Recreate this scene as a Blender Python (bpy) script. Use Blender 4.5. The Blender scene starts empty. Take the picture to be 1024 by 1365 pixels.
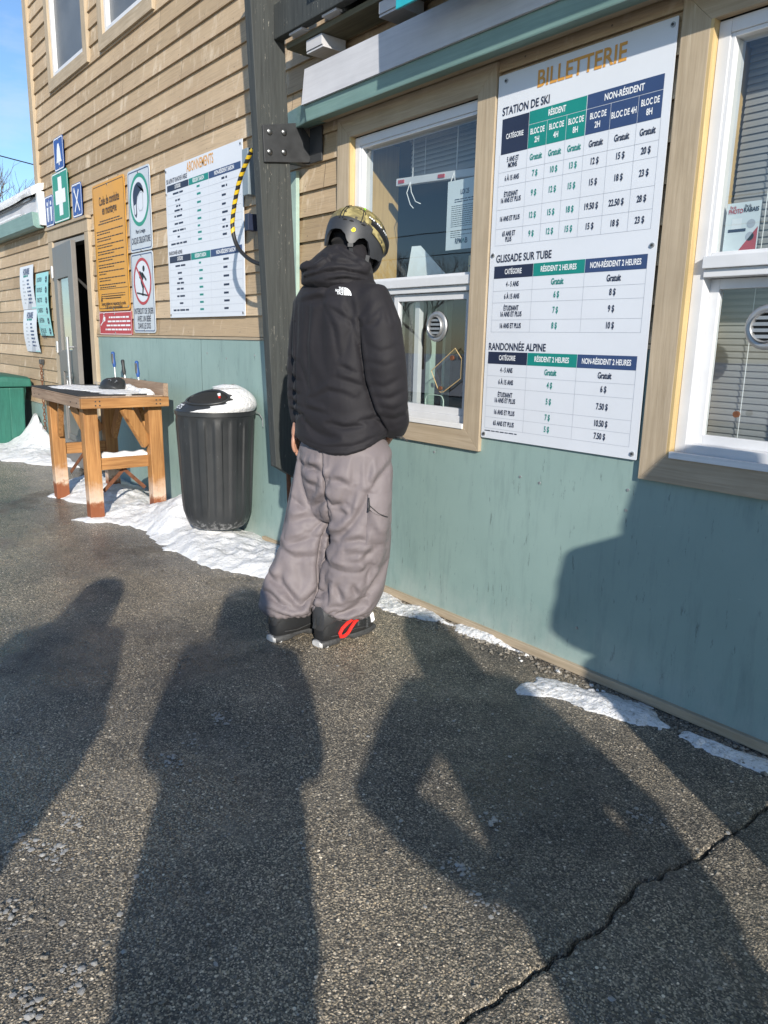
import bpy, bmesh, math, random
import numpy as np
from mathutils import Vector, Matrix

R = math.radians
random.seed(7)
RNG = np.random.default_rng(11)
sc = bpy.context.scene
COL = sc.collection

# ------------------------------------------------------------------ camera
cam_d = bpy.data.cameras.new('camera')
cam = bpy.data.objects.new('camera', cam_d)
COL.objects.link(cam)
cam_d.sensor_fit = 'VERTICAL'
cam_d.sensor_height = 36.0
cam_d.lens = 36.0 * 1003.5 / 1365.0
cam_d.clip_start = 0.02
cam_d.clip_end = 2000
_yaw, _pit, _rol = R(39.0627), R(12.654), R(1.3138)
_f = Vector((-math.cos(_yaw) * math.cos(_pit), math.sin(_yaw) * math.cos(_pit), -math.sin(_pit)))
_r0 = _f.cross(Vector((0, 0, 1))).normalized()
_u0 = _r0.cross(_f)
_r = _r0 * math.cos(_rol) + _u0 * math.sin(_rol)
_u = -_r0 * math.sin(_rol) + _u0 * math.cos(_rol)
cam.matrix_world = Matrix(((_r.x, _u.x, -_f.x, 0), (_r.y, _u.y, -_f.y, 0), (_r.z, _u.z, -_f.z, 1.35), (0, 0, 0, 1)))
sc.camera = cam

# ------------------------------------------------------------------ light
SUN_AZ, SUN_EL = R(28.5), R(22.0)          # sun stands toward (+cos az, -sin az)
world = bpy.data.worlds.new('World')
sc.world = world
world.use_nodes = True
wn = world.node_tree
bg = wn.nodes['Background']
sky = wn.nodes.new('ShaderNodeTexSky')
sky.sky_type = 'NISHITA'
sky.sun_disc = False
sky.sun_elevation = SUN_EL
sky.sun_rotation = R(90) + SUN_AZ
sky.air_density = 1.0
sky.dust_density = 0.1
sky.ozone_density = 4.5
# thin high cloud low over the horizon
tc = wn.nodes.new('ShaderNodeTexCoord')
mp = wn.nodes.new('ShaderNodeMapping')
mp.inputs['Scale'].default_value = (2.2, 2.2, 7.0)
nz = wn.nodes.new('ShaderNodeTexNoise')
nz.inputs['Scale'].default_value = 2.3
nz.inputs['Detail'].default_value = 7
nz.inputs['Roughness'].default_value = 0.6
cr = wn.nodes.new('ShaderNodeValToRGB')
cr.color_ramp.elements[0].position = 0.50
cr.color_ramp.elements[0].color = (0, 0, 0, 1)
cr.color_ramp.elements[1].position = 0.78
cr.color_ramp.elements[1].color = (0.38, 0.38, 0.38, 1)
mx = wn.nodes.new('ShaderNodeMixRGB')
mx.inputs['Color2'].default_value = (4.6, 4.9, 5.4, 1)
wn.links.new(tc.outputs['Generated'], mp.inputs['Vector'])
wn.links.new(mp.outputs['Vector'], nz.inputs['Vector'])
wn.links.new(nz.outputs['Fac'], cr.inputs['Fac'])
wn.links.new(cr.outputs['Color'], mx.inputs['Fac'])
wn.links.new(sky.outputs['Color'], mx.inputs['Color1'])
wn.links.new(mx.outputs['Color'], bg.inputs['Color'])
bg.inputs['Strength'].default_value = 0.13

sun_d = bpy.data.lights.new('sun', 'SUN')
sun_d.energy = 4.6
sun_d.angle = R(0.6)
sun_d.color = (1.0, 0.93, 0.82)
sun = bpy.data.objects.new('sun', sun_d)
COL.objects.link(sun)
_sd = Vector((-math.cos(SUN_AZ) * math.cos(SUN_EL), math.sin(SUN_AZ) * math.cos(SUN_EL), -math.sin(SUN_EL)))
sun.rotation_euler = _sd.to_track_quat('-Z', 'Y').to_euler()
sun.location = (20, -12, 12)

sc.view_settings.view_transform = 'Standard'
sc.view_settings.look = 'None'
sc.view_settings.gamma = 1.0
sc.view_settings.use_curve_mapping = False
sc.view_settings.exposure = 0.5

# ------------------------------------------------------------------ materials
def base_mat(name, rough=0.6, metal=0.0, spec=None):
    m = bpy.data.materials.new(name)
    m.use_nodes = True
    nt = m.node_tree
    b = nt.nodes['Principled BSDF']
    b.inputs['Roughness'].default_value = rough
    b.inputs['Metallic'].default_value = metal
    if spec is not None:
        b.inputs['Specular IOR Level'].default_value = spec
    return m, nt, b

def N(nt, typ, **kw):
    n = nt.nodes.new(typ)
    for k, v in kw.items():
        if k in n.inputs:
            n.inputs[k].default_value = v
        else:
            setattr(n, k, v)
    return n

def pos_node(nt, obj=False):
    if obj:
        return nt.nodes.new('ShaderNodeTexCoord').outputs['Object']
    return nt.nodes.new('ShaderNodeNewGeometry').outputs['Position']

def mapped(nt, src, scale=(1, 1, 1), rot=(0, 0, 0)):
    m = nt.nodes.new('ShaderNodeMapping')
    m.inputs['Scale'].default_value = scale
    m.inputs['Rotation'].default_value = rot
    nt.links.new(src, m.inputs['Vector'])
    return m.outputs['Vector']

def noise(nt, vec, scale=5, detail=4, rough=0.55, dist=0.0):
    n = N(nt, 'ShaderNodeTexNoise', Scale=scale, Detail=detail, Roughness=rough, Distortion=dist)
    nt.links.new(vec, n.inputs['Vector'])
    return n.outputs['Fac']

def ramp(nt, fac, stops):
    r = nt.nodes.new('ShaderNodeValToRGB')
    cr = r.color_ramp
    while len(cr.elements) < len(stops):
        cr.elements.new(0.5)
    for e, (p, c) in zip(cr.elements, stops):
        e.position = p
        e.color = (c[0], c[1], c[2], 1) if isinstance(c, (tuple, list)) else (c, c, c, 1)
    nt.links.new(fac, r.inputs['Fac'])
    return r.outputs['Color']

def mix(nt, fac, a, b, mode='MIX'):
    m = nt.nodes.new('ShaderNodeMixRGB')
    m.blend_type = mode
    for s, v in (('Fac', fac), ('Color1', a), ('Color2', b)):
        if isinstance(v, (int, float)):
            m.inputs[s].default_value = v if s == 'Fac' else (v, v, v, 1)
        elif isinstance(v, (tuple, list)):
            m.inputs[s].default_value = (v[0], v[1], v[2], 1)
        else:
            nt.links.new(v, m.inputs[s])
    return m.outputs['Color']

def math_n(nt, op, a, b=0.0):
    m = nt.nodes.new('ShaderNodeMath')
    m.operation = op
    for i, v in enumerate((a, b)):
        if isinstance(v, (int, float)):
            m.inputs[i].default_value = v
        else:
            nt.links.new(v, m.inputs[i])
    return m.outputs[0]

def bump(nt, b, h, strength=0.3, dist=0.01):
    n = N(nt, 'ShaderNodeBump', Strength=strength, Distance=dist)
    nt.links.new(h, n.inputs['Height'])
    nt.links.new(n.outputs['Normal'], b.inputs['Normal'])
    return n

def m_plain(name, col, rough=0.6, metal=0.0, var=0.15, scale=9, bmp=0.05, obj=False, spec=None):
    m, nt, b = base_mat(name, rough, metal, spec)
    p = pos_node(nt, obj)
    n = noise(nt, p, scale, 6, 0.65)
    lo = tuple(c * (1 - var) for c in col)
    hi = tuple(min(1, c * (1 + var)) for c in col)
    nt.links.new(ramp(nt, n, [(0.3, lo), (0.7, hi)]), b.inputs['Base Color'])
    r = nt.nodes.new('ShaderNodeMapRange')
    r.inputs['To Min'].default_value = max(0.02, rough - 0.1)
    r.inputs['To Max'].default_value = min(1, rough + 0.1)
    nt.links.new(n, r.inputs['Value'])
    nt.links.new(r.outputs[0], b.inputs['Roughness'])
    if bmp:
        bump(nt, b, noise(nt, p, scale * 14, 3), bmp, 0.004)
    return m

def m_siding():
    m, nt, b = base_mat('stained_siding', 0.68)
    p = pos_node(nt)
    sx = nt.nodes.new('ShaderNodeSeparateXYZ')
    nt.links.new(p, sx.inputs[0])
    bd = math_n(nt, 'FLOOR', math_n(nt, 'DIVIDE', math_n(nt, 'SUBTRACT', sx.outputs['Z'], 1.37), 0.1355))
    seg = math_n(nt, 'FLOOR', math_n(nt, 'ADD', math_n(nt, 'MULTIPLY', sx.outputs['X'], 0.33), math_n(nt, 'MULTIPLY', bd, 0.37)))
    cb = nt.nodes.new('ShaderNodeCombineXYZ')
    nt.links.new(bd, cb.inputs[0])
    nt.links.new(seg, cb.inputs[1])
    wnz = nt.nodes.new('ShaderNodeTexWhiteNoise')
    nt.links.new(cb.outputs[0], wnz.inputs['Vector'])
    off = nt.nodes.new('ShaderNodeVectorMath')
    off.operation = 'MULTIPLY_ADD'
    off.inputs[1].default_value = (9, 9, 9)
    nt.links.new(wnz.outputs['Color'], off.inputs[0])
    nt.links.new(p, off.inputs[2])
    q = off.outputs[0]
    tone = ramp(nt, wnz.outputs['Value'], [(0, (0.34, 0.25, 0.15)), (0.5, (0.45, 0.335, 0.212)), (1, (0.56, 0.43, 0.285))])
    grain = noise(nt, mapped(nt, q, (1.2, 1, 60)), 3.2, 8, 0.65, 0.6)
    c = mix(nt, 0.75, tone, ramp(nt, grain, [(0.3, 0.58), (0.5, 1.0), (0.75, 1.18)]), 'MULTIPLY')
    wear = noise(nt, mapped(nt, q, (7.5, 1, 3.2)), 1.6, 5, 0.6, 0.4)
    c = mix(nt, ramp(nt, wear, [(0.56, 0.0), (0.68, 0.65)]), c, (0.66, 0.55, 0.41))
    damp = noise(nt, mapped(nt, p, (0.9, 1, 1.4)), 1.4, 4)
    c = mix(nt, ramp(nt, damp, [(0.4, 0.0), (0.72, 0.42)]), c, (0.29, 0.205, 0.125))
    knot = N(nt, 'ShaderNodeTexVoronoi', Scale=2.6, Randomness=1.0)
    nt.links.new(mapped(nt, q, (1, 1, 2.4)), knot.inputs['Vector'])
    c = mix(nt, ramp(nt, knot.outputs['Distance'], [(0.02, 0.75), (0.055, 0.0)]), c, (0.10, 0.06, 0.03))
    fx = math_n(nt, 'FRACT', math_n(nt, 'ADD', math_n(nt, 'MULTIPLY', sx.outputs['X'], 0.33), math_n(nt, 'MULTIPLY', bd, 0.37)))
    c = mix(nt, math_n(nt, 'LESS_THAN', fx, 0.0013), c, (0.05, 0.035, 0.02))
    nx = math_n(nt, 'SUBTRACT', math_n(nt, 'FRACT', math_n(nt, 'ADD', math_n(nt, 'MULTIPLY', sx.outputs['X'], 2.46), math_n(nt, 'MULTIPLY', wnz.outputs['Value'], 0.12))), 0.5)
    fz = math_n(nt, 'FRACT', math_n(nt, 'DIVIDE', math_n(nt, 'SUBTRACT', sx.outputs['Z'], 1.37), 0.1355))
    nzd = math_n(nt, 'MULTIPLY', math_n(nt, 'SUBTRACT', fz, 0.22), 0.333)
    dist = math_n(nt, 'ADD', math_n(nt, 'MULTIPLY', nx, nx), math_n(nt, 'MULTIPLY', nzd, nzd))
    c = mix(nt, math_n(nt, 'MULTIPLY', math_n(nt, 'LESS_THAN', dist, 0.00012), 0.75), c, (0.09, 0.075, 0.06))
    nt.links.new(c, b.inputs['Base Color'])
    bump(nt, b, grain, 0.30, 0.005)
    return m

def m_wood(name, c0, c1, axis='x', rough=0.65, wear=None, grainscale=1.0, bmp=0.25):
    m, nt, b = base_mat(name, rough)
    p = pos_node(nt)
    s = {'x': (1.2, 26, 26), 'y': (26, 1.2, 26), 'z': (26, 26, 1.2)}[axis]
    s = tuple(v * grainscale for v in s)
    g = noise(nt, mapped(nt, p, s), 2.4, 7, 0.62, 0.8)
    big = noise(nt, mapped(nt, p, (2, 2, 2)), 2.0, 4)
    c = ramp(nt, g, [(0.28, c0), (0.68, c1)])
    c = mix(nt, 0.5, c, ramp(nt, big, [(0.3, 0.75), (0.7, 1.1)]), 'MULTIPLY')
    if wear:
        w = noise(nt, mapped(nt, p, tuple(v * 0.35 for v in s)), 3.2, 6, 0.7)
        c = mix(nt, ramp(nt, w, [(wear[1], 0.0), (wear[1] + 0.07, 1.0)]), c, wear[0])
    nt.links.new(c, b.inputs['Base Color'])
    bump(nt, b, g, bmp, 0.004)
    return m

def m_panel():
    m, nt, b = base_mat('teal_painted_panel', 0.52)
    p = pos_node(nt)
    big = noise(nt, p, 1.1, 5, 0.6)
    c = ramp(nt, big, [(0.3, (0.200, 0.295, 0.278)), (0.7, (0.268, 0.375, 0.352))])
    st = noise(nt, mapped(nt, p, (11, 11, 1.6)), 2.0, 6, 0.7)
    c = mix(nt, ramp(nt, st, [(0.50, 0.0), (0.76, 0.45)]), c, (0.125, 0.185, 0.18))
    sc_ = noise(nt, mapped(nt, p, (26, 26, 5), (0, 0.5, 0)), 1.6, 7, 0.75)
    c = mix(nt, ramp(nt, sc_, [(0.61, 0.0), (0.66, 0.6)]), c, (0.07, 0.10, 0.10))
    sc2 = noise(nt, mapped(nt, p, (9, 9, 30), (0, 0.9, 0)), 1.9, 6, 0.8)
    c = mix(nt, ramp(nt, sc2, [(0.65, 0.0), (0.70, 0.5)]), c, (0.42, 0.52, 0.48))
    sep = nt.nodes.new('ShaderNodeSeparateXYZ')
    nt.links.new(p, sep.inputs[0])
    salt = math_n(nt, 'MULTIPLY', noise(nt, mapped(nt, p, (5, 5, 3)), 2.0, 6, 0.7), ramp(nt, sep.outputs['Z'], [(0.02, 1.0), (0.42, 0.0)]))
    c = mix(nt, ramp(nt, salt, [(0.25, 0.0), (0.7, 0.45)]), c, (0.46, 0.50, 0.47))
    nt.links.new(c, b.inputs['Base Color'])
    bump(nt, b, noise(nt, mapped(nt, p, (30, 30, 8)), 3, 4), 0.06, 0.004)
    return m

def m_asphalt():
    m, nt, b = base_mat('asphalt', 0.7)
    p = pos_node(nt)
    v = N(nt, 'ShaderNodeTexVoronoi', Scale=135.0, Randomness=1.0)
    nt.links.new(p, v.inputs['Vector'])
    v2 = N(nt, 'ShaderNodeTexVoronoi', Scale=260.0, Randomness=1.0)
    nt.links.new(p, v2.inputs['Vector'])
    sep = nt.nodes.new('ShaderNodeSeparateColor')
    nt.links.new(v.outputs['Color'], sep.inputs[0])
    stone = ramp(nt, sep.outputs[0], [(0.0, (0.035, 0.035, 0.036)), (0.40, (0.070, 0.068, 0.064)), (0.66, (0.14, 0.13, 0.112)), (0.86, (0.26, 0.235, 0.195)), (1.0, (0.48, 0.44, 0.38))])
    sep2 = nt.nodes.new('ShaderNodeSeparateColor')
    nt.links.new(v2.outputs['Color'], sep2.inputs[0])
    fine = ramp(nt, sep2.outputs[0], [(0.0, (0.024, 0.024, 0.025)), (0.6, (0.080, 0.076, 0.069)), (1.0, (0.30, 0.275, 0.235))])
    c = mix(nt, ramp(nt, v.outputs['Distance'], [(0.30, 0.0), (0.42, 1.0)]), stone, fine)
    v3 = N(nt, 'ShaderNodeTexVoronoi', Scale=75.0, Randomness=1.0)
    nt.links.new(p, v3.inputs['Vector'])
    sep3 = nt.nodes.new('ShaderNodeSeparateColor')
    nt.links.new(v3.outputs['Color'], sep3.inputs[0])
    coarse = math_n(nt, 'MULTIPLY', ramp(nt, v3.outputs['Distance'], [(0.26, 1.0), (0.36, 0.0)]), ramp(nt, sep3.outputs[1], [(0.70, 0.0), (0.72, 1.0)]))
    ccol = ramp(nt, sep3.outputs[0], [(0.0, (0.10, 0.095, 0.09)), (0.5, (0.26, 0.225, 0.17)), (0.8, (0.33, 0.31, 0.28)), (1.0, (0.58, 0.55, 0.50))])
    c = mix(nt, coarse, c, ccol)
    big = noise(nt, p, 0.85, 6, 0.62)
    c = mix(nt, 1.0, c, ramp(nt, big, [(0.36, (0.70, 0.69, 0.69)), (0.50, (1.48, 1.38, 1.22)), (0.64, (2.20, 1.98, 1.66))]), 'MULTIPLY')
    mid = noise(nt, p, 5.0, 7, 0.72)
    c = mix(nt, ramp(nt, mid, [(0.52, 0.0), (0.74, 0.55)]), c, (0.19, 0.168, 0.138))
    dk = noise(nt, mapped(nt, p, (1, 1, 1), (0, 0, 0.6)), 3.4, 7, 0.72)
    c = mix(nt, ramp(nt, dk, [(0.55, 0.0), (0.74, 0.6)]), c, (0.030, 0.029, 0.030))
    dust = noise(nt, mapped(nt, p, (1, 1.6, 1)), 2.0, 8, 0.75)
    c = mix(nt, ramp(nt, dust, [(0.56, 0.0), (0.76, 0.35)]), c, (0.30, 0.28, 0.25))
    nt.links.new(c, b.inputs['Base Color'])
    wet = noise(nt, p, 1.3, 5, 0.65)
    sepp = nt.nodes.new('ShaderNodeSeparateXYZ')
    nt.links.new(p, sepp.inputs[0])
    damp = ramp(nt, math_n(nt, 'ADD', math_n(nt, 'MULTIPLY', sepp.outputs['X'], -0.16), math_n(nt, 'MULTIPLY', sepp.outputs['Y'], -0.22)), [(0.10, 0.0), (0.55, 0.13)])
    wet = math_n(nt, 'SUBTRACT', wet, damp)
    rr = ramp(nt, wet, [(0.42, 0.24), (0.58, 0.74)])
    nt.links.new(rr, b.inputs['Roughness'])
    h = math_n(nt, 'SUBTRACT', 1.0, v.outputs['Distance'])
    h2 = math_n(nt, 'MULTIPLY', math_n(nt, 'SUBTRACT', 1.0, v2.outputs['Distance']), 0.5)
    hh = math_n(nt, 'ADD', math_n(nt, 'MULTIPLY', math_n(nt, 'ADD', h, h2), math_n(nt, 'ADD', sep.outputs[1], 0.35)), math_n(nt, 'MULTIPLY', noise(nt, p, 28, 5), 1.5))
    bump(nt, b, hh, 0.75, 0.006)
    return m

def m_snow(name='snow', grit=0.0):
    m, nt, b = base_mat(name, 0.6)
    p = pos_node(nt)
    d = noise(nt, p, 3.2, 6, 0.65)
    c = ramp(nt, d, [(0.35, (0.74, 0.75, 0.77)), (0.66, (0.66, 0.665, 0.67))])
    d2 = noise(nt, p, 1.7, 6, 0.7)
    c = mix(nt, ramp(nt, d2, [(0.58, 0.0), (0.72, 0.55)]), c, (0.52, 0.43, 0.33))
    g = noise(nt, p, 60, 3, 0.7)
    c = mix(nt, ramp(nt, g, [(0.62 - grit, 0.0), (0.70 - grit * 0.6, 0.65)]), c, (0.26, 0.23, 0.19))
    nt.links.new(c, b.inputs['Base Color'])
    b.inputs['Subsurface Weight'].default_value = 0.15
    b.inputs['Subsurface Radius'].default_value = (0.02, 0.02, 0.025)
    b.inputs['Subsurface Scale'].default_value = 0.5
    bump(nt, b, math_n(nt, 'ADD', noise(nt, p, 90, 4, 0.7), math_n(nt, 'MULTIPLY', noise(nt, p, 16, 4, 0.6), 3.0)), 0.6, 0.012)
    return m

def m_fabric(name, col, rough, sheen=0.3, weave=900, bmp=0.08, var=0.12, crease=0.0, spec=0.22):
    m, nt, b = base_mat(name, rough)
    p = pos_node(nt, True)
    n = noise(nt, p, 7, 5, 0.6)
    c = ramp(nt, n, [(0.3, tuple(v * (1 - var) for v in col)), (0.7, tuple(v * (1 + var) for v in col))])
    nt.links.new(c, b.inputs['Base Color'])
    b.inputs['Sheen Weight'].default_value = sheen
    b.inputs['Specular IOR Level'].default_value = spec
    b.inputs['Sheen Roughness'].default_value = 0.5
    h = math_n(nt, 'ADD', noise(nt, p, weave, 1), math_n(nt, 'MULTIPLY', noise(nt, mapped(nt, p, (14, 14, 32)), 2.2, 3, 0.5, 0.7), 2.6))
    bn = bump(nt, b, h, bmp, 0.006)
    if crease:
        hs = None
        for sc_, rot, st, w_ in ((3.6, (0.3, 0.5, 0.2), (1, 1, 1.9), 1.0), (6.0, (0.1, -0.7, 0.9), (1.9, 1, 1), 0.45)):
            nn = noise(nt, mapped(nt, p, st, rot), sc_, 2, 0.4, 0.8)
            rdg = math_n(nt, 'MULTIPLY', math_n(nt, 'POWER', math_n(nt, 'ABSOLUTE', math_n(nt, 'SUBTRACT', nn, 0.5)), 0.85), w_)
            hs = rdg if hs is None else math_n(nt, 'ADD', hs, rdg)
        b2 = N(nt, 'ShaderNodeBump', Strength=1.0, Distance=crease)
        nt.links.new(hs, b2.inputs['Height'])
        nt.links.new(b2.outputs['Normal'], bn.inputs['Normal'])
    return m

def m_glass(name, tint=(0.86, 0.90, 0.90), ior=2.15):
    m = bpy.data.materials.new(name)
    m.use_nodes = True
    nt = m.node_tree
    nt.nodes.clear()
    out = nt.nodes.new('ShaderNodeOutputMaterial')
    tr = N(nt, 'ShaderNodeBsdfTransparent', Color=(*tint, 1))
    gl = N(nt, 'ShaderNodeBsdfGlossy', Roughness=0.012)
    lw = N(nt, 'ShaderNodeLayerWeight', Blend=0.5)
    f0 = ((ior - 1) / (ior + 1)) ** 2
    fr_o = math_n(nt, 'ADD', f0, math_n(nt, 'MULTIPLY', 1 - f0, math_n(nt, 'POWER', lw.outputs['Facing'], 4.0)))
    mxs = nt.nodes.new('ShaderNodeMixShader')
    nt.links.new(fr_o, mxs.inputs[0])
    nt.links.new(tr.outputs[0], mxs.inputs[1])
    nt.links.new(gl.outputs[0], mxs.inputs[2])
    bp = N(nt, 'ShaderNodeBump', Strength=0.02, Distance=0.01)
    nt.links.new(noise(nt, pos_node(nt), 2.2, 2), bp.inputs['Height'])
    nt.links.new(bp.outputs['Normal'], gl.inputs['Normal'])
    nt.links.new(mxs.outputs[0], out.inputs[0])
    return m

def m_camo():
    m, nt, b = base_mat('camo_print', 0.38)
    p = pos_node(nt, True)
    n1 = noise(nt, mapped(nt, p, (1, 1, 1.6)), 17, 3, 0.55, 1.2)
    n2 = noise(nt, mapped(nt, p, (1.3, 1, 1), (0.4, 0.2, 0)), 24, 3, 0.55, 1.0)
    c = ramp(nt, n1, [(0.40, (0.36, 0.30, 0.13)), (0.47, (0.25, 0.21, 0.09)), (0.55, (0.16, 0.135, 0.06))])
    c = mix(nt, ramp(nt, n2, [(0.56, 0.0), (0.60, 1.0)]), c, (0.04, 0.036, 0.025))
    nt.links.new(c, b.inputs['Base Color'])
    return m

def m_post():
    m, nt, b = base_mat('weathered_black_paint', 0.7)
    p = pos_node(nt)
    g = noise(nt, mapped(nt, p, (30, 30, 1.6)), 2.2, 7, 0.65)
    c = ramp(nt, g, [(0.3, (0.026, 0.029, 0.029)), (0.7, (0.056, 0.062, 0.060))])
    fl = noise(nt, mapped(nt, p, (60, 60, 12)), 1.8, 6, 0.75)
    rg = noise(nt, mapped(nt, p, (5, 5, 1.2)), 2.0, 4, 0.6)
    k = math_n(nt, 'MULTIPLY', ramp(nt, fl, [(0.62, 0.0), (0.66, 1.0)]), ramp(nt, rg, [(0.46, 0.0), (0.56, 1.0)]))
    c = mix(nt, k, c, (0.30, 0.29, 0.25))
    k2 = math_n(nt, 'MULTIPLY', ramp(nt, noise(nt, mapped(nt, p, (50, 50, 6)), 3.1, 5, 0.7), [(0.70, 0.0), (0.74, 1.0)]), 1.0)
    c = mix(nt, k2, c, (0.30, 0.20, 0.09))
    nt.links.new(c, b.inputs['Base Color'])
    bump(nt, b, g, 0.3, 0.004)
    return m

def m_hdpe():
    m, nt, b = base_mat('black_bin_plastic', 0.42)
    p = pos_node(nt)
    n = noise(nt, p, 4, 5)
    c = ramp(nt, n, [(0.3, (0.020, 0.022, 0.024)), (0.7, (0.035, 0.037, 0.039))])
    s = noise(nt, mapped(nt, p, (9, 9, 3.5)), 2.6, 7, 0.75)
    sepz = nt.nodes.new('ShaderNodeSeparateXYZ')
    nt.links.new(p, sepz.inputs[0])
    c = mix(nt, ramp(nt, s, [(0.66, 0.0), (0.74, 0.7)]), c, (0.26, 0.27, 0.28))
    low = math_n(nt, 'MULTIPLY', noise(nt, p, 40, 5, 0.7), ramp(nt, sepz.outputs['Z'], [(0.12, 1.0), (0.34, 0.0)]))
    c = mix(nt, ramp(nt, low, [(0.42, 0.0), (0.6, 0.7)]), c, (0.34, 0.34, 0.34))
    nt.links.new(c, b.inputs['Base Color'])
    bump(nt, b, noise(nt, p, 120, 3), 0.08, 0.003)
    return m

def m_table(name, axis):
    m, nt, b = base_mat(name, 0.6)
    p = pos_node(nt)
    s = {'x': (1.2, 24, 24), 'y': (24, 1.2, 24), 'z': (24, 24, 1.2)}[axis]
    g = noise(nt, mapped(nt, p, s), 2.6, 7, 0.6, 0.7)
    c = ramp(nt, g, [(0.28, (0.22, 0.095, 0.028)), (0.52, (0.38, 0.185, 0.062)), (0.74, (0.47, 0.25, 0.095))])
    big = noise(nt, p, 3, 4)
    c = mix(nt, 0.7, c, ramp(nt, big, [(0.3, 0.68), (0.7, 1.12)]), 'MULTIPLY')
    kn = N(nt, 'ShaderNodeTexVoronoi', Scale=3.6, Randomness=1.0)
    nt.links.new(p, kn.inputs['Vector'])
    c = mix(nt, ramp(nt, kn.outputs['Distance'], [(0.035, 0.85), (0.09, 0.0)]), c, (0.12, 0.045, 0.015))
    if axis == 'z':
        sep = nt.nodes.new('ShaderNodeSeparateXYZ')
        nt.links.new(p, sep.inputs[0])
        zz = math_n(nt, 'ADD', sep.outputs['Z'], math_n(nt, 'MULTIPLY', math_n(nt, 'SUBTRACT', noise(nt, p, 14, 5, 0.7), 0.5), 0.22))
        frost = ramp(nt, zz, [(0.10, 0.0), (0.15, 0.55), (0.22, 0.35), (0.30, 0.0)])
        c = mix(nt, frost, c, (0.72, 0.62, 0.54))
        wetz = ramp(nt, zz, [(0.10, 0.9), (0.15, 0.0)])
        c = mix(nt, wetz, c, (0.20, 0.055, 0.02))
    nt.links.new(c, b.inputs['Base Color'])
    bump(nt, b, g, 0.22, 0.004)
    return m

M = {}
M['siding'] = m_siding()
M['panel'] = m_panel()
M['trim'] = m_wood('rough_sawn_trim', (0.33, 0.26, 0.175), (0.46, 0.375, 0.27), 'z', 0.75, ((0.48, 0.41, 0.31), 0.63))
M['trim_h'] = m_wood('rough_sawn_trim_level', (0.33, 0.26, 0.175), (0.46, 0.375, 0.27), 'x', 0.75, ((0.48, 0.41, 0.31), 0.63))
M['stop'] = m_wood('yellow_pine', (0.44, 0.31, 0.14), (0.58, 0.44, 0.22), 'z', 0.6)
M['white'] = m_plain('white_vinyl', (0.62, 0.63, 0.65), 0.35, var=0.05, bmp=0.02)
M['worn_white'] = m_wood('flaking_white_paint', (0.66, 0.66, 0.66), (0.78, 0.78, 0.78), 'x', 0.6, ((0.42, 0.33, 0.22), 0.66))
M['fascia'] = m_wood('white_fascia_paint', (0.47, 0.47, 0.49), (0.55, 0.55, 0.57), 'x', 0.5, ((0.30, 0.17, 0.10), 0.70), bmp=0.05)
M['teal_flash'] = m_wood('teal_flashing_paint', (0.135, 0.235, 0.215), (0.19, 0.30, 0.275), 'x', 0.45, ((0.36, 0.40, 0.34), 0.70), bmp=0.05)
M['teal_light'] = m_plain('pale_teal_paint', (0.33, 0.45, 0.40), 0.55)
M['post'] = m_post()
M['steel'] = m_plain('black_steel', (0.035, 0.037, 0.040), 0.5, 0.0, var=0.25, scale=14)
M['bolt'] = m_plain('bolt_steel', (0.16, 0.165, 0.17), 0.4, 0.9)
M['rust'] = m_plain('rusty_steel', (0.15, 0.06, 0.03), 0.85, 0.2, var=0.4, scale=30, bmp=0.3)
M['galv'] = m_plain('galvanised_steel', (0.42, 0.43, 0.44), 0.45, 0.7)
M['asphalt'] = m_asphalt()
M['snow'] = m_snow()
M['gritty_snow'] = m_snow('gritty_snow', 0.10)
M['glass'] = m_glass('window_glass')
M['acrylic'] = m_glass('clear_acrylic', (0.80, 0.84, 0.80), 1.7)
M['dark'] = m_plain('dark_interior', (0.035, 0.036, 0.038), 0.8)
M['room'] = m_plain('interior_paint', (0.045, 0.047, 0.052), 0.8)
M['room_teal'] = m_plain('interior_green_paint', (0.22, 0.29, 0.27), 0.6)
M['screen'] = m_plain('insect_screen', (0.10, 0.112, 0.125), 0.4, var=0.3, scale=2.2)
M['ply'] = m_wood('interior_plywood', (0.42, 0.27, 0.10), (0.54, 0.37, 0.15), 'z', 0.6)
M['sign_white'] = m_plain('sign_white', (0.63, 0.66, 0.71), 0.42, var=0.03, scale=3, bmp=0.01)
M['ink_navy'] = m_plain('ink_navy', (0.016, 0.024, 0.055), 0.5, var=0.1, bmp=0)
M['ink_blue'] = m_plain('ink_indigo', (0.030, 0.060, 0.155), 0.5, var=0.08, bmp=0)
M['ink_teal'] = m_plain('ink_teal', (0.005, 0.215, 0.185), 0.5, var=0.06, bmp=0)
M['ink_orange'] = m_plain('ink_orange', (0.62, 0.30, 0.055), 0.5, var=0.05, bmp=0)
M['ink_white'] = m_plain('ink_white', (0.76, 0.78, 0.80), 0.5, var=0.03, bmp=0)
M['ink_line'] = m_plain('ink_rule', (0.42, 0.45, 0.50), 0.5, var=0.03, bmp=0)
M['ink_black'] = m_plain('ink_black', (0.012, 0.012, 0.014), 0.5, var=0.1, bmp=0)
M['ink_red'] = m_plain('ink_red', (0.42, 0.035, 0.045), 0.45, var=0.08, bmp=0)
M['sign_yellow'] = m_plain('sign_yellow', (0.62, 0.29, 0.022), 0.42, var=0.07, scale=5, bmp=0.01)
M['sign_blue'] = m_plain('sign_blue', (0.014, 0.060, 0.27), 0.4, var=0.1, bmp=0)
M['sign_green'] = m_plain('sign_green', (0.010, 0.245, 0.155), 0.4, var=0.08, bmp=0)
M['sign_grey'] = m_plain('sign_grey', (0.50, 0.54, 0.58), 0.4, var=0.06, bmp=0)
M['sign_aqua'] = m_plain('sign_aqua', (0.30, 0.60, 0.60), 0.45, var=0.05, bmp=0)
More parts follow.
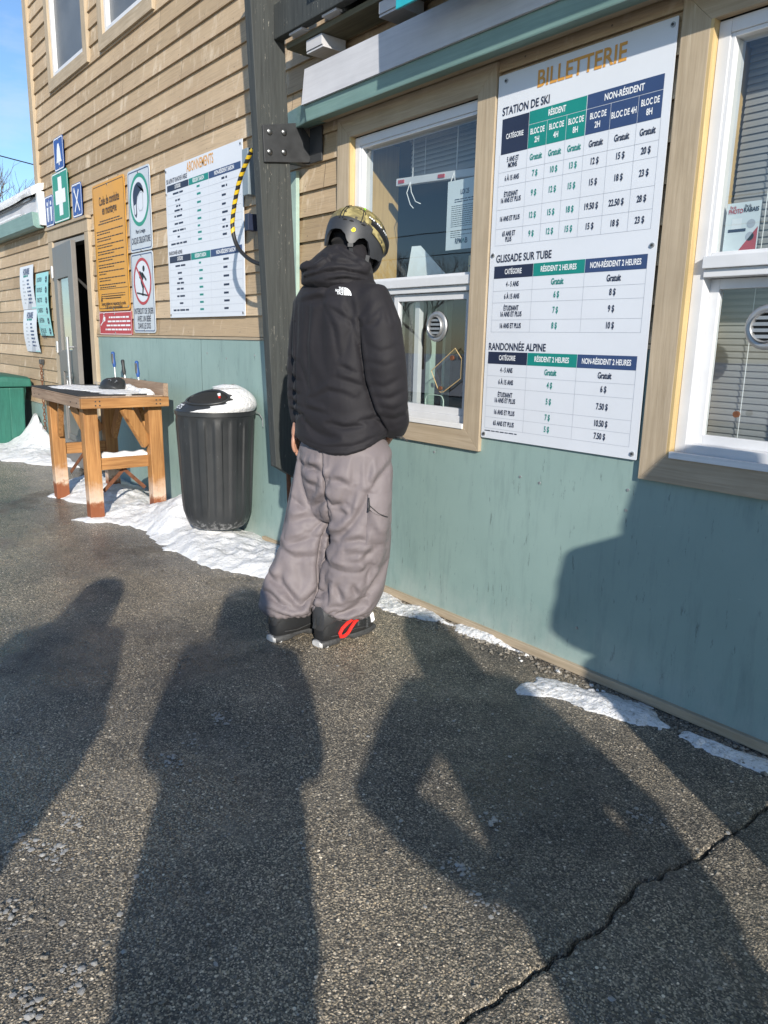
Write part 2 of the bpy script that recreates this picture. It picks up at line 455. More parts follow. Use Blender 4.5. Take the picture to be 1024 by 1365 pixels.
M['paper'] = m_plain('paper', (0.66, 0.72, 0.74), 0.7, var=0.03, bmp=0.02)
M['door'] = m_plain('door_paint', (0.155, 0.145, 0.135), 0.45, var=0.12, scale=4)
M['door_lite'] = m_plain('door_frame_paint', (0.30, 0.28, 0.25), 0.5, var=0.1)
M['bin'] = m_hdpe()
M['dumpster'] = m_wood('green_plastic', (0.012, 0.095, 0.070), (0.022, 0.135, 0.10), 'z', 0.5, bmp=0.03)
M['table_x'] = m_table('stained_pine_x', 'x')
M['table_y'] = m_table('stained_pine_y', 'y')
M['table_z'] = m_table('stained_pine_z', 'z')
M['grey_wood'] = m_wood('weathered_grey_wood', (0.20, 0.13, 0.085), (0.34, 0.245, 0.175), 'x', 0.75)
M['mat'] = m_plain('rubber_mat', (0.022, 0.023, 0.025), 0.75, var=0.3, scale=40, bmp=0.3)
M['tool_blue'] = m_plain('tool_blue', (0.015, 0.065, 0.24), 0.4)
M['tool_black'] = m_plain('tool_black', (0.018, 0.019, 0.02), 0.5)
M['jacket'] = m_fabric('black_shell_fabric', (0.0165, 0.0155, 0.0185), 0.68, 0.03, 1100, 0.05, 0.12, 0.003, 0.20)
M['trousers'] = m_fabric('grey_ski_fabric', (0.168, 0.146, 0.153), 0.58, 0.03, 1300, 0.04, 0.06, 0.006, 0.26)
M['knit'] = m_fabric('black_knit', (0.012, 0.0115, 0.013), 0.9, 0.05, 500, 0.3)
M['skin'] = m_plain('skin', (0.42, 0.22, 0.15), 0.5, var=0.1, scale=30, obj=True)
M['helmet'] = m_plain('helmet_grey', (0.026, 0.028, 0.032), 0.5, var=0.12, obj=True, bmp=0.02)
M['helmet_dark'] = m_plain('helmet_black', (0.020, 0.021, 0.024), 0.35, obj=True, bmp=0.02)
M['camo'] = m_camo()
M['lens'] = m_plain('goggle_lens', (0.20, 0.15, 0.05), 0.12, 0.7, obj=True, bmp=0)
M['boot'] = m_plain('boot_plastic', (0.020, 0.021, 0.023), 0.45, obj=True, bmp=0.04)
M['boot_cuff'] = m_plain('boot_cuff_plastic', (0.040, 0.041, 0.044), 0.5, var=0.2, obj=True, bmp=0.05)
M['boot_sole'] = m_plain('boot_sole', (0.045, 0.046, 0.048), 0.6, var=0.4, scale=60, obj=True)
M['boot_grit'] = m_plain('boot_heel_pad', (0.50, 0.50, 0.50), 0.5, var=0.2, obj=True)
M['red'] = m_plain('red_plastic', (0.70, 0.025, 0.02), 0.38, obj=True, bmp=0)
M['yellow'] = m_plain('yellow_dot', (0.78, 0.60, 0.02), 0.4, obj=True, bmp=0)
M['lime'] = m_plain('lime_clip', (0.30, 0.75, 0.06), 0.4, obj=True, bmp=0)
M['coat_navy'] = m_fabric('navy_coat_fabric', (0.03, 0.035, 0.055), 0.6)
M['coat_green'] = m_fabric('green_coat_fabric', (0.05, 0.075, 0.05), 0.6)
M['coat_red'] = m_fabric('maroon_coat_fabric', (0.12, 0.03, 0.035), 0.6)
M['coat_grey'] = m_fabric('charcoal_coat_fabric', (0.05, 0.05, 0.055), 0.6)
M['bark'] = m_wood('bark', (0.07, 0.058, 0.048), (0.15, 0.125, 0.105), 'z', 0.85)
M['blind'] = m_plain('blind_slat', (0.30, 0.30, 0.30), 0.55, var=0.04, bmp=0)
M['cable_black'] = m_plain('cable_black', (0.018, 0.018, 0.019), 0.5)
M['cable_yellow'] = m_plain('cable_yellow', (0.62, 0.42, 0.02), 0.5)
M['conduit_grey'] = m_plain('conduit_box_grey', (0.20, 0.25, 0.29), 0.5)
M['cyan'] = m_plain('cyan_banner', (0.02, 0.36, 0.42), 0.5, bmp=0)
M['deck'] = m_wood('mossy_deck_board', (0.085, 0.080, 0.050), (0.165, 0.155, 0.105), 'x', 0.8)
M['roofing'] = m_plain('grey_roof_metal', (0.34, 0.35, 0.36), 0.5, 0.2, var=0.06)
M['stone'] = m_plain('loose_stone', (0.21, 0.19, 0.16), 0.8, var=0.7, scale=40, bmp=0.2)
M['ice'] = m_plain('dirty_ice', (0.30, 0.295, 0.285), 0.3, var=0.25, scale=30, bmp=0.2)
M['concrete'] = m_plain('concrete_footing', (0.22, 0.21, 0.20), 0.85, var=0.35, scale=8, bmp=0.3)
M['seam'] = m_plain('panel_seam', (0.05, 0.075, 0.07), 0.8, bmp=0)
M['hole_shade'] = m_plain('painted_hole_shade', (0.012, 0.012, 0.012), 0.9, bmp=0.3)  # near-black standing for the shade inside the bin opening and helmet vents

# ------------------------------------------------------------------ mesh helpers
FR = {}                                        # object -> world offset of its frame

class MB:
    def __init__(self):
        self.v = []
        self.f = []
        self.m = []
    def add(self, verts, faces, mi=0):
        o = len(self.v)
        self.v += [tuple(map(float, p)) for p in verts]
        self.f += [tuple(i + o for i in f) for f in faces]
        self.m += [mi] * len(faces)
        return self
    def box(self, x0, x1, y0, y1, z0, z1, mi=0):
        v = [(x0, y0, z0), (x1, y0, z0), (x1, y1, z0), (x0, y1, z0), (x0, y0, z1), (x1, y0, z1), (x1, y1, z1), (x0, y1, z1)]
        return self.add(v, [(0, 3, 2, 1), (4, 5, 6, 7), (0, 1, 5, 4), (1, 2, 6, 5), (2, 3, 7, 6), (3, 0, 4, 7)], mi)
    def hexa(self, v, mi=0):
        return self.add(v, [(0, 3, 2, 1), (4, 5, 6, 7), (0, 1, 5, 4), (1, 2, 6, 5), (2, 3, 7, 6), (3, 0, 4, 7)], mi)
    def bar(self, a, b, w, d, up=(0, 0, 1), mi=0):
        a, b = Vector(a), Vector(b)
        t = (b - a).normalized()
        s = t.cross(Vector(up))
        if s.length < 1e-4:
            s = t.cross(Vector((1, 0, 0)))
        s.normalize()
        u = s.cross(t)
        v = []
        for p in (a, b):
            for i, j in ((-1, -1), (1, -1), (1, 1), (-1, 1)):
                v.append(p + s * (w / 2 * i) + u * (d / 2 * j))
        return self.hexa(v, mi)
    def quad(self, pts, mi=0):
        return self.add(pts, [tuple(range(len(pts)))], mi)
    def tube(self, pts, rad, n=10, mi=0, cap=True, closed=False):
        pts = [Vector(p) for p in pts]
        k = len(pts)
        rad = [rad] * k if isinstance(rad, (int, float)) else list(rad)
        verts, faces = [], []
        prev = None
        for i, p in enumerate(pts):
            if closed:
                t = pts[(i + 1) % k] - pts[i - 1]
            else:
                t = pts[min(i + 1, k - 1)] - pts[max(i - 1, 0)]
            t.normalize()
            if prev is None:
                a = Vector((0, 0, 1)) if abs(t.z) < 0.9 else Vector((1, 0, 0))
                u = t.cross(a).normalized()
            else:
                u = (prev - t * prev.dot(t)).normalized()
            prev = u
            w = t.cross(u)
            for j in range(n):
                an = 2 * math.pi * j / n
                verts.append(p + (u * math.cos(an) + w * math.sin(an)) * rad[i])
        for i in range(k if closed else k - 1):
            i2 = (i + 1) % k
            for j in range(n):
                j2 = (j + 1) % n
                faces.append((i * n + j, i * n + j2, i2 * n + j2, i2 * n + j))
        if cap and not closed:
            faces.append(tuple(range(n - 1, -1, -1)))
            faces.append(tuple((k - 1) * n + j for j in range(n)))
        return self.add(verts, faces, mi)
    def rings(self, rings, cap=True, mi=0):
        n = len(rings[0])
        verts = [p for r in rings for p in r]
        faces = []
        for i in range(len(rings) - 1):
            for j in range(n):
                j2 = (j + 1) % n
                faces.append((i * n + j, i * n + j2, (i + 1) * n + j2, (i + 1) * n + j))
        if cap:
            faces.append(tuple(range(n - 1, -1, -1)))
            faces.append(tuple((len(rings) - 1) * n + j for j in range(n)))
        return self.add(verts, faces, mi)
    def ball(self, c, r, n=14, mi=0):
        r = (r, r, r) if isinstance(r, (int, float)) else r
        rg = []
        for i in range(1, n):
            th = math.pi * i / n
            rg.append([(c[0] + r[0] * math.sin(th) * math.cos(2 * math.pi * j / (2 * n)), c[1] + r[1] * math.sin(th) * math.sin(2 * math.pi * j / (2 * n)), c[2] - r[2] * math.cos(th)) for j in range(2 * n)])
        return self.rings(rg, True, mi)
    def disc_y(self, x, z, y0, y1, r, n=20, mi=0, rx=None):
        rx = rx or r
        a = [(x + rx * math.cos(2 * math.pi * j / n), y1, z + r * math.sin(2 * math.pi * j / n)) for j in range(n)]
        b = [(x + rx * math.cos(2 * math.pi * j / n), y0, z + r * math.sin(2 * math.pi * j / n)) for j in range(n)]
        return self.rings([a, b], True, mi)
    def prism_y(self, pts, y0, y1, mi=0):
        n = len(pts)
        v = [(x, y0, z) for x, z in pts] + [(x, y1, z) for x, z in pts]
        f = [tuple(range(n)), tuple(range(2 * n - 1, n - 1, -1))]
        f += [((i + 1) % n, i, n + i, n + (i + 1) % n) for i in range(n)]
        return self.add(v, f, mi)
    def build(self, name, mats, parent=None, smooth=False, bev=0.0, kind=None, fixn=True):
        me = bpy.data.meshes.new(name)
        off = FR.get(parent, Vector((0, 0, 0))) if parent else Vector((0, 0, 0))
        me.from_pydata([(x - off.x, y - off.y, z - off.z) for x, y, z in self.v], [], self.f)
        me.polygons.foreach_set('material_index', self.m)
        return finish(name, me, mats, parent, smooth, bev, kind, fixn and mats not in ('glass', 'acrylic'))

def finish(name, me, mats, parent=None, smooth=False, bev=0.0, kind=None, fixn=True):
    for m in (mats if isinstance(mats, (list, tuple)) else [mats]):
        me.materials.append(M[m] if isinstance(m, str) else m)
    if bev or fixn:
        bm = bmesh.new()
        bm.from_mesh(me)
        if fixn:
            bmesh.ops.recalc_face_normals(bm, faces=bm.faces)
        if bev:
            es = [e for e in bm.edges if len(e.link_faces) == 2 and e.calc_face_angle(0) > 0.6]
            bmesh.ops.bevel(bm, geom=es, offset=bev, segments=2, affect='EDGES', profile=0.6)
        bm.to_mesh(me)
        bm.free()
    if smooth:
        me.polygons.foreach_set('use_smooth', [True] * len(me.polygons))
        if smooth != 'all':
            try:
                me.set_sharp_from_angle(angle=R(38))
            except Exception:
                pass
    me.update()
    o = bpy.data.objects.new(name, me)
    COL.objects.link(o)
    if parent:
        o.parent = parent
        FR[o] = FR.get(parent, Vector((0, 0, 0)))
    if kind:
        o['kind'] = kind
    return o

def thing(name, label, cat, loc=(0, 0, 0), rz=0.0, group=None, frame=True):
    o = bpy.data.objects.new(name, None)
    o.empty_display_size = 0.1
    COL.objects.link(o)
    o.location = loc
    o.rotation_euler = (0, 0, rz)
    o['label'] = label
    o['category'] = cat
    if group:
        o['group'] = group
    FR[o] = Vector(loc) if frame else Vector((0, 0, 0))   # frame=False: part coordinates are already local
    return o

def tag(o, label, cat, group=None, kind=None):
    o['label'] = label
    o['category'] = cat
    if group:
        o['group'] = group
    if kind:
        o['kind'] = kind
    return o

def eval_mesh(me, mods):
    """mesh with modifiers applied; mods = [(type, {attr: value})]"""
    o = bpy.data.objects.new('scratch', me)
    COL.objects.link(o)
    for t, kw in mods:
        md = o.modifiers.new('m', t)
        for k, v in kw.items():
            setattr(md, k, v)
    dg = bpy.context.evaluated_depsgraph_get()
    dg.update()
    out = bpy.data.meshes.new_from_object(o.evaluated_get(dg))
    bpy.data.objects.remove(o)
    out.materials.clear()
    return out

# value noise for shaped surfaces
_perm = RNG.random((64, 64, 64))
def vnoise(p):
    p = np.asarray(p, float)
    i = np.floor(p).astype(int)
    f = p - i
    f = f * f * (3 - 2 * f)
    r = 0
    for dx in (0, 1):
        for dy in (0, 1):
            for dz in (0, 1):
                w = (f[..., 0] if dx else 1 - f[..., 0]) * (f[..., 1] if dy else 1 - f[..., 1]) * (f[..., 2] if dz else 1 - f[..., 2])
                r = r + w * _perm[(i[..., 0] + dx) % 64, (i[..., 1] + dy) % 64, (i[..., 2] + dz) % 64]
    return r
def fbm(p, oct=4):
    p = np.asarray(p, float)
    s, a, t = 0, 1.0, 0
    for k in range(oct):
        s = s + a * vnoise(p * 2 ** k + 17.3 * k)
        t += a
        a *= 0.5
    return s / t

# ------------------------------------------------------------------ printing on signs
class Print:
    """collects flat print for one sign face. u to the right, v up, origin at the sign's lower left corner"""
    def __init__(self, x0, z0, y):
        self.x0, self.z0, self.y = x0, z0, y
        self.mb = MB()
        self.mats = []
        self.txt = []
        self.layer = 0
    def mi(self, m):
        if m not in self.mats:
            self.mats.append(m)
        return self.mats.index(m)
    def P(self, u, v, l=0):
        return (self.x0 + u, self.y - 0.0008 * l, self.z0 + v)
    def rect(self, u0, v0, u1, v1, m, l=1):
        self.mb.add([self.P(u0, v0, l), self.P(u1, v0, l), self.P(u1, v1, l), self.P(u0, v1, l)], [(0, 1, 2, 3)], self.mi(m))
    def poly(self, pts, m, l=1):
        self.mb.add([self.P(u, v, l) for u, v in pts], [tuple(range(len(pts)))], self.mi(m))
    def line(self, a, b, w, m, l=1):
        a, b = Vector((*a, 0)), Vector((*b, 0))
        d = (b - a).normalized()
        n = Vector((-d.y, d.x, 0)) * (w / 2)
        self.poly([(p.x, p.y) for p in (a - n, b - n, b + n, a + n)], m, l)
    def ring(self, u, v, r0, r1, m, l=1, n=36, ax=1.0, a0=0, a1=2 * math.pi):
        pr = []
        for i in range(n + 1):
            a = a0 + (a1 - a0) * i / n
            pr.append((math.cos(a) * ax, math.sin(a)))
        for i in range(n):
            self.poly([(u + pr[i][0] * r0, v + pr[i][1] * r0), (u + pr[i][0] * r1, v + pr[i][1] * r1), (u + pr[i + 1][0] * r1, v + pr[i + 1][1] * r1), (u + pr[i + 1][0] * r0, v + pr[i + 1][1] * r0)], m, l)
    def disc(self, u, v, r, m, l=1, ax=1.0, n=28):
        self.poly([(u + math.cos(2 * math.pi * i / n) * r * ax, v + math.sin(2 * math.pi * i / n) * r) for i in range(n)], m, l)
    def border(self, w, h, inset, t, m, rad=0.03, l=1):
        def path(ins, r):
            q = []
            for cx, cy, a in ((w - ins - r, h - ins - r, 0), (ins + r, h - ins - r, 90), (ins + r, ins + r, 180), (w - ins - r, ins + r, 270)):
                for k in range(5):
                    an = R(a + 22.5 * k)
                    q.append((cx + r * math.cos(an), cy + r * math.sin(an)))
            return q
        a, b = path(inset, rad), path(inset + t, max(0.004, rad - t))
        for i in range(len(a)):
            j = (i + 1) % len(a)
            self.poly([a[i], a[j], b[j], b[i]], m, l)
    def bars(self, u0, u1, v, h, m, l=1, seed=0):
        """a line of print too small to read: word-long dashes"""
        rg = random.Random(seed * 977 + int(v * 1e5))
        u = u0
        while u < u1 - h:
            w = min(u1 - u, h * rg.uniform(1.6, 6))
            self.rect(u, v - h * 0.36, u + w, v + h * 0.36, m, l)
            u += w + h * 0.7
    def text(self, s, u, v, size, m, align='CENTER', xs=0.72, bold=0.04, l=2, width=None):
        self.txt.append((s, u, v, size, m, align, xs, bold, l, width))
    def build(self, name, parent, xform=None):
        made = []
        for s, u, v, size, m, align, xs, bold, l, width in self.txt:
            cu = bpy.data.curves.new('t', 'FONT')
            cu.body = s
            cu.size = size / 0.60
            cu.align_x = align
            cu.align_y = 'CENTER'
            cu.offset = bold * size
            cu.resolution_u = 3
            o = bpy.data.objects.new('t', cu)
            COL.objects.link(o)
            made.append(o)
        if made:
            dg = bpy.context.evaluated_depsgraph_get()
            dg.update()
            for o, (s, u, v, size, m, align, xs, bold, l, width) in zip(made, self.txt):
                me = bpy.data.meshes.new_from_object(o.evaluated_get(dg))
                co = np.zeros(len(me.vertices) * 3)
                me.vertices.foreach_get('co', co)
                co = co.reshape(-1, 3)
                if len(co) == 0:
                    continue
                if width:
                    ext = co[:, 0].max() - co[:, 0].min()
                    xs = width / ext
                yc = 0.345 * cu.size * 0 
                vs = [self.P(u + x * xs, v + y, l) for x, y, _ in co]
                self.mb.add(vs, [tuple(p.vertices) for p in me.polygons], self.mi(m))
                bpy.data.meshes.remove(me)
        for o in made:
            c = o.data
            bpy.data.objects.remove(o)
            bpy.data.curves.remove(c)
        if xform:
            self.mb.v = [xform(p) for p in self.mb.v]
        me = bpy.data.meshes.new(name)
        off = FR.get(parent, Vector((0, 0, 0)))
        me.from_pydata([(x - off.x, y - off.y, z - off.z) for x, y, z in self.mb.v], [], self.mb.f)
        me.polygons.foreach_set('material_index', self.mb.m)
        # print faces look out of the wall
        bm = bmesh.new()
        bm.from_mesh(me)
        bm.normal_update()
        fl = [f for f in bm.faces if f.normal.y > 0]
        bmesh.ops.reverse_faces(bm, faces=fl)
        bm.to_mesh(me)
        bm.free()
        return finish(name, me, self.mats, parent, fixn=False)

def rrect(w, h, r, n=4):
    q = []
    for cx, cy, a in ((w - r, h - r, 0), (r, h - r, 90), (r, r, 180), (w - r, r, 270)):
        for k in range(n + 1):
            an = R(a + 90 * k / n)
            q.append((cx + r * math.cos(an), cy + r * math.sin(an)))
    return q

YW = 2.52          # plane of the wall
YS = 2.508         # face of signs

def sign_board(name, label, x0, z0, w, h, mat, rad=0.004, cat='sign', group=None, edge=None, thick=0.004, y=YS):
    t = thing(name, label, cat, (x0, y + thick, z0), group=group)
    b = MB()
    q = [(x0 + u, z0 + v) for u, v in rrect(w, h, rad)]
    b.prism_y(q, y, y + thick)
    b.build('board', mat, t)
    return t, Print(x0, z0, y)

def screws(t, pts, y=YS, r=0.009):
    for x, z in pts:
        s = MB()
        s.disc_y(x, z, y - 0.004, y, r, 14)
        s.disc_y(x, z, y - 0.007, y - 0.004, r * 0.5, 10, 1)
        s.build('screw', ['galv', 'steel'], t)

# ------------------------------------------------------------------ ground
def build_ground():
    # one sheet; fine cells near the camera so the joint across the tarmac is a real groove
    def axis(lo, hi, n0, fine):
        a = [lo + (hi - lo) * i / n0 for i in range(n0 + 1)]
        return a
    cx = [-80, -50, -30, -20, -15]
    xs = list(np.arange(-12, -3.2, 0.2)) + list(np.arange(-3.2, -1.05, 0.03)) + list(np.arange(-1.05, -0.70, 0.0032)) + list(np.arange(-0.70, 0.6, 0.03)) + list(np.arange(0.6, 6, 0.3))
    xs = cx + xs + [8, 12, 20, 30, 50, 80]
    ys = [-80, -50, -30, -20, -12, -8, -6, -4, -3, -2] + list(np.arange(-1.4, 0.2, 0.05)) + list(np.arange(0.2, 2.60, 0.014)) + [2.65, 3, 4, 6, 10, 20, 40, 80]
    xs, ys = np.array(xs), np.array(ys)
    X, Y = np.meshgrid(xs, ys, indexing='ij')
    P = np.stack([X, Y, 0 * X], -1)
    near = np.clip((4.5 - np.abs(X + 1.5)) / 2, 0, 1) * np.clip((3.2 - np.abs(Y - 1.0)) / 1.2, 0, 1)
    Z = (fbm(P * 1.3, 3) - 0.5) * 0.02 * near + (fbm(P * 14, 3) - 0.5) * 0.006 * near
    # the joint: runs out from the wall, ragged
    path = -0.868 + (fbm(np.stack([Y * 3.1, 0 * Y + 3.3, 0 * Y], -1), 4) - 0.5) * 0.085 + (vnoise(np.stack([Y * 26, 0 * Y + 9.3, 0 * Y], -1)) - 0.5) * 0.02
    path = path + 0.03 * np.clip((Y - 1.9) / 0.6, 0, 1)
    wid = 0.0016 + 0.0036 * vnoise(np.stack([Y * 11, 0 * Y + 1.3, 0 * Y], -1))
    d = np.abs(X - path)
    Z = Z - 0.03 * np.clip(1.5 - d / wid, 0, 1) - 0.003 * np.exp(-(d / 0.04) ** 2) - 0.012 * np.clip(1 - d / (0.022 * vnoise(np.stack([Y * 17, 0 * Y + 4.4, 0 * Y], -1)) + 0.001), 0, 1) * (vnoise(np.stack([X * 90, Y * 90, 0 * Y], -1)) > 0.45)
    n, k = X.shape
    v = np.stack([X, Y, Z], -1).reshape(-1, 3)
    idx = np.arange(n * k).reshape(n, k)
    f = np.stack([idx[:-1, :-1], idx[1:, :-1], idx[1:, 1:], idx[:-1, 1:]], -1).reshape(-1, 4)
    me = bpy.data.meshes.new('ground')
    me.from_pydata(v.tolist(), [], f.tolist())
    o = finish('ground', me, 'asphalt', smooth='all', fixn=False)
    o['kind'] = 'structure'
    o['label'] = 'dark asphalt yard with embedded stones and a cracked joint'
    # snow field beyond the yard
    b = MB()
    b.quad([(-80, -80, 0.02), (80, -80, 0.02), (80, -9, 0.02), (-80, -9, 0.02)])
    o = b.build('snow_field', 'snow')
    o['kind'] = 'structure'
build_ground()

def poly_dist(P, poly):
    """signed distance, positive inside"""
    poly = np.asarray(poly, float)
    d = np.full(P.shape[:-1], 1e9)
    ins = np.zeros(P.shape[:-1], bool)
    for i in range(len(poly)):
        a, b = poly[i], poly[(i + 1) % len(poly)]
        ab = b - a
        t = np.clip(((P - a) @ ab) / (ab @ ab), 0, 1)
        d = np.minimum(d, np.linalg.norm(P - a - t[..., None] * ab, axis=-1))
        c = ((a[1] > P[..., 1]) != (b[1] > P[..., 1]))
        with np.errstate(divide='ignore', invalid='ignore'):
            xx = (b[0] - a[0]) * (P[..., 1] - a[1]) / (b[1] - a[1]) + a[0]
        ins ^= c & (P[..., 0] < xx)
    return np.where(ins, d, -d)

def snow_patch(name, label, poly, height, fall, cell=0.02, base=0.0, edge_noise=0.10, lumps=0.35, seed=0, bumps=(), mat='snow', skirt=0.02, erode=0.0):
    poly = np.asarray(poly, float)
    lo, hi = poly.min(0) - 0.2, poly.max(0) + 0.2
    xs, ys = np.arange(lo[0], hi[0], cell), np.arange(lo[1], hi[1], cell)
    X, Y = np.meshgrid(xs, ys, indexing='ij')
    P = np.stack([X, Y], -1)
    P3 = np.stack([X, Y, 0 * X + seed * 3.7], -1)
    d = poly_dist(P, poly) + (fbm(P3 * 5.5, 5) - 0.5) * edge_noise * 2 - erode
    t = np.clip(d / fall, 0, 1)
    prof = 1 - (1 - t) ** 2
    H = height * prof * (1 - lumps + 2 * lumps * fbm(P3 * 3.2 + 5, 4)) + prof * height * 0.75 * (fbm(P3 * 17, 3) - 0.5) + prof * min(height, 0.05) * 0.5 * (fbm(P3 * 55, 2) - 0.5)
    for bx, by, br, bh in bumps:
        H = H + bh * np.exp(-((X - bx) ** 2 + (Y - by) ** 2) / br ** 2) * np.clip(d / 0.08, 0, 1)
    H = np.where(d > 0, np.maximum(H, 0) + min(0.002, skirt), -skirt)
    n, k = X.shape
    idx = np.arange(n * k).reshape(n, k)
    c = np.stack([idx[:-1, :-1], idx[1:, :-1], idx[1:, 1:], idx[:-1, 1:]], -1).reshape(-1, 4)
    hv = H.reshape(-1)
    keep = (hv[c] > 0).any(1)
    c = c[keep]
    used, inv = np.unique(c, return_inverse=True)
    v = np.stack([X, Y, H + base], -1).reshape(-1, 3)[used]
    me = bpy.data.meshes.new(name)
    me.from_pydata(v.tolist(), [], inv.reshape(-1, 4).tolist())
    o = finish(name, me, mat, smooth='all', fixn=False)
    tag(o, label, 'snow', kind='stuff')
    return o

# ------------------------------------------------------------------ building
def build_lodge():
    B = thing('ski_lodge', 'tan clapboard ticket lodge with teal lower panels', 'building', (-5, YW, 0))
    # openings: x0,x1,z0,z1 covered by trim or doors
    ops = [(-3.50, -2.45, 0.90, 2.47), (-1.53, -0.33, 0.90, 2.47), (-8.80, -7.66, 0, 2.42), (-8.44, -7.38, 3.74, 5.30), (-6.98, -5.94, 3.74, 5.30)]
    def siding(x0, x1, z0, z1, name, xw=None):
        b = MB()
        h = 0.1355
        k = 0
        while z0 + k * h < z1:
            a, c = z0 + k * h, min(z0 + (k + 1) * h, z1)
            cuts = sorted({a, c} | {q for o in ops for q in o[2:] if a < q < c})
            for s, e in zip(cuts[:-1], cuts[1:]):
                mid = (s + e) / 2
                iv = [(x0, x1)]
                for o in ops:
                    if o[2] < mid < o[3]:
                        nv = []
                        for p, q in iv:
                            if o[0] > p:
                                nv.append((p, min(q, o[0])))
                            if o[1] < q:
                                nv.append((max(p, o[1]), q))
                        iv = [t for t in nv if t[1] - t[0] > 1e-4]
                ys, ye = YW - 0.006 + 0.017 * (s - a) / h, YW - 0.006 + 0.017 * (e - a) / h
                for p, q in iv:
                    b.quad([(p, ys, s), (q, ys, s), (q, ye, e), (p, ye, e)])
                    if s == a:
                        b.quad([(p, ys + 0.02, s + 0.001), (q, ys + 0.02, s + 0.001), (q, ys, s), (p, ys, s)])
            k += 1
        return b.build(name, 'siding', B)
    siding(-9.18, 6.0, 1.37, 6.1, 'siding')
    ops.append((-8.95, -8.80, 0, 9))
    siding(-16.0, -8.80, 0.556, 2.60, 'siding')
    ops.pop()
    # core behind the boards
    c = MB()
    c.box(-9.17, -9.05, YW + 0.03, 8, 2.4, 6.1)
    c.box(-9.4, 6.1, 2.2, 8.2, 6.1, 6.25)
    c.box(-16, 6, 7.9, 8.0, 0, 6.1)
    c.box(5.9, 6.0, YW + 0.03, 7.9, 0, 6.1)
    c.box(-16, -9.17, YW + 0.03, 7.9, 2.55, 2.6)
    c.build('roof', 'roofing', B)
    sw = MB()
    sw.box(-9.192, -9.172, YW + 0.012, 8, 2.62, 6.09)
    sw.build('side_wall', 'siding', B)
    # corner board of the tall part
    cb = MB()
    cb.box(-9.20, -9.08, YW - 0.028, YW + 0.010, 2.62, 6.08)
    cb.build('corner_board', 'trim', B)
    # lower teal panels, ledge and foot
    p = MB()
    for a, c_, z0 in ((-7.54, -5.30, 0.0), (-5.296, 0.22, 0.0), (0.224, 6, 0.0)):
        segs = [(a, c_, 0.0, 1.348)]
        for o in ops[:2]:
            nxt = []
            for (p0, p1, q0, q1) in segs:
                if o[1] <= p0 or o[0] >= p1 or q1 <= o[2]:
                    nxt.append((p0, p1, q0, q1))
                    continue
                nxt.append((p0, p1, q0, o[2]))
                if o[0] > p0:
                    nxt.append((p0, o[0], o[2], q1))
                if o[1] < p1:
                    nxt.append((o[1], p1, o[2], q1))
            segs = nxt
        for (p0, p1, q0, q1) in segs:
            p.quad([(p0, YW, q0), (p1, YW, q0), (p1, YW, q1), (p0, YW, q1)])
    p.quad([(-16, YW, 0), (-8.86, YW, 0), (-8.86, YW, 0.55), (-16, YW, 0.55)])
    p.build('lower_panel', 'panel', B)
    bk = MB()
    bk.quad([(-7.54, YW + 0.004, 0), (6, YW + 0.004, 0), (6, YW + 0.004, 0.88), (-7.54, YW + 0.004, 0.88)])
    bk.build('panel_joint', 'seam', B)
    l = MB()
    for a, c_ in ((-7.64, -3.51), (-2.44, -1.545), (-0.32, 6)):
        l.box(a, c_, YW - 0.0072, YW + 0.02, 1.349, 1.366)
    l.box(-16, -8.87, YW - 0.012, YW + 0.02, 0.548, 0.562)
    l.build('ledge', 'trim_h', B)
    f = MB()
    f.box(-4.4, 6, YW - 0.022, YW + 0.01, 0.006, 0.042)
    f.build('foot_board', 'trim_h', B, bev=0.004)
    f = MB()
    f.box(-16, 6, YW - 0.010, YW + 0.06, -0.2, 0.005)
    f.build('footing', 'concrete', B)
    # screws left in the panel
    s = MB()
    rg = random.Random(3)
    for x, z in [(-2.16, 0.79), (-2.05, 0.78), (-1.62, 0.82), (-1.62, 0.74), (-2.72, 0.83), (-5.2, 1.25), (-4.9, 1.22), (-4.5, 1.25), (-3.2, 0.70), (-1.0, 0.3), (-1.8, 0.2)]:
        s.disc_y(x, z, YW - 0.003, YW, 0.006, 8)
    s.build('screw', 'galv', B, kind='stuff')

    # --- ticket windows
    def window(x0, x1, z0, z1, tw, mull, slider_left, name='window', top=None):
        """trim outer edges given; frame sits inside"""
        W = MB()
        yf = YW - 0.020
        # mitred trim: four trapezoid boards
        def board(pts, part, mat):
            t = MB()
            t.prism_y(pts, yf, YW + 0.01)
            return t.build(part, mat, Wp, bev=0.002)
        Wp = MB()
        xi0, xi1, zi0, zi1 = x0 + tw, x1 - tw, z0 + tw, z1 - tw
        # recessed white frame is the part that carries the rest
        fr = MB()
        fw = 0.042
        def frame_ring(a0, a1, c0, c1, w, ya, yb, mb=None, mi=0):
            mb = mb or fr
            mb.box(a0, a0 + w, ya, yb, c0, c1, mi)
            mb.box(a1 - w, a1, ya, yb, c0, c1, mi)
            mb.box(a0 + w, a1 - w, ya, yb, c1 - w, c1, mi)
            mb.box(a0 + w, a1 - w, ya, yb, c0, c0 + w, mi)
        xi1f = xi1
        xi1 = xi1 + 0.020
        frame_ring(xi0 + 0.012, xi1, zi0, zi1 - 0.004, fw, YW + 0.0125, YW + 0.10)
        frame_ring(xi0 + 0.012 + fw, xi1 - fw, mull + 0.028, zi1 - 0.004 - fw, 0.014, YW + 0.018, YW + 0.09)
        fr.box(xi0 + 0.012 + fw, xi1f - 0.001, YW - 0.010, YW + 0.09, mull - 0.012, mull + 0.028)
        fr.box(xi0 + 0.012 + fw, xi1 - fw, YW + 0.004, YW + 0.09, mull - 0.040, mull - 0.012)
        w = fr.build(name, 'white', B, bev=0.0025)
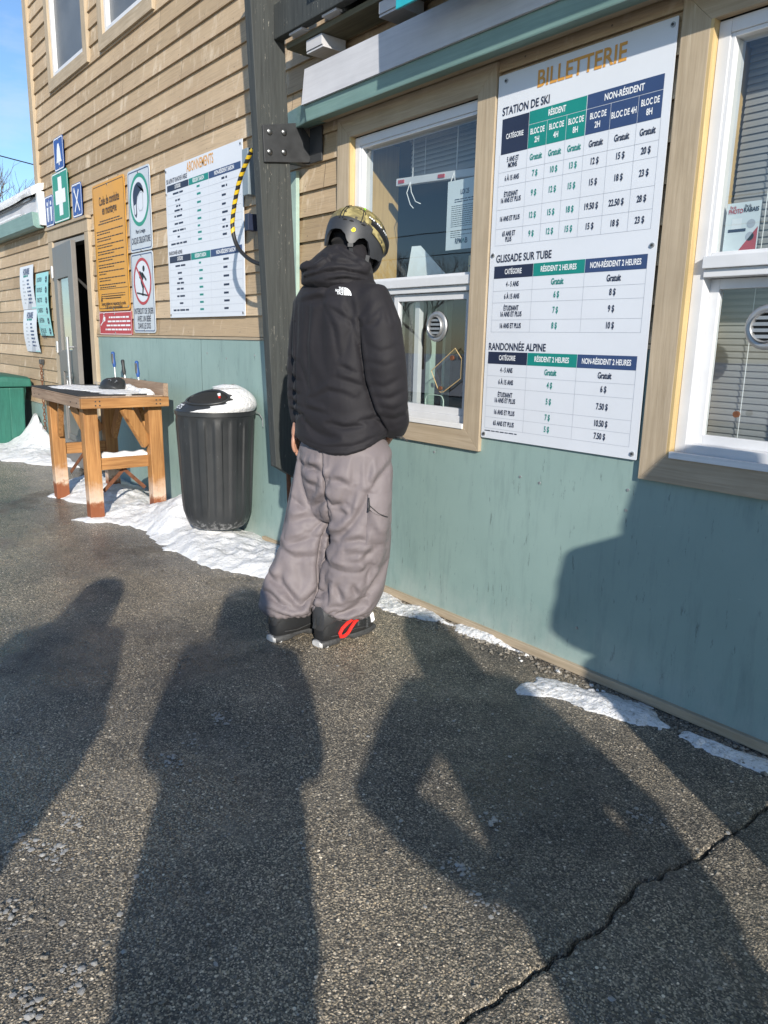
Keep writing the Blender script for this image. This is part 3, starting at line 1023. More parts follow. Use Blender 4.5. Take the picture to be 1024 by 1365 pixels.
        for pts, mat in (([(x0, z0), (xi0, zi0), (xi0, zi1), (x0, z1)], 'trim'), ([(x1, z0), (x1, z1), (xi1f, zi1), (xi1f, zi0)], 'trim'),
                         ([(x0, z1), (xi0, zi1), (xi1f, zi1), (x1, z1)], 'trim_h'), ([(x0, z0), (x1, z0), (xi1f, zi0), (xi0, zi0)], 'trim_h')):
            t = MB()
            t.prism_y(pts, yf, YW + 0.012)
            t.build('trim', mat, w, bev=0.002)
        xi1 = xi1
        st = MB()
        st.box(xi0, xi0 + 0.011, yf + 0.001, YW + 0.05, zi0, zi1)
        st.build('stop_strip', 'stop', w)
        si = MB()
        si.box(xi0 + 0.014, xi1f - 0.001, YW - 0.026, YW - 0.0045, zi0 - 0.012, zi0 + 0.012)
        si.build('sill', 'worn_white', w, bev=0.002)
        # panes
        xg0, xg1 = xi0 + 0.012 + fw + 0.014, xi1 - fw - 0.014 + 0.012
        g = MB()
        g.quad([(xg0, YW + 0.045, mull + 0.042), (xg1, YW + 0.045, mull + 0.042), (xg1, YW + 0.045, zi1 - fw - 0.018), (xg0, YW + 0.045, zi1 - fw - 0.018)])
        g.build('pane', 'glass', w)
        # lower sliding sashes
        xm = (xg0 + xg1) / 2
        for (a, c_, yy) in ((xi0 + 0.012 + fw, xm + 0.02, YW + 0.060), (xm - 0.135 if slider_left else xm - 0.02, xi1 - fw, YW + 0.022)):
            sa = MB()
            frame_ring(a, c_, zi0 + fw, mull - 0.042, 0.034, yy, yy + 0.028, sa)
            so = sa.build('sash', 'white', w, bev=0.002)
            g = MB()
            g.quad([(a + 0.034, yy + 0.014, zi0 + fw + 0.034), (c_ - 0.034, yy + 0.014, zi0 + fw + 0.034), (c_ - 0.034, yy + 0.014, mull - 0.076), (a + 0.034, yy + 0.014, mull - 0.076)])
            g.build('pane', 'glass', so)
        return w, (xi0, xi1f, zi0, zi1)
    w1, i1 = window(-3.545, -2.405, 0.872, 2.495, 0.105, 1.632, True)
    w2, i2 = window(-1.572, -0.29, 0.874, 2.495, 0.105, 1.632, False)
    def grille(w, cx, cz, yy, metal):
        g = MB()
        # rim of rings, then four louvres
        for r0, r1, dy in ((0.048, 0.073, 0.010), (0.043, 0.050, 0.020)):
            rg = []
            for k in range(9):
                a = math.pi * k / 8
                rr = (r0 + r1) / 2 - (r1 - r0) / 2 * math.cos(a)
                rg.append([(cx + rr * math.cos(2 * math.pi * j / 40), yy - dy * math.sin(a), cz + rr * math.sin(2 * math.pi * j / 40)) for j in range(40)])
            g.rings(rg, False)
        for k in range(4):
            z = cz - 0.030 + 0.020 * k
            hw = math.sqrt(max(0.0, 0.046 ** 2 - (z - cz) ** 2))
            g.bar((cx - hw, yy - 0.006, z), (cx + hw, yy - 0.006, z), 0.012, 0.011)
        g.disc_y(cx, cz, yy + 0.001, yy + 0.004, 0.047, 28, 1)
        g.build('speak_through_vent', [metal, 'dark'], w, smooth=True)
    grille(w1, -2.772, 1.433, YW + 0.034, 'galv')
    grille(w2, -1.188, 1.428, YW + 0.034, 'galv')
    # loose acrylic flap and pass-through outline behind the first window
    a = MB()
    q = [(-2.621, 1.333), (-2.575, 1.286), (-2.575, 1.195), (-2.690, 1.125), (-2.712, 1.122), (-2.726, 1.130), (-2.782, 1.222)]
    a.quad([(x, YW + 0.017, z) for x, z in reversed(q)])
    fl = a.build('acrylic_flap', 'acrylic', w1)
    e = MB()
    e.tube([(x, YW + 0.017, z) for x, z in q], 0.0022, 6, closed=True)
    e.build('flap_edge', 'stop', fl)
    for x, z, r_ in ((-2.704, 1.142, 0.010), (-2.632, 1.288, 0.012)):
        e = MB()
        e.disc_y(x, z, YW + 0.005, YW + 0.014, r_, 14)
        e.build('bolt', 'rust', fl)
    e = MB()
    pts = [(-2.835, 1.03)] + [(-2.835 + 0.03 - 0.03 * math.cos(t), 1.075 + 0.03 * math.sin(t)) for t in np.linspace(0, math.pi / 2, 6)] + [(-2.735 + 0.03 * math.sin(t), 1.075 + 0.03 * math.cos(t)) for t in np.linspace(0, math.pi / 2, 6)] + [(-2.705, 1.03)]
    e.tube([(x, YW + 0.033, z) for x, z in pts], 0.0022, 6)
    e.build('pass_through_edge', 'teal_light', w1)
    e = MB()
    e.disc_y(-1.251, 1.14, YW + 0.024, YW + 0.034, 0.011, 14)
    e.build('bolt', 'rust', w2)
    # upper windows with insect screens
    for x0, x1 in ((-8.49, -7.33), (-7.03, -5.89)):
        z0, z1, tw = 3.69, 5.35, 0.105
        fr = MB()
        xi0, xi1, zi0, zi1 = x0 + tw, x1 - tw, z0 + tw, z1 - tw
        for (a, b_, c_, d) in ((xi0, xi0 + 0.05, zi0, zi1), (xi1 - 0.05, xi1, zi0, zi1), (xi0 + 0.05, xi1 - 0.05, zi0, zi0 + 0.05), (xi0 + 0.05, xi1 - 0.05, zi1 - 0.05, zi1), (xi0 + 0.05, xi1 - 0.05, 4.52, 4.58)):
            fr.box(a, b_, YW - 0.004, YW + 0.08, c_, d)
        w = fr.build('window', 'white', B, bev=0.003)
        for pts, mat in (([(x0, z0), (xi0, z0 + tw), (xi0, zi1), (x0, z1)], 'trim'), ([(x1, z0), (x1, z1), (xi1, zi1), (xi1, zi0)], 'trim'), ([(x0, z1), (xi0, zi1), (xi1, zi1), (x1, z1)], 'trim_h'), ([(x0, z0), (x1, z0), (xi1, zi0), (xi0, zi0)], 'trim_h')):
            t = MB()
            t.prism_y(pts, YW - 0.026, YW + 0.012)
            t.build('trim', mat, w, bev=0.002)
        s = MB()
        s.box(xi0 + 0.05, xi1 - 0.05, YW + 0.03, YW + 0.034, zi0 + 0.05, zi1 - 0.05)
        s.build('screen', 'screen', w)
    # entrance door, left ajar
    tr = MB()
    tr.box(-8.86, -8.72, YW - 0.030, YW + 0.06, 0, 2.31)
    tr.box(-7.68, -7.565, YW - 0.030, YW + 0.06, 0, 2.31)
    tr.box(-8.86, -7.565, YW - 0.032, YW + 0.06, 2.312, 2.425)
    tr.box(-8.88, -7.545, YW - 0.050, YW + 0.0, 2.426, 2.452)
    dfm = tr.build('door_frame', 'trim', B, bev=0.003)
    jb = MB()
    jb.box(-8.72, -8.67, YW - 0.012, YW + 0.10, 0, 2.30)
    jb.box(-7.72, -7.68, YW - 0.012, YW + 0.10, 0, 2.30)
    jb.box(-8.67, -7.72, YW - 0.012, YW + 0.10, 2.25, 2.30)
    jb.build('jamb', 'door_lite', B)
    hx, hy, ang = -8.665, YW - 0.005, R(-5.5)
    def dv(u, d, z):
        return (hx + u * math.cos(ang) - d * math.sin(ang) * -1 * -1, hy + u * math.sin(ang) + d * math.cos(ang), z)
    def dbox(mb, u0, u1, d0, d1, z0, z1, mi=0):
        mb.hexa([dv(u0, d0, z0), dv(u1, d0, z0), dv(u1, d1, z0), dv(u0, d1, z0), dv(u0, d0, z1), dv(u1, d0, z1), dv(u1, d1, z1), dv(u0, d1, z1)], mi)
    d = MB()
    # leaf built as stiles and rails round a tall light and a low panel
    L = 0.92
    for (u0, u1, z0, z1) in ((0, 0.16, 0.02, 2.24), (L - 0.22, L, 0.02, 2.24), (0.16, L - 0.22, 0.02, 0.26), (0.16, L - 0.22, 0.98, 1.20), (0.16, L - 0.22, 1.92, 2.24)):
        dbox(d, u0, u1, -0.045, 0, z0, z1)
    dl = d.build('door', 'door', B, bev=0.003)
    g = MB()
    g.quad([dv(0.16, -0.024, 1.20), dv(L - 0.22, -0.024, 1.20), dv(L - 0.22, -0.024, 1.92), dv(0.16, -0.024, 1.92)])
    g.build('pane', 'glass', dl)
    g = MB()
    dbox(g, 0.165, L - 0.225, -0.012, -0.008, 1.20, 1.92)
    g.build('film', 'room_teal', dl)
    g = MB()
    dbox(g, 0.16, L - 0.22, -0.030, -0.012, 0.26, 0.98)
    for z0, z1, u0, u1 in ((0.30, 0.33, 0.2, L - 0.26), (0.91, 0.94, 0.2, L - 0.26), (0.33, 0.91, 0.2, 0.225), (0.33, 0.91, L - 0.285, L - 0.26)):
        dbox(g, u0, u1, -0.038, -0.030, z0, z1)
    g.build('panel', 'door', dl)
    h = MB()
    h.tube([dv(L - 0.16, -0.10, 0.62), dv(L - 0.16, -0.10, 1.34)], 0.015, 10)
    h.tube([dv(L - 0.16, -0.045, 0.72), dv(L - 0.16, -0.10, 0.72)], 0.01, 8)
    h.tube([dv(L - 0.16, -0.045, 1.24), dv(L - 0.16, -0.10, 1.24)], 0.01, 8)
    h.build('handle', 'galv', dl, smooth=True)
    h = MB()
    pts = [(L - 0.42, 0.62), (L - 0.42, 0.90), (L - 0.38, 0.94), (L - 0.26, 0.94), (L - 0.22, 0.90), (L - 0.22, 0.62)]
    h.tube([dv(u, -0.075, z) for u, z in pts], 0.010, 8)
    h.build('handle', 'galv', dl, smooth=True)
    for z in (0.45, 1.23, 2.0):
        h = MB()
        h.tube([dv(-0.008, -0.055, z - 0.06), dv(-0.008, -0.055, z + 0.06)], 0.012, 8)
        h.box(-8.72, -8.668, YW - 0.062, YW - 0.030, z - 0.055, z + 0.055)
        h.build('hinge', 'galv', dl)
    # entrance lobby behind the door
    r = MB()
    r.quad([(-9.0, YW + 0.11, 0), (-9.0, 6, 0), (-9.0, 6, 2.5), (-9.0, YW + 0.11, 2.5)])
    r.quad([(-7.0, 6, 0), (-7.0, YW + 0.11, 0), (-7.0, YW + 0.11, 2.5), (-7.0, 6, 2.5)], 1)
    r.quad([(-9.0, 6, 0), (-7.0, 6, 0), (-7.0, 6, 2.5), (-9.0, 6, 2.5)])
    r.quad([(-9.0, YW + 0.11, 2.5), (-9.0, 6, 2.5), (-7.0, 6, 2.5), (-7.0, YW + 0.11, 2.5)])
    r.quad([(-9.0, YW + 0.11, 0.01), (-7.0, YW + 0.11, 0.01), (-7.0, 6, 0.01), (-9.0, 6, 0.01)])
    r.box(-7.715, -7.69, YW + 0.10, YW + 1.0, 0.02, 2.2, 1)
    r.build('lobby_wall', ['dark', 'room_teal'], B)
    h = MB()
    h.tube([(-7.73, YW + 0.2, 0.95), (-7.78, YW + 0.22, 0.95), (-7.78, YW + 0.22, 1.25), (-7.73, YW + 0.2, 1.25)], 0.018, 8)
    h.build('push_bar', 'galv', B)
    # ticket office room
    r = MB()
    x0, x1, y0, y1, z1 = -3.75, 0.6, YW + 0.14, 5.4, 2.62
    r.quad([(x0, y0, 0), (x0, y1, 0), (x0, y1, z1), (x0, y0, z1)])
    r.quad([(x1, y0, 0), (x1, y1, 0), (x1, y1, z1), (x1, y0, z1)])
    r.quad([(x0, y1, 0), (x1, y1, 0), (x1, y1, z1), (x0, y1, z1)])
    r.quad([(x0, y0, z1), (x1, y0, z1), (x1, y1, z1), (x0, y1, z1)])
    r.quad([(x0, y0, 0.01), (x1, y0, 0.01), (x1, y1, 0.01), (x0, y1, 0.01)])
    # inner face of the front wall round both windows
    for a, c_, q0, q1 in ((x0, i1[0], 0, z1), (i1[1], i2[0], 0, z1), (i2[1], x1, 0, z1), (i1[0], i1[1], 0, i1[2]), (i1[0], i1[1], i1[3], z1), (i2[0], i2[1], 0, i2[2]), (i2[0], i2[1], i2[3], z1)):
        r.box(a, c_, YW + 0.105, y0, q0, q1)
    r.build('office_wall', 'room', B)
    # window linings
    ln = MB()
    for i in (i1, i2):
        for a, c_ in ((i[0] + 0.012, i[0] + 0.028), (i[1] - 0.03, i[1] - 0.012)):
            ln = MB()
            ln.box(a, c_, YW + 0.101, YW + 0.30, i[2], i[3])
            ln.build('window_lining', 'ply', B)
    for i in (i1, i2):
        ln = MB()
        ln.box(i[0] - 0.1, i[1] + 0.1, YW + 0.1402, YW + 0.75, 0.94, 0.975)
        ln.build('counter', 'room_teal', B)
    # lintel over the ticket windows: teal flashing and white fascia
    hd = MB()
    hd.add([(-3.64, 2.365, 2.475), (6, 2.365, 2.475), (6, 2.352, 2.555), (-3.64, 2.352, 2.555), (-3.64, 2.50, 2.505), (6, 2.50, 2.505), (6, 2.50, 2.60), (-3.64, 2.50, 2.60)],
           [(0, 1, 2, 3), (0, 4, 5, 1), (3, 2, 6, 7), (0, 3, 7, 4), (1, 5, 6, 2), (4, 7, 6, 5)])
    hd.hexa([(-4.02, 2.46, 2.50), (-3.642, 2.375, 2.480), (-3.642, 2.50, 2.50), (-4.02, 2.50, 2.51), (-4.02, 2.455, 2.600), (-3.642, 2.366, 2.575), (-3.642, 2.50, 2.60), (-4.02, 2.50, 2.61)])
    hd.build('flashing', 'teal_flash', B, bev=0.006)
    s = MB()
    s.box(-3.64, 6, 2.372, 2.496, 2.4965, 2.5005)
    s.build('soffit_strip', 'trim_h', B)
    fa = MB()
    n = 40
    fa.hexa([(-3.64, 2.336, 2.551), (6, 2.336, 2.551), (6, 2.350, 2.551), (-3.64, 2.350, 2.551), (-3.64, 2.355, 2.725), (6, 2.355, 2.725), (6, 2.367, 2.725), (-3.64, 2.367, 2.725)])
    fa.build('fascia', 'fascia', B)
    # low wing to the left: two stepped eaves
    e = MB()
    e.prism_x = None
    def ex(mb, prof, x0, x1, mi=0):
        nn = len(prof)
        mb.add([(x0, y, z) for y, z in prof] + [(x1, y, z) for y, z in prof], [tuple(range(nn)), tuple(range(2 * nn - 1, nn - 1, -1))] + [((i + 1) % nn, i, nn + i, nn + (i + 1) % nn) for i in range(nn)], mi)
    g = MB()
    ex(g, [(2.395, 2.49), (2.43, 2.47), (2.50, 2.475), (2.50, 2.62), (2.385, 2.63)], -16, -9.0)
    g.build('gutter', 'teal_flash', B, bev=0.004)
    g = MB()
    ex(g, [(2.44, 2.63), (2.50, 2.63), (2.50, 2.80), (2.46, 2.80)], -16, -9.02)
    g.build('eave_board', 'fascia', B)
    g = MB()
    ex(g, [(2.455, 2.50), (2.515, 2.50), (2.515, 2.84), (2.44, 2.84), (2.44, 2.80)], -9.019, -8.955)
    g.build('eave_end', 'white', B, bev=0.004)
    g = MB()
    ex(g, [(2.43, 2.802), (6.5, 3.5), (6.5, 3.45), (2.43, 2.78)], -16, -9.205)
    g.build('wing_roof', 'roofing', B)
    return B
LODGE = build_lodge()

# snow on the wing roof and in its gutter
def roof_snow():
    xs = np.arange(-16, -8.94, 0.06)
    prof = [(2.395, 2.795), (2.385, 2.83), (2.40, 2.875), (2.46, 2.915), (2.7, 2.965), (3.4, 3.10), (6.5, 3.66)]
    v, f = [], []
    for i, x in enumerate(xs):
        xx = min(x, -9.206) if False else x
        for j, (y, z) in enumerate(prof):
            w = 0.05 * (fbm(np.array([x * 1.4, y * 1.4, j * 0.3]), 3) - 0.5)
            yy = y if j < 4 else y
            v.append((x, y + w * 0.6, z + w))
    k = len(prof)
    for i in range(len(xs) - 1):
        for j in range(k - 1):
            if xs[i + 1] > -9.22 and j >= 4:
                continue
            f.append((i * k + j, (i + 1) * k + j, (i + 1) * k + j + 1, i * k + j + 1))
    i = len(xs) - 1
    f.append(tuple(i * k + j for j in range(5)))
    me = bpy.data.meshes.new('snow')
    me.from_pydata(v, [], f)
    o = finish('snow', me, 'snow', smooth=True)
    tag(o, 'thick snow covering the roof of the low wing', 'snow', kind='stuff')
    b = MB()
    xs = np.arange(-16, -9.25, 0.08)
    rg = []
    for x in xs:
        w = 0.02 * (fbm(np.array([x * 2, 1.0, 4.0]), 3) - 0.5)
        t = min(1.0, (-9.25 - x) / 0.5 + 0.1)
        rg.append([(x, 2.395, 2.625), (x, 2.385, 2.645 * 1), (x, 2.395, 2.632 + (0.035 + w) * t), (x, 2.43, 2.634 + (0.045 + w) * t), (x, 2.4395, 2.632)])
    b.rings(rg, True)
    o = b.build('snow', 'snow', smooth=True)
    tag(o, 'thin snow lying along the teal gutter of the low wing', 'snow', kind='stuff')
roof_snow()

# ------------------------------------------------------------------ black post with bracket, and balcony above
def build_post():
    t = thing('support_post', 'black weathered timber post leaning beside the trash bin', 'post', (-3.87, 2.3, 0.4))
    b = MB()
    # leans towards the wall going down, foot cut on a slant
    def yl(z):
        return 2.176 + (2.56 - z) * 0.052
    x0, x1, dp = -3.895, -3.83, 0.195
    b.hexa([(x0, yl(.60), .62), (x1, yl(.60), .62), (x1, yl(.5) + dp, .50), (x0, yl(.5) + dp, .50), (x0, yl(3.6), 3.6), (x1, yl(3.6), 3.6), (x1, yl(3.6) + dp, 3.6), (x0, yl(3.6) + dp, 3.6)])
    b.build('timber', 'post', t, bev=0.004)
    f = MB()
    f.tube([(-3.86, 2.38, 0.58), (-3.86, 2.39, 0.28), (-3.86, 2.40, 0.02)], 0.014, 8)
    f.build('foot_rod', 'rust', t)
    p = MB()
    # steel shoe: plate on the post and box running back to the wall
    pl = [(2.205, 2.468), (2.44, 2.520), (2.515, 2.445), (2.515, 2.345), (2.50, 2.325), (2.215, 2.285)]
    n = len(pl)
    for xa, xb in ((-3.829, -3.815), (-3.910, -3.896)):
        p.add([(xa, y, z) for y, z in pl] + [(xb, y, z) for y, z in pl], [tuple(range(n)), tuple(range(2 * n - 1, n - 1, -1))] + [((i + 1) % n, i, n + i, n + (i + 1) % n) for i in range(n)])
    p.box(-3.896, -3.829, 2.40, 2.515, 2.315, 2.328)
    p.box(-3.896, -3.829, 2.503, 2.515, 2.328, 2.44)
    p.box(-3.815, -3.70, 2.503, 2.515, 2.32, 2.50)
    p.build('bracket', 'steel', t, bev=0.003)
    for y, z in ((2.245, 2.440), (2.335, 2.452), (2.245, 2.340), (2.335, 2.352)):
        q = MB()
        q.tube([(-3.816, y, z), (-3.808, y, z), (-3.802, y, z)], [0.016, 0.0155, 0.007], 12)
        q.build('bolt', 'bolt', t, smooth=True)
    u = thing('balcony', 'dark timber balcony edge over the ticket windows', 'balcony', (-2.0, 2.3, 2.8))
    b = MB()
    b.box(-3.828, 3.0, 2.285, 2.335, 2.895, 3.06)
    b.build('beam', 'post', u, bev=0.005)
    b = MB()
    b.hexa([(-3.80, 2.345, 2.855), (3.0, 2.345, 2.855), (3.0, 2.50, 2.85), (-3.80, 2.50, 2.85), (-3.80, 2.345, 2.882), (3.0, 2.345, 2.882), (3.0, 2.50, 2.882), (-3.80, 2.50, 2.882)])
    b.build('deck_board', 'deck', u, bev=0.003)
    for x in (-3.62, -3.02, -2.42, -1.82, -1.22):
        b = MB()
        b.box(x, x + 0.15, 2.356, 2.498, 2.790, 2.8)
        b.box(x + 0.004, x + 0.146, 2.350, 2.498, 2.801, 2.850)
        b.build('joist_cap', 'fascia', u, bev=0.002)
    for x in (-3.70, -3.40):
        b = MB()
        b.box(x, x + 0.12, 2.30, 2.345, 2.884, 2.894)
        b.build('spacer', 'fascia', u)
    # joists, floor boards and rail above the frame
    for k in range(7):
        x = -3.3 + 0.9 * k
        b = MB()
        b.box(x, x + 0.04, 2.336, 2.50, 2.884, 3.02)
        b.build('joist', 'post', u)
    b = MB()
    b.box(-3.3, 3.0, 2.17, 2.50, 3.062, 3.095)
    b.build('floor_board', 'deck', u)
    b = MB()
    for k in range(4):
        b.box(-2.9 + 1.6 * k, -2.81 + 1.6 * k, 2.17, 2.26, 3.096, 4.0)
    b.box(-3.82, 3.0, 2.165, 2.265, 4.0, 4.05)
    for k in range(40):
        x = -3.75 + 0.16 * k
        b.box(x, x + 0.03, 2.20, 2.23, 3.15, 3.999)
    b.build('railing', 'post', u)
    b = MB()
    b.box(-2.655, 1.2, 2.155, 2.167, 2.668, 3.75)
    tag(b.build('hanging_banner', 'cyan', bev=0.002), 'cyan sign board hung on the balcony railing, its lower edge showing at the top', 'sign board')
build_post()

# pale board standing at the wall behind the post, with the box on it
b = MB()
b.box(-4.02, -3.935, YW - 0.032, YW - 0.008, 1.37, 2.30)
tag(b.build('conduit_cover', 'teal_light', bev=0.003), 'pale teal vertical board on the siding right behind the black post', 'board')
t = thing('junction_box', 'small blue-grey electrical box mostly hidden behind the black post', 'electrical box', (-4.45, YW, 2.3))
b = MB()
b.box(-4.50, -4.425, YW - 0.07, YW - 0.008, 2.23, 2.50)
b.build('case', 'conduit_grey', t, bev=0.006)
b = MB()
b.box(-4.47, -4.425, YW - 0.075, YW - 0.008, 2.02, 2.12)
b.build('connector', 'ink_navy', t, bev=0.004)

def build_cable():
    t = thing('looped_cable', 'yellow and black striped cable looping from the post over the membership sign', 'cable', (-4.2, 2.25, 2.1))
    raw = [(-3.90, 2.27, 2.40), (-4.02, 2.26, 2.385), (-4.09, 2.255, 2.33), (-4.17, 2.25, 2.235), (-4.235, 2.25, 2.11), (-4.26, 2.25, 2.00), (-4.225, 2.255, 1.90), (-4.13, 2.26, 1.83), (-4.02, 2.27, 1.785), (-3.89, 2.29, 1.765)]
    pts = []
    P = [Vector(p) for p in raw]
    for i in range(len(P) - 1):
        p0, p1, p2, p3 = P[max(i - 1, 0)], P[i], P[i + 1], P[min(i + 2, len(P) - 1)]
        for k in range(8):
            s = k / 8
            pts.append(0.5 * ((2 * p1) + (p2 - p0) * s + (2 * p0 - 5 * p1 + 4 * p2 - p3) * s * s + (3 * p1 - p0 - 3 * p2 + p3) * s ** 3))
    pts.append(P[-1])
    c = MB()
    c.tube(pts, 0.012, 10)
    c.build('cable', 'cable_black', t, smooth=True)
    # spiral of yellow tape on the upper half
    s = MB()
    half = pts[:44]
    n = len(half)
    rib, wd = [], 0.013
    fine = []
    for i in range(n - 1):
        for k in range(6):
            fine.append((half[i].lerp(half[i + 1], k / 6), (half[i + 1] - half[i]).normalized()))
    acc, quads, prev, last = 0, [], None, None
    for p, tg in fine:
        if last is not None:
            acc += (p - last).length
        last = p
        u = tg.cross(Vector((0, 1, 0))).normalized()
        w = tg.cross(u)
        an = acc / 0.055 * 2 * math.pi
        dr = u * math.cos(an) + w * math.sin(an)
        cur = (p + dr * 0.0132 - tg * wd, p + dr * 0.0132 + tg * wd)
        if prev:
            s.quad([prev[0], prev[1], cur[1], cur[0]])
        prev = cur
    s.build('yellow_tape', 'cable_yellow', t, smooth='all')
build_cable()

# ------------------------------------------------------------------ signs
def sign_billetterie():
    x0, z0 = -2.398, 0.940
    t, p = sign_board('price_board', 'tall white price board headed BILLETTERIE between the two ticket windows', x0, z0, 0.808, 1.497, 'sign_white')
    p.text('BILLETTERIE', 0.412, 1.436, 0.052, 'ink_orange', width=0.405, bold=0.03)
    p.text('STATION DE SKI', 0.155, 1.354, 0.026, 'ink_navy', width=0.247, bold=0.03)
    p.rect(0.033, 1.190, 0.177, 1.327, 'ink_navy')
    p.rect(0.179, 1.281, 0.457, 1.329, 'ink_teal')
    p.rect(0.460, 1.281, 0.776, 1.330, 'ink_blue')
    for a, c in ((0.179, 0.272), (0.274, 0.367), (0.369, 0.457)):
        p.rect(a, 1.191, c, 1.279, 'ink_teal')
    for a, c in ((0.460, 0.566), (0.568, 0.681), (0.683, 0.776)):
        p.rect(a, 1.191, c, 1.279, 'ink_blue')
    p.text('CATÉGORIE', 0.105, 1.256, 0.0165, 'ink_white', width=0.094, bold=0.03)
    p.text('RÉSIDENT', 0.318, 1.304, 0.019, 'ink_white', width=0.085)
    p.text('NON-RÉSIDENT', 0.618, 1.304, 0.019, 'ink_white', width=0.165)
    for u, h, one in ((0.225, '2H', 0), (0.32, '4H', 0), (0.413, '8H', 0), (0.513, '2H', 0), (0.624, '4H', 1), (0.729, '8H', 0)):
        if one:
            p.text('BLOC DE ' + h, u, 1.235, 0.018, 'ink_white', width=0.104)
        else:
            p.text('BLOC DE', u, 1.251, 0.018, 'ink_white', width=0.072)
            p.text(h, u, 1.218, 0.018, 'ink_white', width=0.024)
    rows = [1.190, 1.120, 1.066, 0.972, 0.895, 0.828]
    cols = [0.026, 0.178, 0.272, 0.367, 0.458, 0.566, 0.681, 0.777]
    for v in rows[1:]:
        p.rect(0.026, v - 0.0006, 0.777, v + 0.0006, 'ink_line')
    for u in cols:
        p.rect(u - 0.0006, 0.828, u + 0.0006, 1.190, 'ink_line')
    cat = [['5 ANS ET', 'MOINS'], ['6 À 15 ANS'], ['ÉTUDIANT', '16 ANS ET PLUS'], ['16 ANS ET PLUS'], ['65 ANS ET', 'PLUS']]
    val = [['Gratuit'] * 6, ['7 $', '10 $', '13 $', '12 $', '15 $', '20 $'], ['9 $', '12 $', '15 $', '15 $', '18 $', '23 $'], ['12 $', '15 $', '18 $', '19.50 $', '22.50 $', '28 $'], ['9 $', '12 $', '15 $', '15 $', '18 $', '23 $']]
    for r in range(5):
        vm = (rows[r] + rows[r + 1]) / 2
        c = cat[r]
        for k, s in enumerate(c):
            p.text(s, 0.102, vm + (0 if len(c) == 1 else (0.011 if k == 0 else -0.012)), 0.0165, 'ink_navy', xs=0.58)
        for k in range(6):
            p.text(val[r][k], (cols[k + 1] + cols[k + 2]) / 2, vm, 0.0195, 'ink_teal' if k < 3 else 'ink_navy', xs=0.66)
    def block(title, v, top, bot, rws, c, vals):
        p.text(title, 0.02 if title[0] == 'R' else 0.038, v, 0.026, 'ink_navy', 'LEFT', width=0.32 if title[0] == 'R' else 0.30, bold=0.03)
        p.rect(c[0], bot, c[1] - 0.001, top, 'ink_navy')
        p.rect(c[1] + 0.001, bot, c[2] - 0.001, top, 'ink_teal')
        p.rect(c[2] + 0.001, bot, c[3], top, 'ink_blue')
        m = (top + bot) / 2
        p.text('CATÉGORIE', (c[0] + c[1]) / 2, m, 0.018, 'ink_white', width=0.094, bold=0.03)
        p.text('RÉSIDENT 2 HEURES', (c[1] + c[2]) / 2, m, 0.018, 'ink_white', width=0.178)
        p.text('NON-RÉSIDENT 2 HEURES', (c[2] + c[3]) / 2, m, 0.018, 'ink_white', width=0.222)
        vv = [bot] + rws
        for q in rws:
            p.rect(c[0], q - 0.0006, c[3], q + 0.0006, 'ink_line')
        for u in c:
            p.rect(u - 0.0006, rws[-1], u + 0.0006, bot, 'ink_line')
        for i, (s, a, b_) in enumerate(vals):
            m = (vv[i] + vv[i + 1]) / 2
            for k, line in enumerate(s):
                p.text(line, (c[0] + c[1]) / 2, m + (0 if len(s) == 1 else (0.012 if k == 0 else -0.013)), 0.0175, 'ink_navy', xs=0.60)
            p.text(a, (c[1] + c[2]) / 2, m, 0.0205, 'ink_teal', xs=0.62)
            p.text(b_, (c[2] + c[3]) / 2, m, 0.0205, 'ink_navy', xs=0.62)
    block('GLISSADE SUR TUBE', 0.772, 0.743, 0.692, [0.640, 0.591, 0.519, 0.468], [0.030, 0.248, 0.506, 0.776],
          [(['4 - 5 ANS'], 'Gratuit', 'Gratuit'), (['6 À 15 ANS'], '6 $', '8 $'), (['ÉTUDIANT', '16 ANS ET PLUS'], '7 $', '9 $'), (['16 ANS ET PLUS'], '8 $', '10 $')])
    block('RANDONNÉE ALPINE', 0.404, 0.383, 0.331, [0.279, 0.227, 0.145, 0.096, 0.046], [0.020, 0.246, 0.503, 0.772],
          [(['4 - 5 ANS'], 'Gratuit', 'Gratuit'), (['6 À 15 ANS'], '4 $', '6 $'), (['ÉTUDIANT', '16 ANS ET PLUS'], '5 $', '7.50 $'), (['16 ANS ET PLUS'], '7 $', '10.50 $'), (['65 ANS ET PLUS'], '5 $', '7.50 $')])
    p.bars(0.021, 0.22, 0.034, 0.006, 'ink_navy')
    p.build('print', t)
    screws(t, [(x0 + u, z0 + v) for u, v in ((0.79, 1.474), (0.043, 1.471), (0.79, 0.771), (0.019, 0.79), (0.019, 0.018), (0.789, 0.022))])
sign_billetterie()

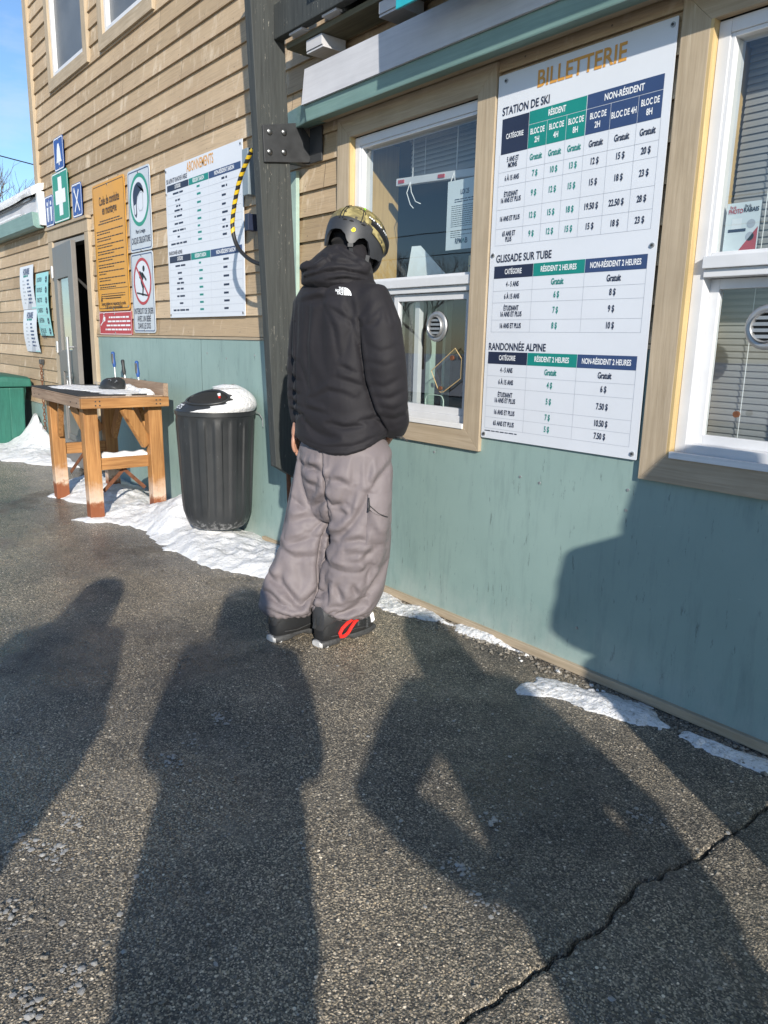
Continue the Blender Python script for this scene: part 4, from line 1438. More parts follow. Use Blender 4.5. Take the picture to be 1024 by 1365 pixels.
def sign_abonnements():
    x0, z0 = -5.80, 1.505
    t, p = sign_board('membership_board', 'wide white price board headed ABONNEMENTS left of the black post', x0, z0, 1.205, 1.085, 'sign_white')
    p.text('ABONNEMENTS', 0.59, 1.034, 0.055, 'ink_orange', width=0.42, bold=0.02)
    p.text('SKI ALPIN ET PLANCHE À NEIGE', 0.021, 0.984, 0.026, 'ink_navy', 'LEFT', width=0.36)
    c = [0.028, 0.405, 0.722, 1.178]
    def head(top, bot):
        p.rect(c[0], bot, c[1] - 0.003, top, 'ink_navy')
        p.rect(c[1] + 0.003, bot, c[2] - 0.003, top, 'ink_teal')
        p.rect(c[2] + 0.003, bot, c[3], top, 'ink_blue')
        m = (top + bot) / 2
        p.text('CATÉGORIE', 0.216, m, 0.022, 'ink_white', width=0.10)
        p.text('RÉSIDENT SAISON', 0.563, m, 0.022, 'ink_white', width=0.18)
        p.text('NON-RÉSIDENT SAISON', 0.95, m, 0.022, 'ink_white', width=0.28)
    def rows(v, cats):
        for a in v[1:]:
            p.rect(c[0], a - 0.0007, c[3], a + 0.0007, 'ink_line')
        for u in c:
            p.rect(u - 0.0007, v[-1], u + 0.0007, v[0], 'ink_line')
        for i, s in enumerate(cats):
            m = (v[i] + v[i + 1]) / 2
            ls = s.split('|')
            for k, line in enumerate(ls):
                h = 0.018
                w = min(0.30, 0.0125 * len(line))
                p.bars(0.216 - w / 2, 0.216 + w / 2, m + (0 if len(ls) == 1 else (0.014 if k == 0 else -0.016)), h, 'ink_navy', seed=i + k)
            p.bars(0.563 - 0.03, 0.563 + 0.03, m, 0.019, 'ink_teal', seed=i + 31)
            p.bars(0.95 - 0.04, 0.95 + 0.04, m, 0.019, 'ink_navy', seed=i + 57)
    head(0.958, 0.914)
    rows([0.914, 0.868, 0.815, 0.757, 0.703, 0.653, 0.607, 0.563, 0.513], ['5 ans et moins', '6 a 15 a', 'etudia|16 ans et p', '16 ans et pl', '65 ans et pl', 'parent seul avec e', 'famil', 'famille enfant etudiant 18'])
    p.text('RANDONNÉE ALPINE', 0.021, 0.474, 0.022, 'ink_navy', 'LEFT', width=0.235)
    head(0.452, 0.404)
    rows([0.404, 0.352, 0.300, 0.238, 0.184, 0.131, 0.080, 0.030], ['5 ans et moins', '6 a 15 a', 'etudia|16 ans et p', '16 ans et pl', '65 ans et pl', 'famil', 'famille enfant etudiant 18'])
    p.build('print', t)
    screws(t, [(x0 + u, z0 + v) for u, v in ((0.02, 0.02), (1.18, 0.02), (0.02, 1.06), (1.18, 1.06), (0.012, 0.90))])
sign_abonnements()

def sign_code():
    x0, z0, w, h = -7.44, 1.582, 0.80, 1.10
    t, p = sign_board('conduct_code_sign', 'tall yellow sign headed Code de conduite en montagne', x0, z0, w, h, 'sign_yellow', 0.03)
    p.border(w, h, 0.018, 0.006, 'ink_black', 0.025)
    p.text('Code de conduite', w / 2 + 0.02, h - 0.155, 0.062, 'ink_black', width=0.50, bold=0.035)
    p.text('en montagne', w / 2 + 0.02, h - 0.235, 0.062, 'ink_black', width=0.36, bold=0.035)
    for k, (a, b_) in enumerate(((0.16, 0.66), (0.12, 0.72))):
        p.bars(a, b_, h - 0.32 - 0.022 * k, 0.013, 'ink_black', seed=k)
    v = h - 0.405
    rg = random.Random(5)
    for k in range(9):
        p.bars(0.06, 0.72, v, 0.013, 'ink_black', seed=k + 3)
        p.bars(0.07, rg.uniform(0.25, 0.5), v - 0.022, 0.013, 'ink_black', seed=k + 33)
        v -= 0.058
    p.rect(0.05, v + 0.018, 0.76, v + 0.023, 'ink_black')
    for k in range(3):
        p.bars(0.10, 0.70 - 0.05 * k, v - 0.025 - 0.018 * k, 0.009, 'ink_black', seed=k + 90)
    p.poly([(0.075, 0.085), (0.125, 0.085), (0.10, 0.145)], 'ink_black')
    p.bars(0.20, 0.70, 0.128, 0.009, 'ink_black', seed=71)
    p.bars(0.20, 0.60, 0.108, 0.009, 'ink_black', seed=72)
    p.text('Soyez vigilant et respectez le code.', w / 2, 0.062, 0.026, 'ink_black', width=0.62)
    p.text("C'est votre responsabilité!", w / 2, 0.030, 0.026, 'ink_black', width=0.44)
    p.build('print', t)
    screws(t, [(x0 + w / 2, z0 + h - 0.03), (x0 + w / 2, z0 + 0.012), (x0 + w - 0.035, z0 + 0.03)])
    x0, z0, w, h = -7.44, 1.368, 0.82, 0.205
    t, p = sign_board('warning_sign', 'small red sign with white skier under the yellow conduct sign', x0, z0, w, h, 'ink_red', 0.012)
    p.border(w, h, 0.004, 0.005, 'ink_white', 0.012)
    p.poly([(0.03, 0.09), (0.12, 0.135), (0.125, 0.125), (0.035, 0.08)], 'ink_white')
    p.poly([(0.11, 0.115), (0.16, 0.125), (0.165, 0.16), (0.12, 0.165)], 'ink_white')
    p.poly([(0.10, 0.12), (0.13, 0.165), (0.15, 0.19), (0.125, 0.185), (0.09, 0.125)], 'ink_white')
    p.disc(0.135, 0.188, 0.012, 'ink_white')
    for k in range(4):
        p.bars(0.26 - 0.035 * k, 0.79, 0.155 - 0.036 * k, 0.020, 'ink_white', seed=k + 11)
    p.build('print', t)
    screws(t, [(x0 + w / 2, z0 + h - 0.02), (x0 + w / 2, z0 + 0.018)])
sign_code()

def sign_helmet():
    x0, z0, w, h = -6.565, 2.042, 0.47, 0.635
    t, p = sign_board('helmet_sign', 'grey sign with helmet in green ring reading CASQUE OBLIGATOIRE', x0, z0, w, h, 'sign_grey', 0.03)
    p.border(w, h, 0.014, 0.008, 'ink_blue', 0.026)
    p.ring(w / 2, 0.395, 0.172, 0.202, 'sign_green')
    p.disc(w / 2, 0.395, 0.171, 'sign_white')
    hm = []
    for k in range(15):
        a = R(5 + 185 * k / 14)
        hm.append((0.222 + 0.115 * math.cos(a), 0.425 + 0.105 * math.sin(a)))
    hm += [(0.115, 0.34), (0.13, 0.285), (0.165, 0.262), (0.185, 0.29), (0.18, 0.36), (0.20, 0.42), (0.26, 0.455), (0.335, 0.46)]
    p.poly(hm, 'ink_navy', 2)
    p.poly([(0.205, 0.412), (0.262, 0.45), (0.318, 0.45), (0.318, 0.33), (0.295, 0.305), (0.235, 0.305), (0.215, 0.33)], 'ink_line', 2)
    p.poly([(0.212, 0.405), (0.262, 0.44), (0.308, 0.44), (0.308, 0.335), (0.29, 0.315), (0.24, 0.315), (0.222, 0.335)], 'sign_white', 3)
    p.poly([(0.128, 0.36), (0.165, 0.37), (0.168, 0.30), (0.155, 0.285), (0.135, 0.30)], 'sign_white', 3)
    p.text('Parc à neige', w / 2, 0.155, 0.026, 'ink_navy', width=0.20)
    p.text('CASQUE OBLIGATOIRE', w / 2, 0.085, 0.042, 'ink_navy', width=0.40, bold=0.03)
    p.build('print', t)
    screws(t, [(x0 + w / 2, z0 + h - 0.03), (x0 + w / 2, z0 + 0.012)])
    x0, z0, w, h = -6.572, 1.388, 0.472, 0.645
    t, p = sign_board('no_baby_sign', 'grey sign with crossed-out skier in red ring reading INTERDIT DE SKIER', x0, z0, w, h, 'sign_grey', 0.03)
    p.border(w, h, 0.012, 0.008, 'ink_blue', 0.026)
    cx, cy = w / 2, 0.415
    p.ring(cx, cy, 0.165, 0.188, 'ink_red', 3)
    p.disc(cx, cy, 0.164, 'sign_white')
    p.line((cx - 0.12, cy + 0.12), (cx + 0.12, cy - 0.12), 0.022, 'ink_red', 3)
    p.disc(cx + 0.035, cy + 0.10, 0.024, 'ink_black', 2)
    p.poly([(cx - 0.03, cy + 0.075), (cx + 0.02, cy + 0.07), (cx + 0.03, cy + 0.03), (cx - 0.005, cy - 0.01), (cx - 0.035, cy - 0.005), (cx - 0.045, cy + 0.03)], 'ink_black', 2)
    p.line((cx + 0.01, cy + 0.06), (cx + 0.085, cy + 0.005), 0.022, 'ink_black', 2)
    p.line((cx - 0.025, cy), (cx + 0.015, cy - 0.055), 0.032, 'ink_black', 2)
    p.line((cx + 0.012, cy - 0.045), (cx - 0.005, cy - 0.115), 0.026, 'ink_black', 2)
    p.line((cx - 0.13, cy - 0.088), (cx + 0.12, cy - 0.118), 0.014, 'ink_black', 2)
    p.poly([(cx - 0.06, cy + 0.085), (cx - 0.025, cy + 0.08), (cx - 0.04, cy + 0.02), (cx - 0.065, cy + 0.03)], 'ink_black', 2)
    p.text('INTERDIT DE SKIER', w / 2, 0.175, 0.040, 'ink_navy', width=0.41, bold=0.03)
    p.text('AVEC UN BÉBÉ', w / 2, 0.113, 0.040, 'ink_navy', width=0.29, bold=0.03)
    p.text('DANS LE DOS', w / 2, 0.055, 0.040, 'ink_navy', width=0.27, bold=0.03)
    p.build('print', t)
    screws(t, [(x0 + w / 2, z0 + h - 0.025), (x0 + w / 2, z0 + 0.02)])
sign_helmet()

def small_signs():
    def bell(p, w, h):
        c = w / 2
        p.poly([(c - 0.085, 0.075), (c + 0.085, 0.075), (c + 0.07, 0.10), (c + 0.05, 0.19), (c + 0.02, 0.245), (c - 0.02, 0.245), (c - 0.05, 0.19), (c - 0.07, 0.10)], 'ink_white')
        p.disc(c, 0.062, 0.016, 'ink_white')
    def cross(p, w, h):
        c = w / 2
        p.rect(c - 0.06, 0.06, c + 0.06, h - 0.05, 'ink_white')
        p.rect(0.09, h / 2 - 0.065, w - 0.09, h / 2 + 0.065, 'ink_white', 2)
    def wc(p, w, h):
        for u in (w * 0.3, w * 0.72):
            p.poly([(u - 0.02, 0.05), (u + 0.02, 0.05), (u + 0.03, 0.19), (u - 0.03, 0.19)], 'ink_white')
            p.disc(u, 0.225, 0.022, 'ink_white')
        p.rect(w / 2 - 0.004, 0.04, w / 2 + 0.004, 0.26, 'ink_white')
    def food(p, w, h):
        p.line((0.07, 0.05), (w - 0.08, 0.24), 0.024, 'ink_white')
        p.line((w - 0.07, 0.05), (0.08, 0.24), 0.022, 'ink_white', 2)
        for k in (-0.018, 0, 0.018):
            p.line((0.085 + k, 0.225), (0.065 + k, 0.265), 0.008, 'ink_white')
    for nm, lb, x0, z0, w, h, m, fn in (('bell_sign', 'small blue sign with a white bell above the green cross sign', -8.445, 2.948, 0.305, 0.305, 'sign_blue', bell),
                                        ('first_aid_sign', 'green first aid sign with a white cross above the door', -8.56, 2.47, 0.505, 0.47, 'sign_green', cross),
                                        ('toilet_sign', 'small blue sign left of the green cross sign above the door', -8.86, 2.462, 0.285, 0.30, 'sign_blue', wc),
                                        ('restaurant_sign', 'small blue sign with crossed fork and knife right of the green cross sign', -7.955, 2.462, 0.285, 0.30, 'sign_blue', food)):
        t, p = sign_board(nm, lb, x0, z0, w, h, m, 0.03, y=2.486 if z0 < 2.6 else 2.49)
        p.border(w, h, 0.006, 0.010, 'ink_white', 0.028)
        fn(p, w, h)
        p.build('print', t)
        screws(t, [(x0 + w / 2, z0 + h - 0.025), (x0 + w / 2, z0 + 0.022)], p.y, 0.007)
small_signs()

def wing_signs():
    # thin vinyl sheets, bowed off the boards
    def sheet(name, label, x0, z0, w, h, mat, bow, fn):
        t = thing(name, label, 'sign', (x0, YS, z0), group='paper sheets on the low wing')
        def xf(pt):
            x, y, z = pt
            u, v = (x - x0) / w, (z - z0) / h
            return (x + 0.05 * (1 - v) * w * bow, y - 0.004 - 0.05 * bow * math.sin(math.pi * v) - 0.02 * u * bow, z)
        b = MB()
        nx, nz = 6, 16
        for dy in (0, 0.002):
            for i in range(nx):
                for j in range(nz):
                    q = [(x0 + w * (i + a) / nx, YS + dy, z0 + h * (j + c) / nz) for a, c in ((0, 0), (1, 0), (1, 1), (0, 1))]
                    b.quad([xf(s) for s in q])
        b.build('sheet', mat, t, smooth='all')
        p = Print(x0, z0, YS)
        fn(p, w, h)
        p.build('print', t, xf)
    def hours(p, w, h):
        p.poly([(w * 0.42, 0.004), (w - 0.004, 0.004), (w - 0.004, h * 0.55)], 'sign_aqua', 1)
        p.poly([(w * 0.35, 0.004), (w * 0.66, 0.004), (w * 0.80, h * 0.36), (w * 0.52, h * 0.20)], 'ink_line', 2)
        p.text('HORAIRE', w / 2, h * 0.86, 0.058, 'ink_blue', width=w * 0.46, bold=0.05, l=3)
        p.bars(w * 0.30, w * 0.66, h * 0.765, 0.030, 'ink_teal', 3)
        for k in range(7):
            v = h * (0.66 - 0.085 * k)
            p.bars(w * 0.22, w * (0.32 + 0.1 * (k % 2)), v, 0.022, 'ink_line', 3, k)
            p.bars(w * 0.55, w * (0.70 if k < 2 else 0.80), v, 0.026, 'ink_blue', 3, k + 9)
    sheet('hours_sign', 'upper white HORAIRE opening-hours sheet on the low wing', -10.13, 1.645, 0.61, 0.49, 'sign_white', 0.35, hours)
    sheet('hours_sign', 'lower white HORAIRE opening-hours sheet hanging over the asphalt', -10.10, 1.155, 0.62, 0.485, 'sign_white', 0.5, hours)
    def svc(p, w, h):
        for k in range(6):
            v = h * (0.90 - 0.163 * k)
            s = ['LOCATION', 'BOUTIQUE', 'TOILETTES', 'CASIERS', 'CAFÉTÉRIA', 'ÉCOLE DE'][k]
            p.text(s, 0.05, v - 0.005, 0.040, 'ink_navy', 'LEFT', width=w * (0.42 if k else 0.38), bold=0.02)
            if k == 5:
                p.text('GLISSE', 0.05, v - 0.06, 0.040, 'ink_navy', 'LEFT', width=w * 0.32, bold=0.02)
            p.disc(w - 0.085, v - 0.01, 0.036, 'ink_navy', 2)
            p.line((w - 0.10, v - 0.012), (w - 0.07, v - 0.012), 0.008, 'sign_aqua', 3)
            if k < 5:
                p.rect(0.05, v - 0.062, w - 0.12, v - 0.059, 'ink_line', 1)
    sheet('services_sign', 'aqua services list sheet beside the door, right of the hours sheets', -9.46, 1.345, 0.525, 0.68, 'sign_aqua', 0.5, svc)
wing_signs()

# ------------------------------------------------------------------ things behind the glass
def office_things():
    y = YW + 0.062
    t = thing('notice_sheet', 'white notice headed LOI 25 taped inside the first ticket window', 'notice', (-2.762, y, 1.785))
    b = MB()
    b.box(-2.762, -2.530, y, y + 0.001, 1.785, 2.09)
    b.build('sheet', 'paper', t)
    p = Print(-2.762, 1.785, y)
    w, h = 0.232, 0.305
    p.text('LOI 25', w / 2, h - 0.055, 0.018, 'ink_navy', width=0.055)
    p.bars(0.05, 0.19, h - 0.085, 0.006, 'ink_navy')
    p.bars(0.05, 0.19, h - 0.095, 0.006, 'ink_navy')
    for k in range(11):
        p.bars(0.03, 0.20, h - 0.112 - 0.009 * k, 0.0035, 'ink_black', seed=k)
    for k in range(4):
        p.bars(0.03, 0.20 if k % 2 == 0 else 0.10, h - 0.222 - 0.009 * k, 0.0035, 'ink_black', seed=k + 20)
    p.text('RPM', 0.085, 0.036, 0.020, 'ink_navy', width=0.042)
    p.text('B', 0.137, 0.036, 0.020, 'ink_navy', width=0.016)
    p.line((0.108, 0.027), (0.118, 0.046), 0.004, 'ink_teal', 2)
    p.line((0.118, 0.046), (0.127, 0.027), 0.004, 'ink_teal', 2)
    p.build('print', t)
    t = thing('photo_poster', 'small red and white PHOTO RABAIS leaflet inside the right-hand ticket window', 'leaflet', (-1.38, y, 1.672))
    x0, z0, w, h = -1.385, 1.676, 0.115, 0.155
    b = MB()
    b.box(x0, x0 + w, y, y + 0.001, z0, z0 + h)
    b.build('sheet', 'paper', t)
    p = Print(x0, z0, y)
    p.text('Pas de', 0.022, h - 0.014, 0.008, 'ink_red', xs=0.6)
    p.text('PHOTO', 0.032, h - 0.028, 0.012, 'ink_red', width=0.048, bold=0.04)
    p.text('Pas de', 0.072, h - 0.013, 0.008, 'ink_black', xs=0.6)
    p.text('RABAIS', 0.084, h - 0.026, 0.012, 'ink_black', width=0.05, bold=0.04)
    p.rect(0.012, 0.062, 0.072, 0.072, 'ink_navy')
    p.rect(0.022, 0.072, 0.056, 0.105, 'ink_white')
    p.disc(0.088, 0.085, 0.014, 'ink_line')
    p.disc(0.088, 0.045, 0.014, 'ink_line')
    p.poly([(0.055, 0.003), (0.112, 0.003), (0.112, 0.075)], 'ink_red')
    p.build('print', t)
    t = thing('picture_card', 'small pinkish card leaning in the corner of the first ticket window', 'card', (-2.60, y + 0.02, 1.66))
    b = MB()
    b.box(-2.625, -2.535, y + 0.02, y + 0.023, 1.655, 1.755)
    b.build('card', 'stop', t)
    b = MB()
    b.box(-2.618, -2.56, y + 0.0185, y + 0.0195, 1.705, 1.712)
    b.build('print', 'ink_blue', t)
    # white rail with red ends hung across the pane
    t = thing('hanging_light_bar', 'white light bar with red clips hung on cords inside the first ticket window', 'light bar', (-2.9, YW + 0.14, 2.14))
    b = MB()
    b.bar((-3.235, YW + 0.15, 2.163), (-2.515, YW + 0.15, 2.125), 0.03, 0.036)
    b.build('tube', 'white', t, bev=0.004)
    for k, f in enumerate((0.03, 0.45, 0.88)):
        x = -3.235 + 0.72 * f
        b = MB()
        b.bar((x, YW + 0.133, 2.163 - 0.038 * f), (x + 0.045, YW + 0.133, 2.163 - 0.038 * (f + 0.06)), 0.005, 0.016)
        b.build('clip', 'ink_red', t)
    for x in (-3.12, -2.80):
        b = MB()
        b.tube([(x, YW + 0.15, 2.62), (x, YW + 0.15, 2.15)], 0.003, 6)
        b.tube([(x, YW + 0.135, 2.15), (x - 0.02, YW + 0.13, 2.10), (x + 0.01, YW + 0.13, 2.04), (x + 0.035, YW + 0.13, 2.02)], 0.0022, 6)
        b.tube([(x, YW + 0.135, 2.15), (x + 0.015, YW + 0.13, 2.10), (x + 0.05, YW + 0.13, 2.05), (x + 0.09, YW + 0.13, 2.035)], 0.0022, 6)
        b.build('cord', 'ink_white', t, smooth='all')
    def blind(name, lb, x0, x1, z0, z1, yy):
        t = thing(name, lb, 'blind', ((x0 + x1) / 2, yy, z0), group='slatted blinds in the ticket windows')
        b = MB()
        z = z0
        while z < z1:
            b.quad([(x0, yy - 0.005, z), (x1, yy - 0.005, z), (x1, yy - 0.004, z + 0.012), (x0, yy - 0.004, z + 0.012)])
            b.quad([(x0, yy - 0.004, z + 0.012), (x1, yy - 0.004, z + 0.012), (x1, yy + 0.004, z + 0.0245), (x0, yy + 0.004, z + 0.0245)])
            z += 0.0225
        b.build('slats', 'blind', t, smooth='all')
        b = MB()
        b.box(x0, x1, yy - 0.02, yy + 0.02, z1, z1 + 0.03)
        b.box(x0, x1, yy - 0.012, yy + 0.012, z0 - 0.016, z0 - 0.001)
        b.build('rail', 'blind', t)
        for x in (x0 + 0.12, x1 - 0.12):
            b = MB()
            b.tube([(x, yy - 0.014, z0), (x, yy - 0.014, z1)], 0.0015, 5)
            b.build('cord', 'ink_white', t)
    blind('window_blind', 'half-raised pale slatted blind at the top of the first ticket window', -3.20, -2.52, 2.19, 2.36, YW + 0.21)
    blind('window_blind', 'lowered pale slatted blind filling the right-hand ticket window', -1.425, -0.42, 0.99, 2.34, YW + 0.18)
    # papers on the counter shelf, behind the upper pane
    t = thing('paper_stack', 'white papers standing behind the middle rail of the first ticket window', 'papers', (-3.0, YW + 0.2, 1.65))
    b = MB()
    b.hexa([(-3.22, YW + 0.20, 1.62), (-2.84, YW + 0.24, 1.62), (-2.84, YW + 0.242, 1.62), (-3.22, YW + 0.202, 1.62), (-3.24, YW + 0.26, 1.86), (-3.18, YW + 0.27, 1.86), (-3.18, YW + 0.272, 1.86), (-3.24, YW + 0.262, 1.86)])
    b.hexa([(-3.05, YW + 0.15, 1.62), (-2.80, YW + 0.18, 1.62), (-2.80, YW + 0.182, 1.62), (-3.05, YW + 0.152, 1.62), (-2.98, YW + 0.30, 1.70), (-2.76, YW + 0.31, 1.715), (-2.76, YW + 0.312, 1.717), (-2.98, YW + 0.302, 1.702)])
    b.build('sheets', 'paper', t)
    b = MB()
    b.box(-3.36, -2.50, YW + 0.145, YW + 0.34, 1.60, 1.618)
    tag(b.build('inner_shelf', 'room_teal'), 'narrow shelf behind the middle rail of the first ticket window', 'shelf')
    # green inner post seen through the lower sash
    b = MB()
    b.box(-2.985, -2.955, YW + 0.16, YW + 0.20, 0.976, 1.598)
    b.box(-2.925, -2.905, YW + 0.22, YW + 0.26, 0.976, 1.598)
    tag(b.build('inner_sash_post', 'teal_light'), 'pale green uprights just inside the lower ticket hatch', 'post')
    # office chair and screen in the dark room
    t = thing('office_chair', 'dark office chair standing inside the ticket office', 'chair', (-2.2, 3.9, 0.0))
    b = MB()
    b.box(-2.45, -1.95, 3.7, 4.15, 0.44, 0.52)
    b.build('seat', 'dark', t, bev=0.03)
    b = MB()
    b.box(-2.45, -1.95, 4.15, 4.22, 0.62, 1.22)
    b.build('backrest', 'dark', t, bev=0.03)
    b = MB()
    b.tube([(-2.2, 3.92, 0.08), (-2.2, 3.92, 0.44)], 0.03, 10)
    for k in range(5):
        a = 2 * math.pi * k / 5
        b.tube([(-2.2, 3.92, 0.09), (-2.2 + 0.28 * math.cos(a), 3.92 + 0.28 * math.sin(a), 0.05)], 0.02, 8)
    b.build('base', 'dark', t)
    t = thing('computer_screen', 'black computer screen seen from behind on the ticket counter', 'screen', (-2.55, 2.98, 0.976))
    b = MB()
    b.box(-2.84, -2.40, 2.98, 3.02, 1.06, 1.34)
    b.build('display', 'tool_black', t, bev=0.006)
    b = MB()
    b.box(-2.66, -2.58, 3.0, 3.03, 0.99, 1.06)
    b.box(-2.72, -2.52, 2.94, 3.08, 0.976, 0.99)
    b.build('stand', 'tool_black', t)
office_things()

# ------------------------------------------------------------------ work bench
def build_bench():
    t = thing('work_bench', 'orange-stained wooden tuning bench with black mat against the teal wall', 'bench', (-6.14, 2.0, 0))
    x0, x1, y0, y1, zb, zt = -6.78, -5.50, 1.69, 2.34, 0.845, 0.918
    def part(nm, args, mat, bev=0.004):
        b = MB()
        for a in args:
            b.box(*a)
        return b.build(nm, mat, t, bev=bev)
    part('rail', [(x0, x1 - 0.039, y0, y0 + 0.038, zb, zt)], 'grey_wood')
    part('rail', [(x1 - 0.038, x1, y0, y1, zb, zt)], 'table_y')
    part('rail', [(x0, x1 - 0.039, y1 - 0.038, y1, zb, zt)], 'table_x')
    part('rail', [(x0, x0 + 0.038, y0 + 0.039, y1 - 0.039, zb, zt)], 'table_y')
    part('table_top', [(x0 + 0.002, x1 - 0.002, y0 + 0.002, y1 - 0.042, zt + 0.001, zt + 0.012)], 'grey_wood')
    part('back_board', [(x0 + 0.35, x1, y1 - 0.040, y1 - 0.002, zt + 0.001, zt + 0.098)], 'grey_wood')
    b = MB()
    b.box(x0 - 0.015, x1 - 0.05, y0 + 0.0, y1 - 0.10, zt + 0.0125, zt + 0.022)
    b.build('mat', 'mat', t, bev=0.003)
    legs = {'fr': (-5.665, 1.80), 'fl': (-6.62, 1.83), 'br': (-5.62, 2.27), 'bl': (-6.62, 2.27)}
    for k, (x, y) in legs.items():
        b = MB()
        w, d = 0.045, 0.052
        s = 0.0
        b.hexa([(x - w, y - d, 0), (x + w, y - d, 0), (x + w, y + d, 0), (x - w, y + d, 0)] + [(x - w + s, y - d - 0.012, zb - 0.001), (x + w + s, y - d - 0.012, zb - 0.001), (x + w + s, y + d - 0.012, zb - 0.001), (x - w + s, y + d - 0.012, zb - 0.001)])
        b.build('leg', 'table_z', t, bev=0.005)
    # cross rails and diagonal braces
    part('stretcher', [(-5.690, -5.640, 1.853, 2.217, 0.375, 0.465)], 'table_y')
    part('stretcher', [(-6.645, -6.595, 1.883, 2.217, 0.375, 0.465)], 'table_y')
    part('stretcher', [(-6.574, -5.716, 2.02, 2.06, 0.34, 0.43)], 'table_x')
    for a, c in (((-5.72, 1.835, 0.56), (-5.98, 1.78, 0.84)), ((-6.56, 1.835, 0.56), (-6.30, 1.78, 0.84)), ((-5.70, 2.27, 0.52), (-5.96, 2.26, 0.84)), ((-6.54, 2.27, 0.52), (-6.28, 2.26, 0.84)), ((-5.62, 2.20, 0.55), (-5.56, 2.02, 0.843)), ((-6.66, 2.20, 0.55), (-6.72, 2.02, 0.843))):
        b = MB()
        b.bar(a, c, 0.04, 0.085)
        b.build('brace', 'table_z', t, bev=0.003)
    for a, c in (((-5.71, 1.88, 0.20), (-5.72, 2.06, 0.37)), ((-6.575, 1.90, 0.22), (-6.35, 1.96, 0.42)), ((-5.70, 2.20, 0.20), (-5.70, 2.04, 0.36))):
        b = MB()
        b.bar(a, c, 0.006, 0.028)
        b.build('strut', 'rust', t)
    for y in (y0 + 0.10, y0 + 0.13, y1 - 0.10, y1 - 0.07):
        for z in (zb + 0.022, zt - 0.022):
            b = MB()
            b.tube([(x1 - 0.001, y, z), (x1 + 0.003, y, z)], 0.0055, 8)
            b.build('screw', 'steel', t)
    for x in (-6.70, -6.56, -5.74, -5.60):
        b = MB()
        b.tube([(x, y0 + 0.001, zb + 0.035), (x, y0 - 0.003, zb + 0.035)], 0.0055, 8)
        b.build('screw', 'steel', t)
    # loose snow on it
    snow_patch('snow', 'thin snow scattered on the black mat of the wooden bench', [(-6.60, 1.76), (-5.62, 1.95), (-5.56, 2.23), (-6.4, 2.23), (-6.72, 1.98)], 0.010, 0.10, 0.008, zt + 0.020, 0.13, 0.9, 2)
    snow_patch('snow', 'snow heaped at the back edge of the bench behind the cap', [(-6.1, 2.14), (-5.58, 2.16), (-5.57, 2.26), (-6.15, 2.27)], 0.035, 0.05, 0.008, zt + 0.020, 0.05, 0.5, 6)
    b = MB()
    rg = []
    for k in range(15):
        y = 1.862 + 0.345 * k / 14
        h = 0.034 + 0.006 * math.sin(k * 1.1) + (0 if 0 < k < 14 else -0.015)
        rg.append([(-5.692, y, 0.466), (-5.695, y, 0.466 + h * 0.7), (-5.680, y, 0.466 + h), (-5.650, y, 0.466 + h), (-5.636, y, 0.466 + h * 0.7), (-5.638, y, 0.466)])
    b.rings(rg)
    tag(b.build('snow', 'snow', smooth=True), 'strip of snow lying on the lower rail of the bench', 'snow', kind='stuff')
    # screwdrivers standing in the back board, and a clump of dark cloth and wire
    for k, (x, lean, mat, zt2, lb) in enumerate(((-6.55, -0.03, 'tool_blue', 0.15, 'blue-handled screwdriver with a thin shaft, leftmost in the back board of the bench'), (-6.32, -0.04, 'tool_black', 0.09, 'black-handled tool in the back board of the bench, between two blue ones'), (-6.02, -0.03, 'tool_blue', 0.085, 'blue and black screwdriver at the right in the back board of the bench'))):
        t2 = thing('screwdriver', lb, 'screwdriver', (x, 2.31, 1.0), group='tools standing in the bench back board')
        b = MB()
        b.tube([(x, 2.315, 1.00), (x + lean * 0.4, 2.315, 1.016 + zt2 - 0.10 + 0.05)], 0.006, 8)
        b.build('shaft', 'galv', t2)
        z0 = 1.016 + max(0.02, zt2 - 0.07)
        b = MB()
        b.tube([(x + lean * 0.4, 2.315, z0), (x + lean * 0.5, 2.315, z0 + 0.03), (x + lean * 0.8, 2.315, z0 + 0.08), (x + lean, 2.315, z0 + 0.12), (x + lean, 2.315, z0 + 0.13)], [0.010, 0.016, 0.013, 0.016, 0.008], 10)
        h = b.build('handle', mat, t2, smooth=True)
        if mat == 'tool_blue':
            b = MB()
            b.tube([(x + lean * 0.62 + 0.005, 2.305, z0 + 0.03), (x + lean * 0.9 + 0.005, 2.304, z0 + 0.11)], 0.0095, 8)
            b.build('grip', 'tool_black', h)
    t2 = thing('wire_brush_cap', 'crumpled black cap with loose wire lying on the snowy bench top', 'cap', (-6.05, 2.1, zt + 0.02))
    me0 = MB()
    me0.ball((-6.02, 2.10, zt + 0.045), (0.14, 0.09, 0.075), 14)
    me = bpy.data.meshes.new('c')
    me.from_pydata(me0.v, [], me0.f)
    co = np.array([v.co[:] for v in me.vertices])
    co = co + (fbm(co * 14, 3) - 0.5)[:, None] * np.array([0.05, 0.05, 0.06])
    co[:, 2] = np.maximum(co[:, 2], zt + 0.023)
    co -= np.array([-6.05, 2.1, zt + 0.02])
    me.vertices.foreach_set('co', co.reshape(-1))
    finish('cloth', me, 'tool_black', t2, smooth='all')
    b = MB()
    rgx = random.Random(4)
    for k in range(9):
        p0 = Vector((-6.15 + 0.2 * rgx.random(), 2.04 + 0.08 * rgx.random(), zt + 0.05 + 0.05 * rgx.random()))
        pts = [p0]
        for q in range(4):
            pts.append(pts[-1] + Vector((rgx.uniform(-0.06, 0.06), rgx.uniform(-0.03, 0.03), rgx.uniform(-0.015, 0.02))))
        b.tube([(p.x, p.y, max(p.z, zt + 0.03)) for p in pts], 0.002, 5)
    b.build('wire', 'galv', t2)
build_bench()

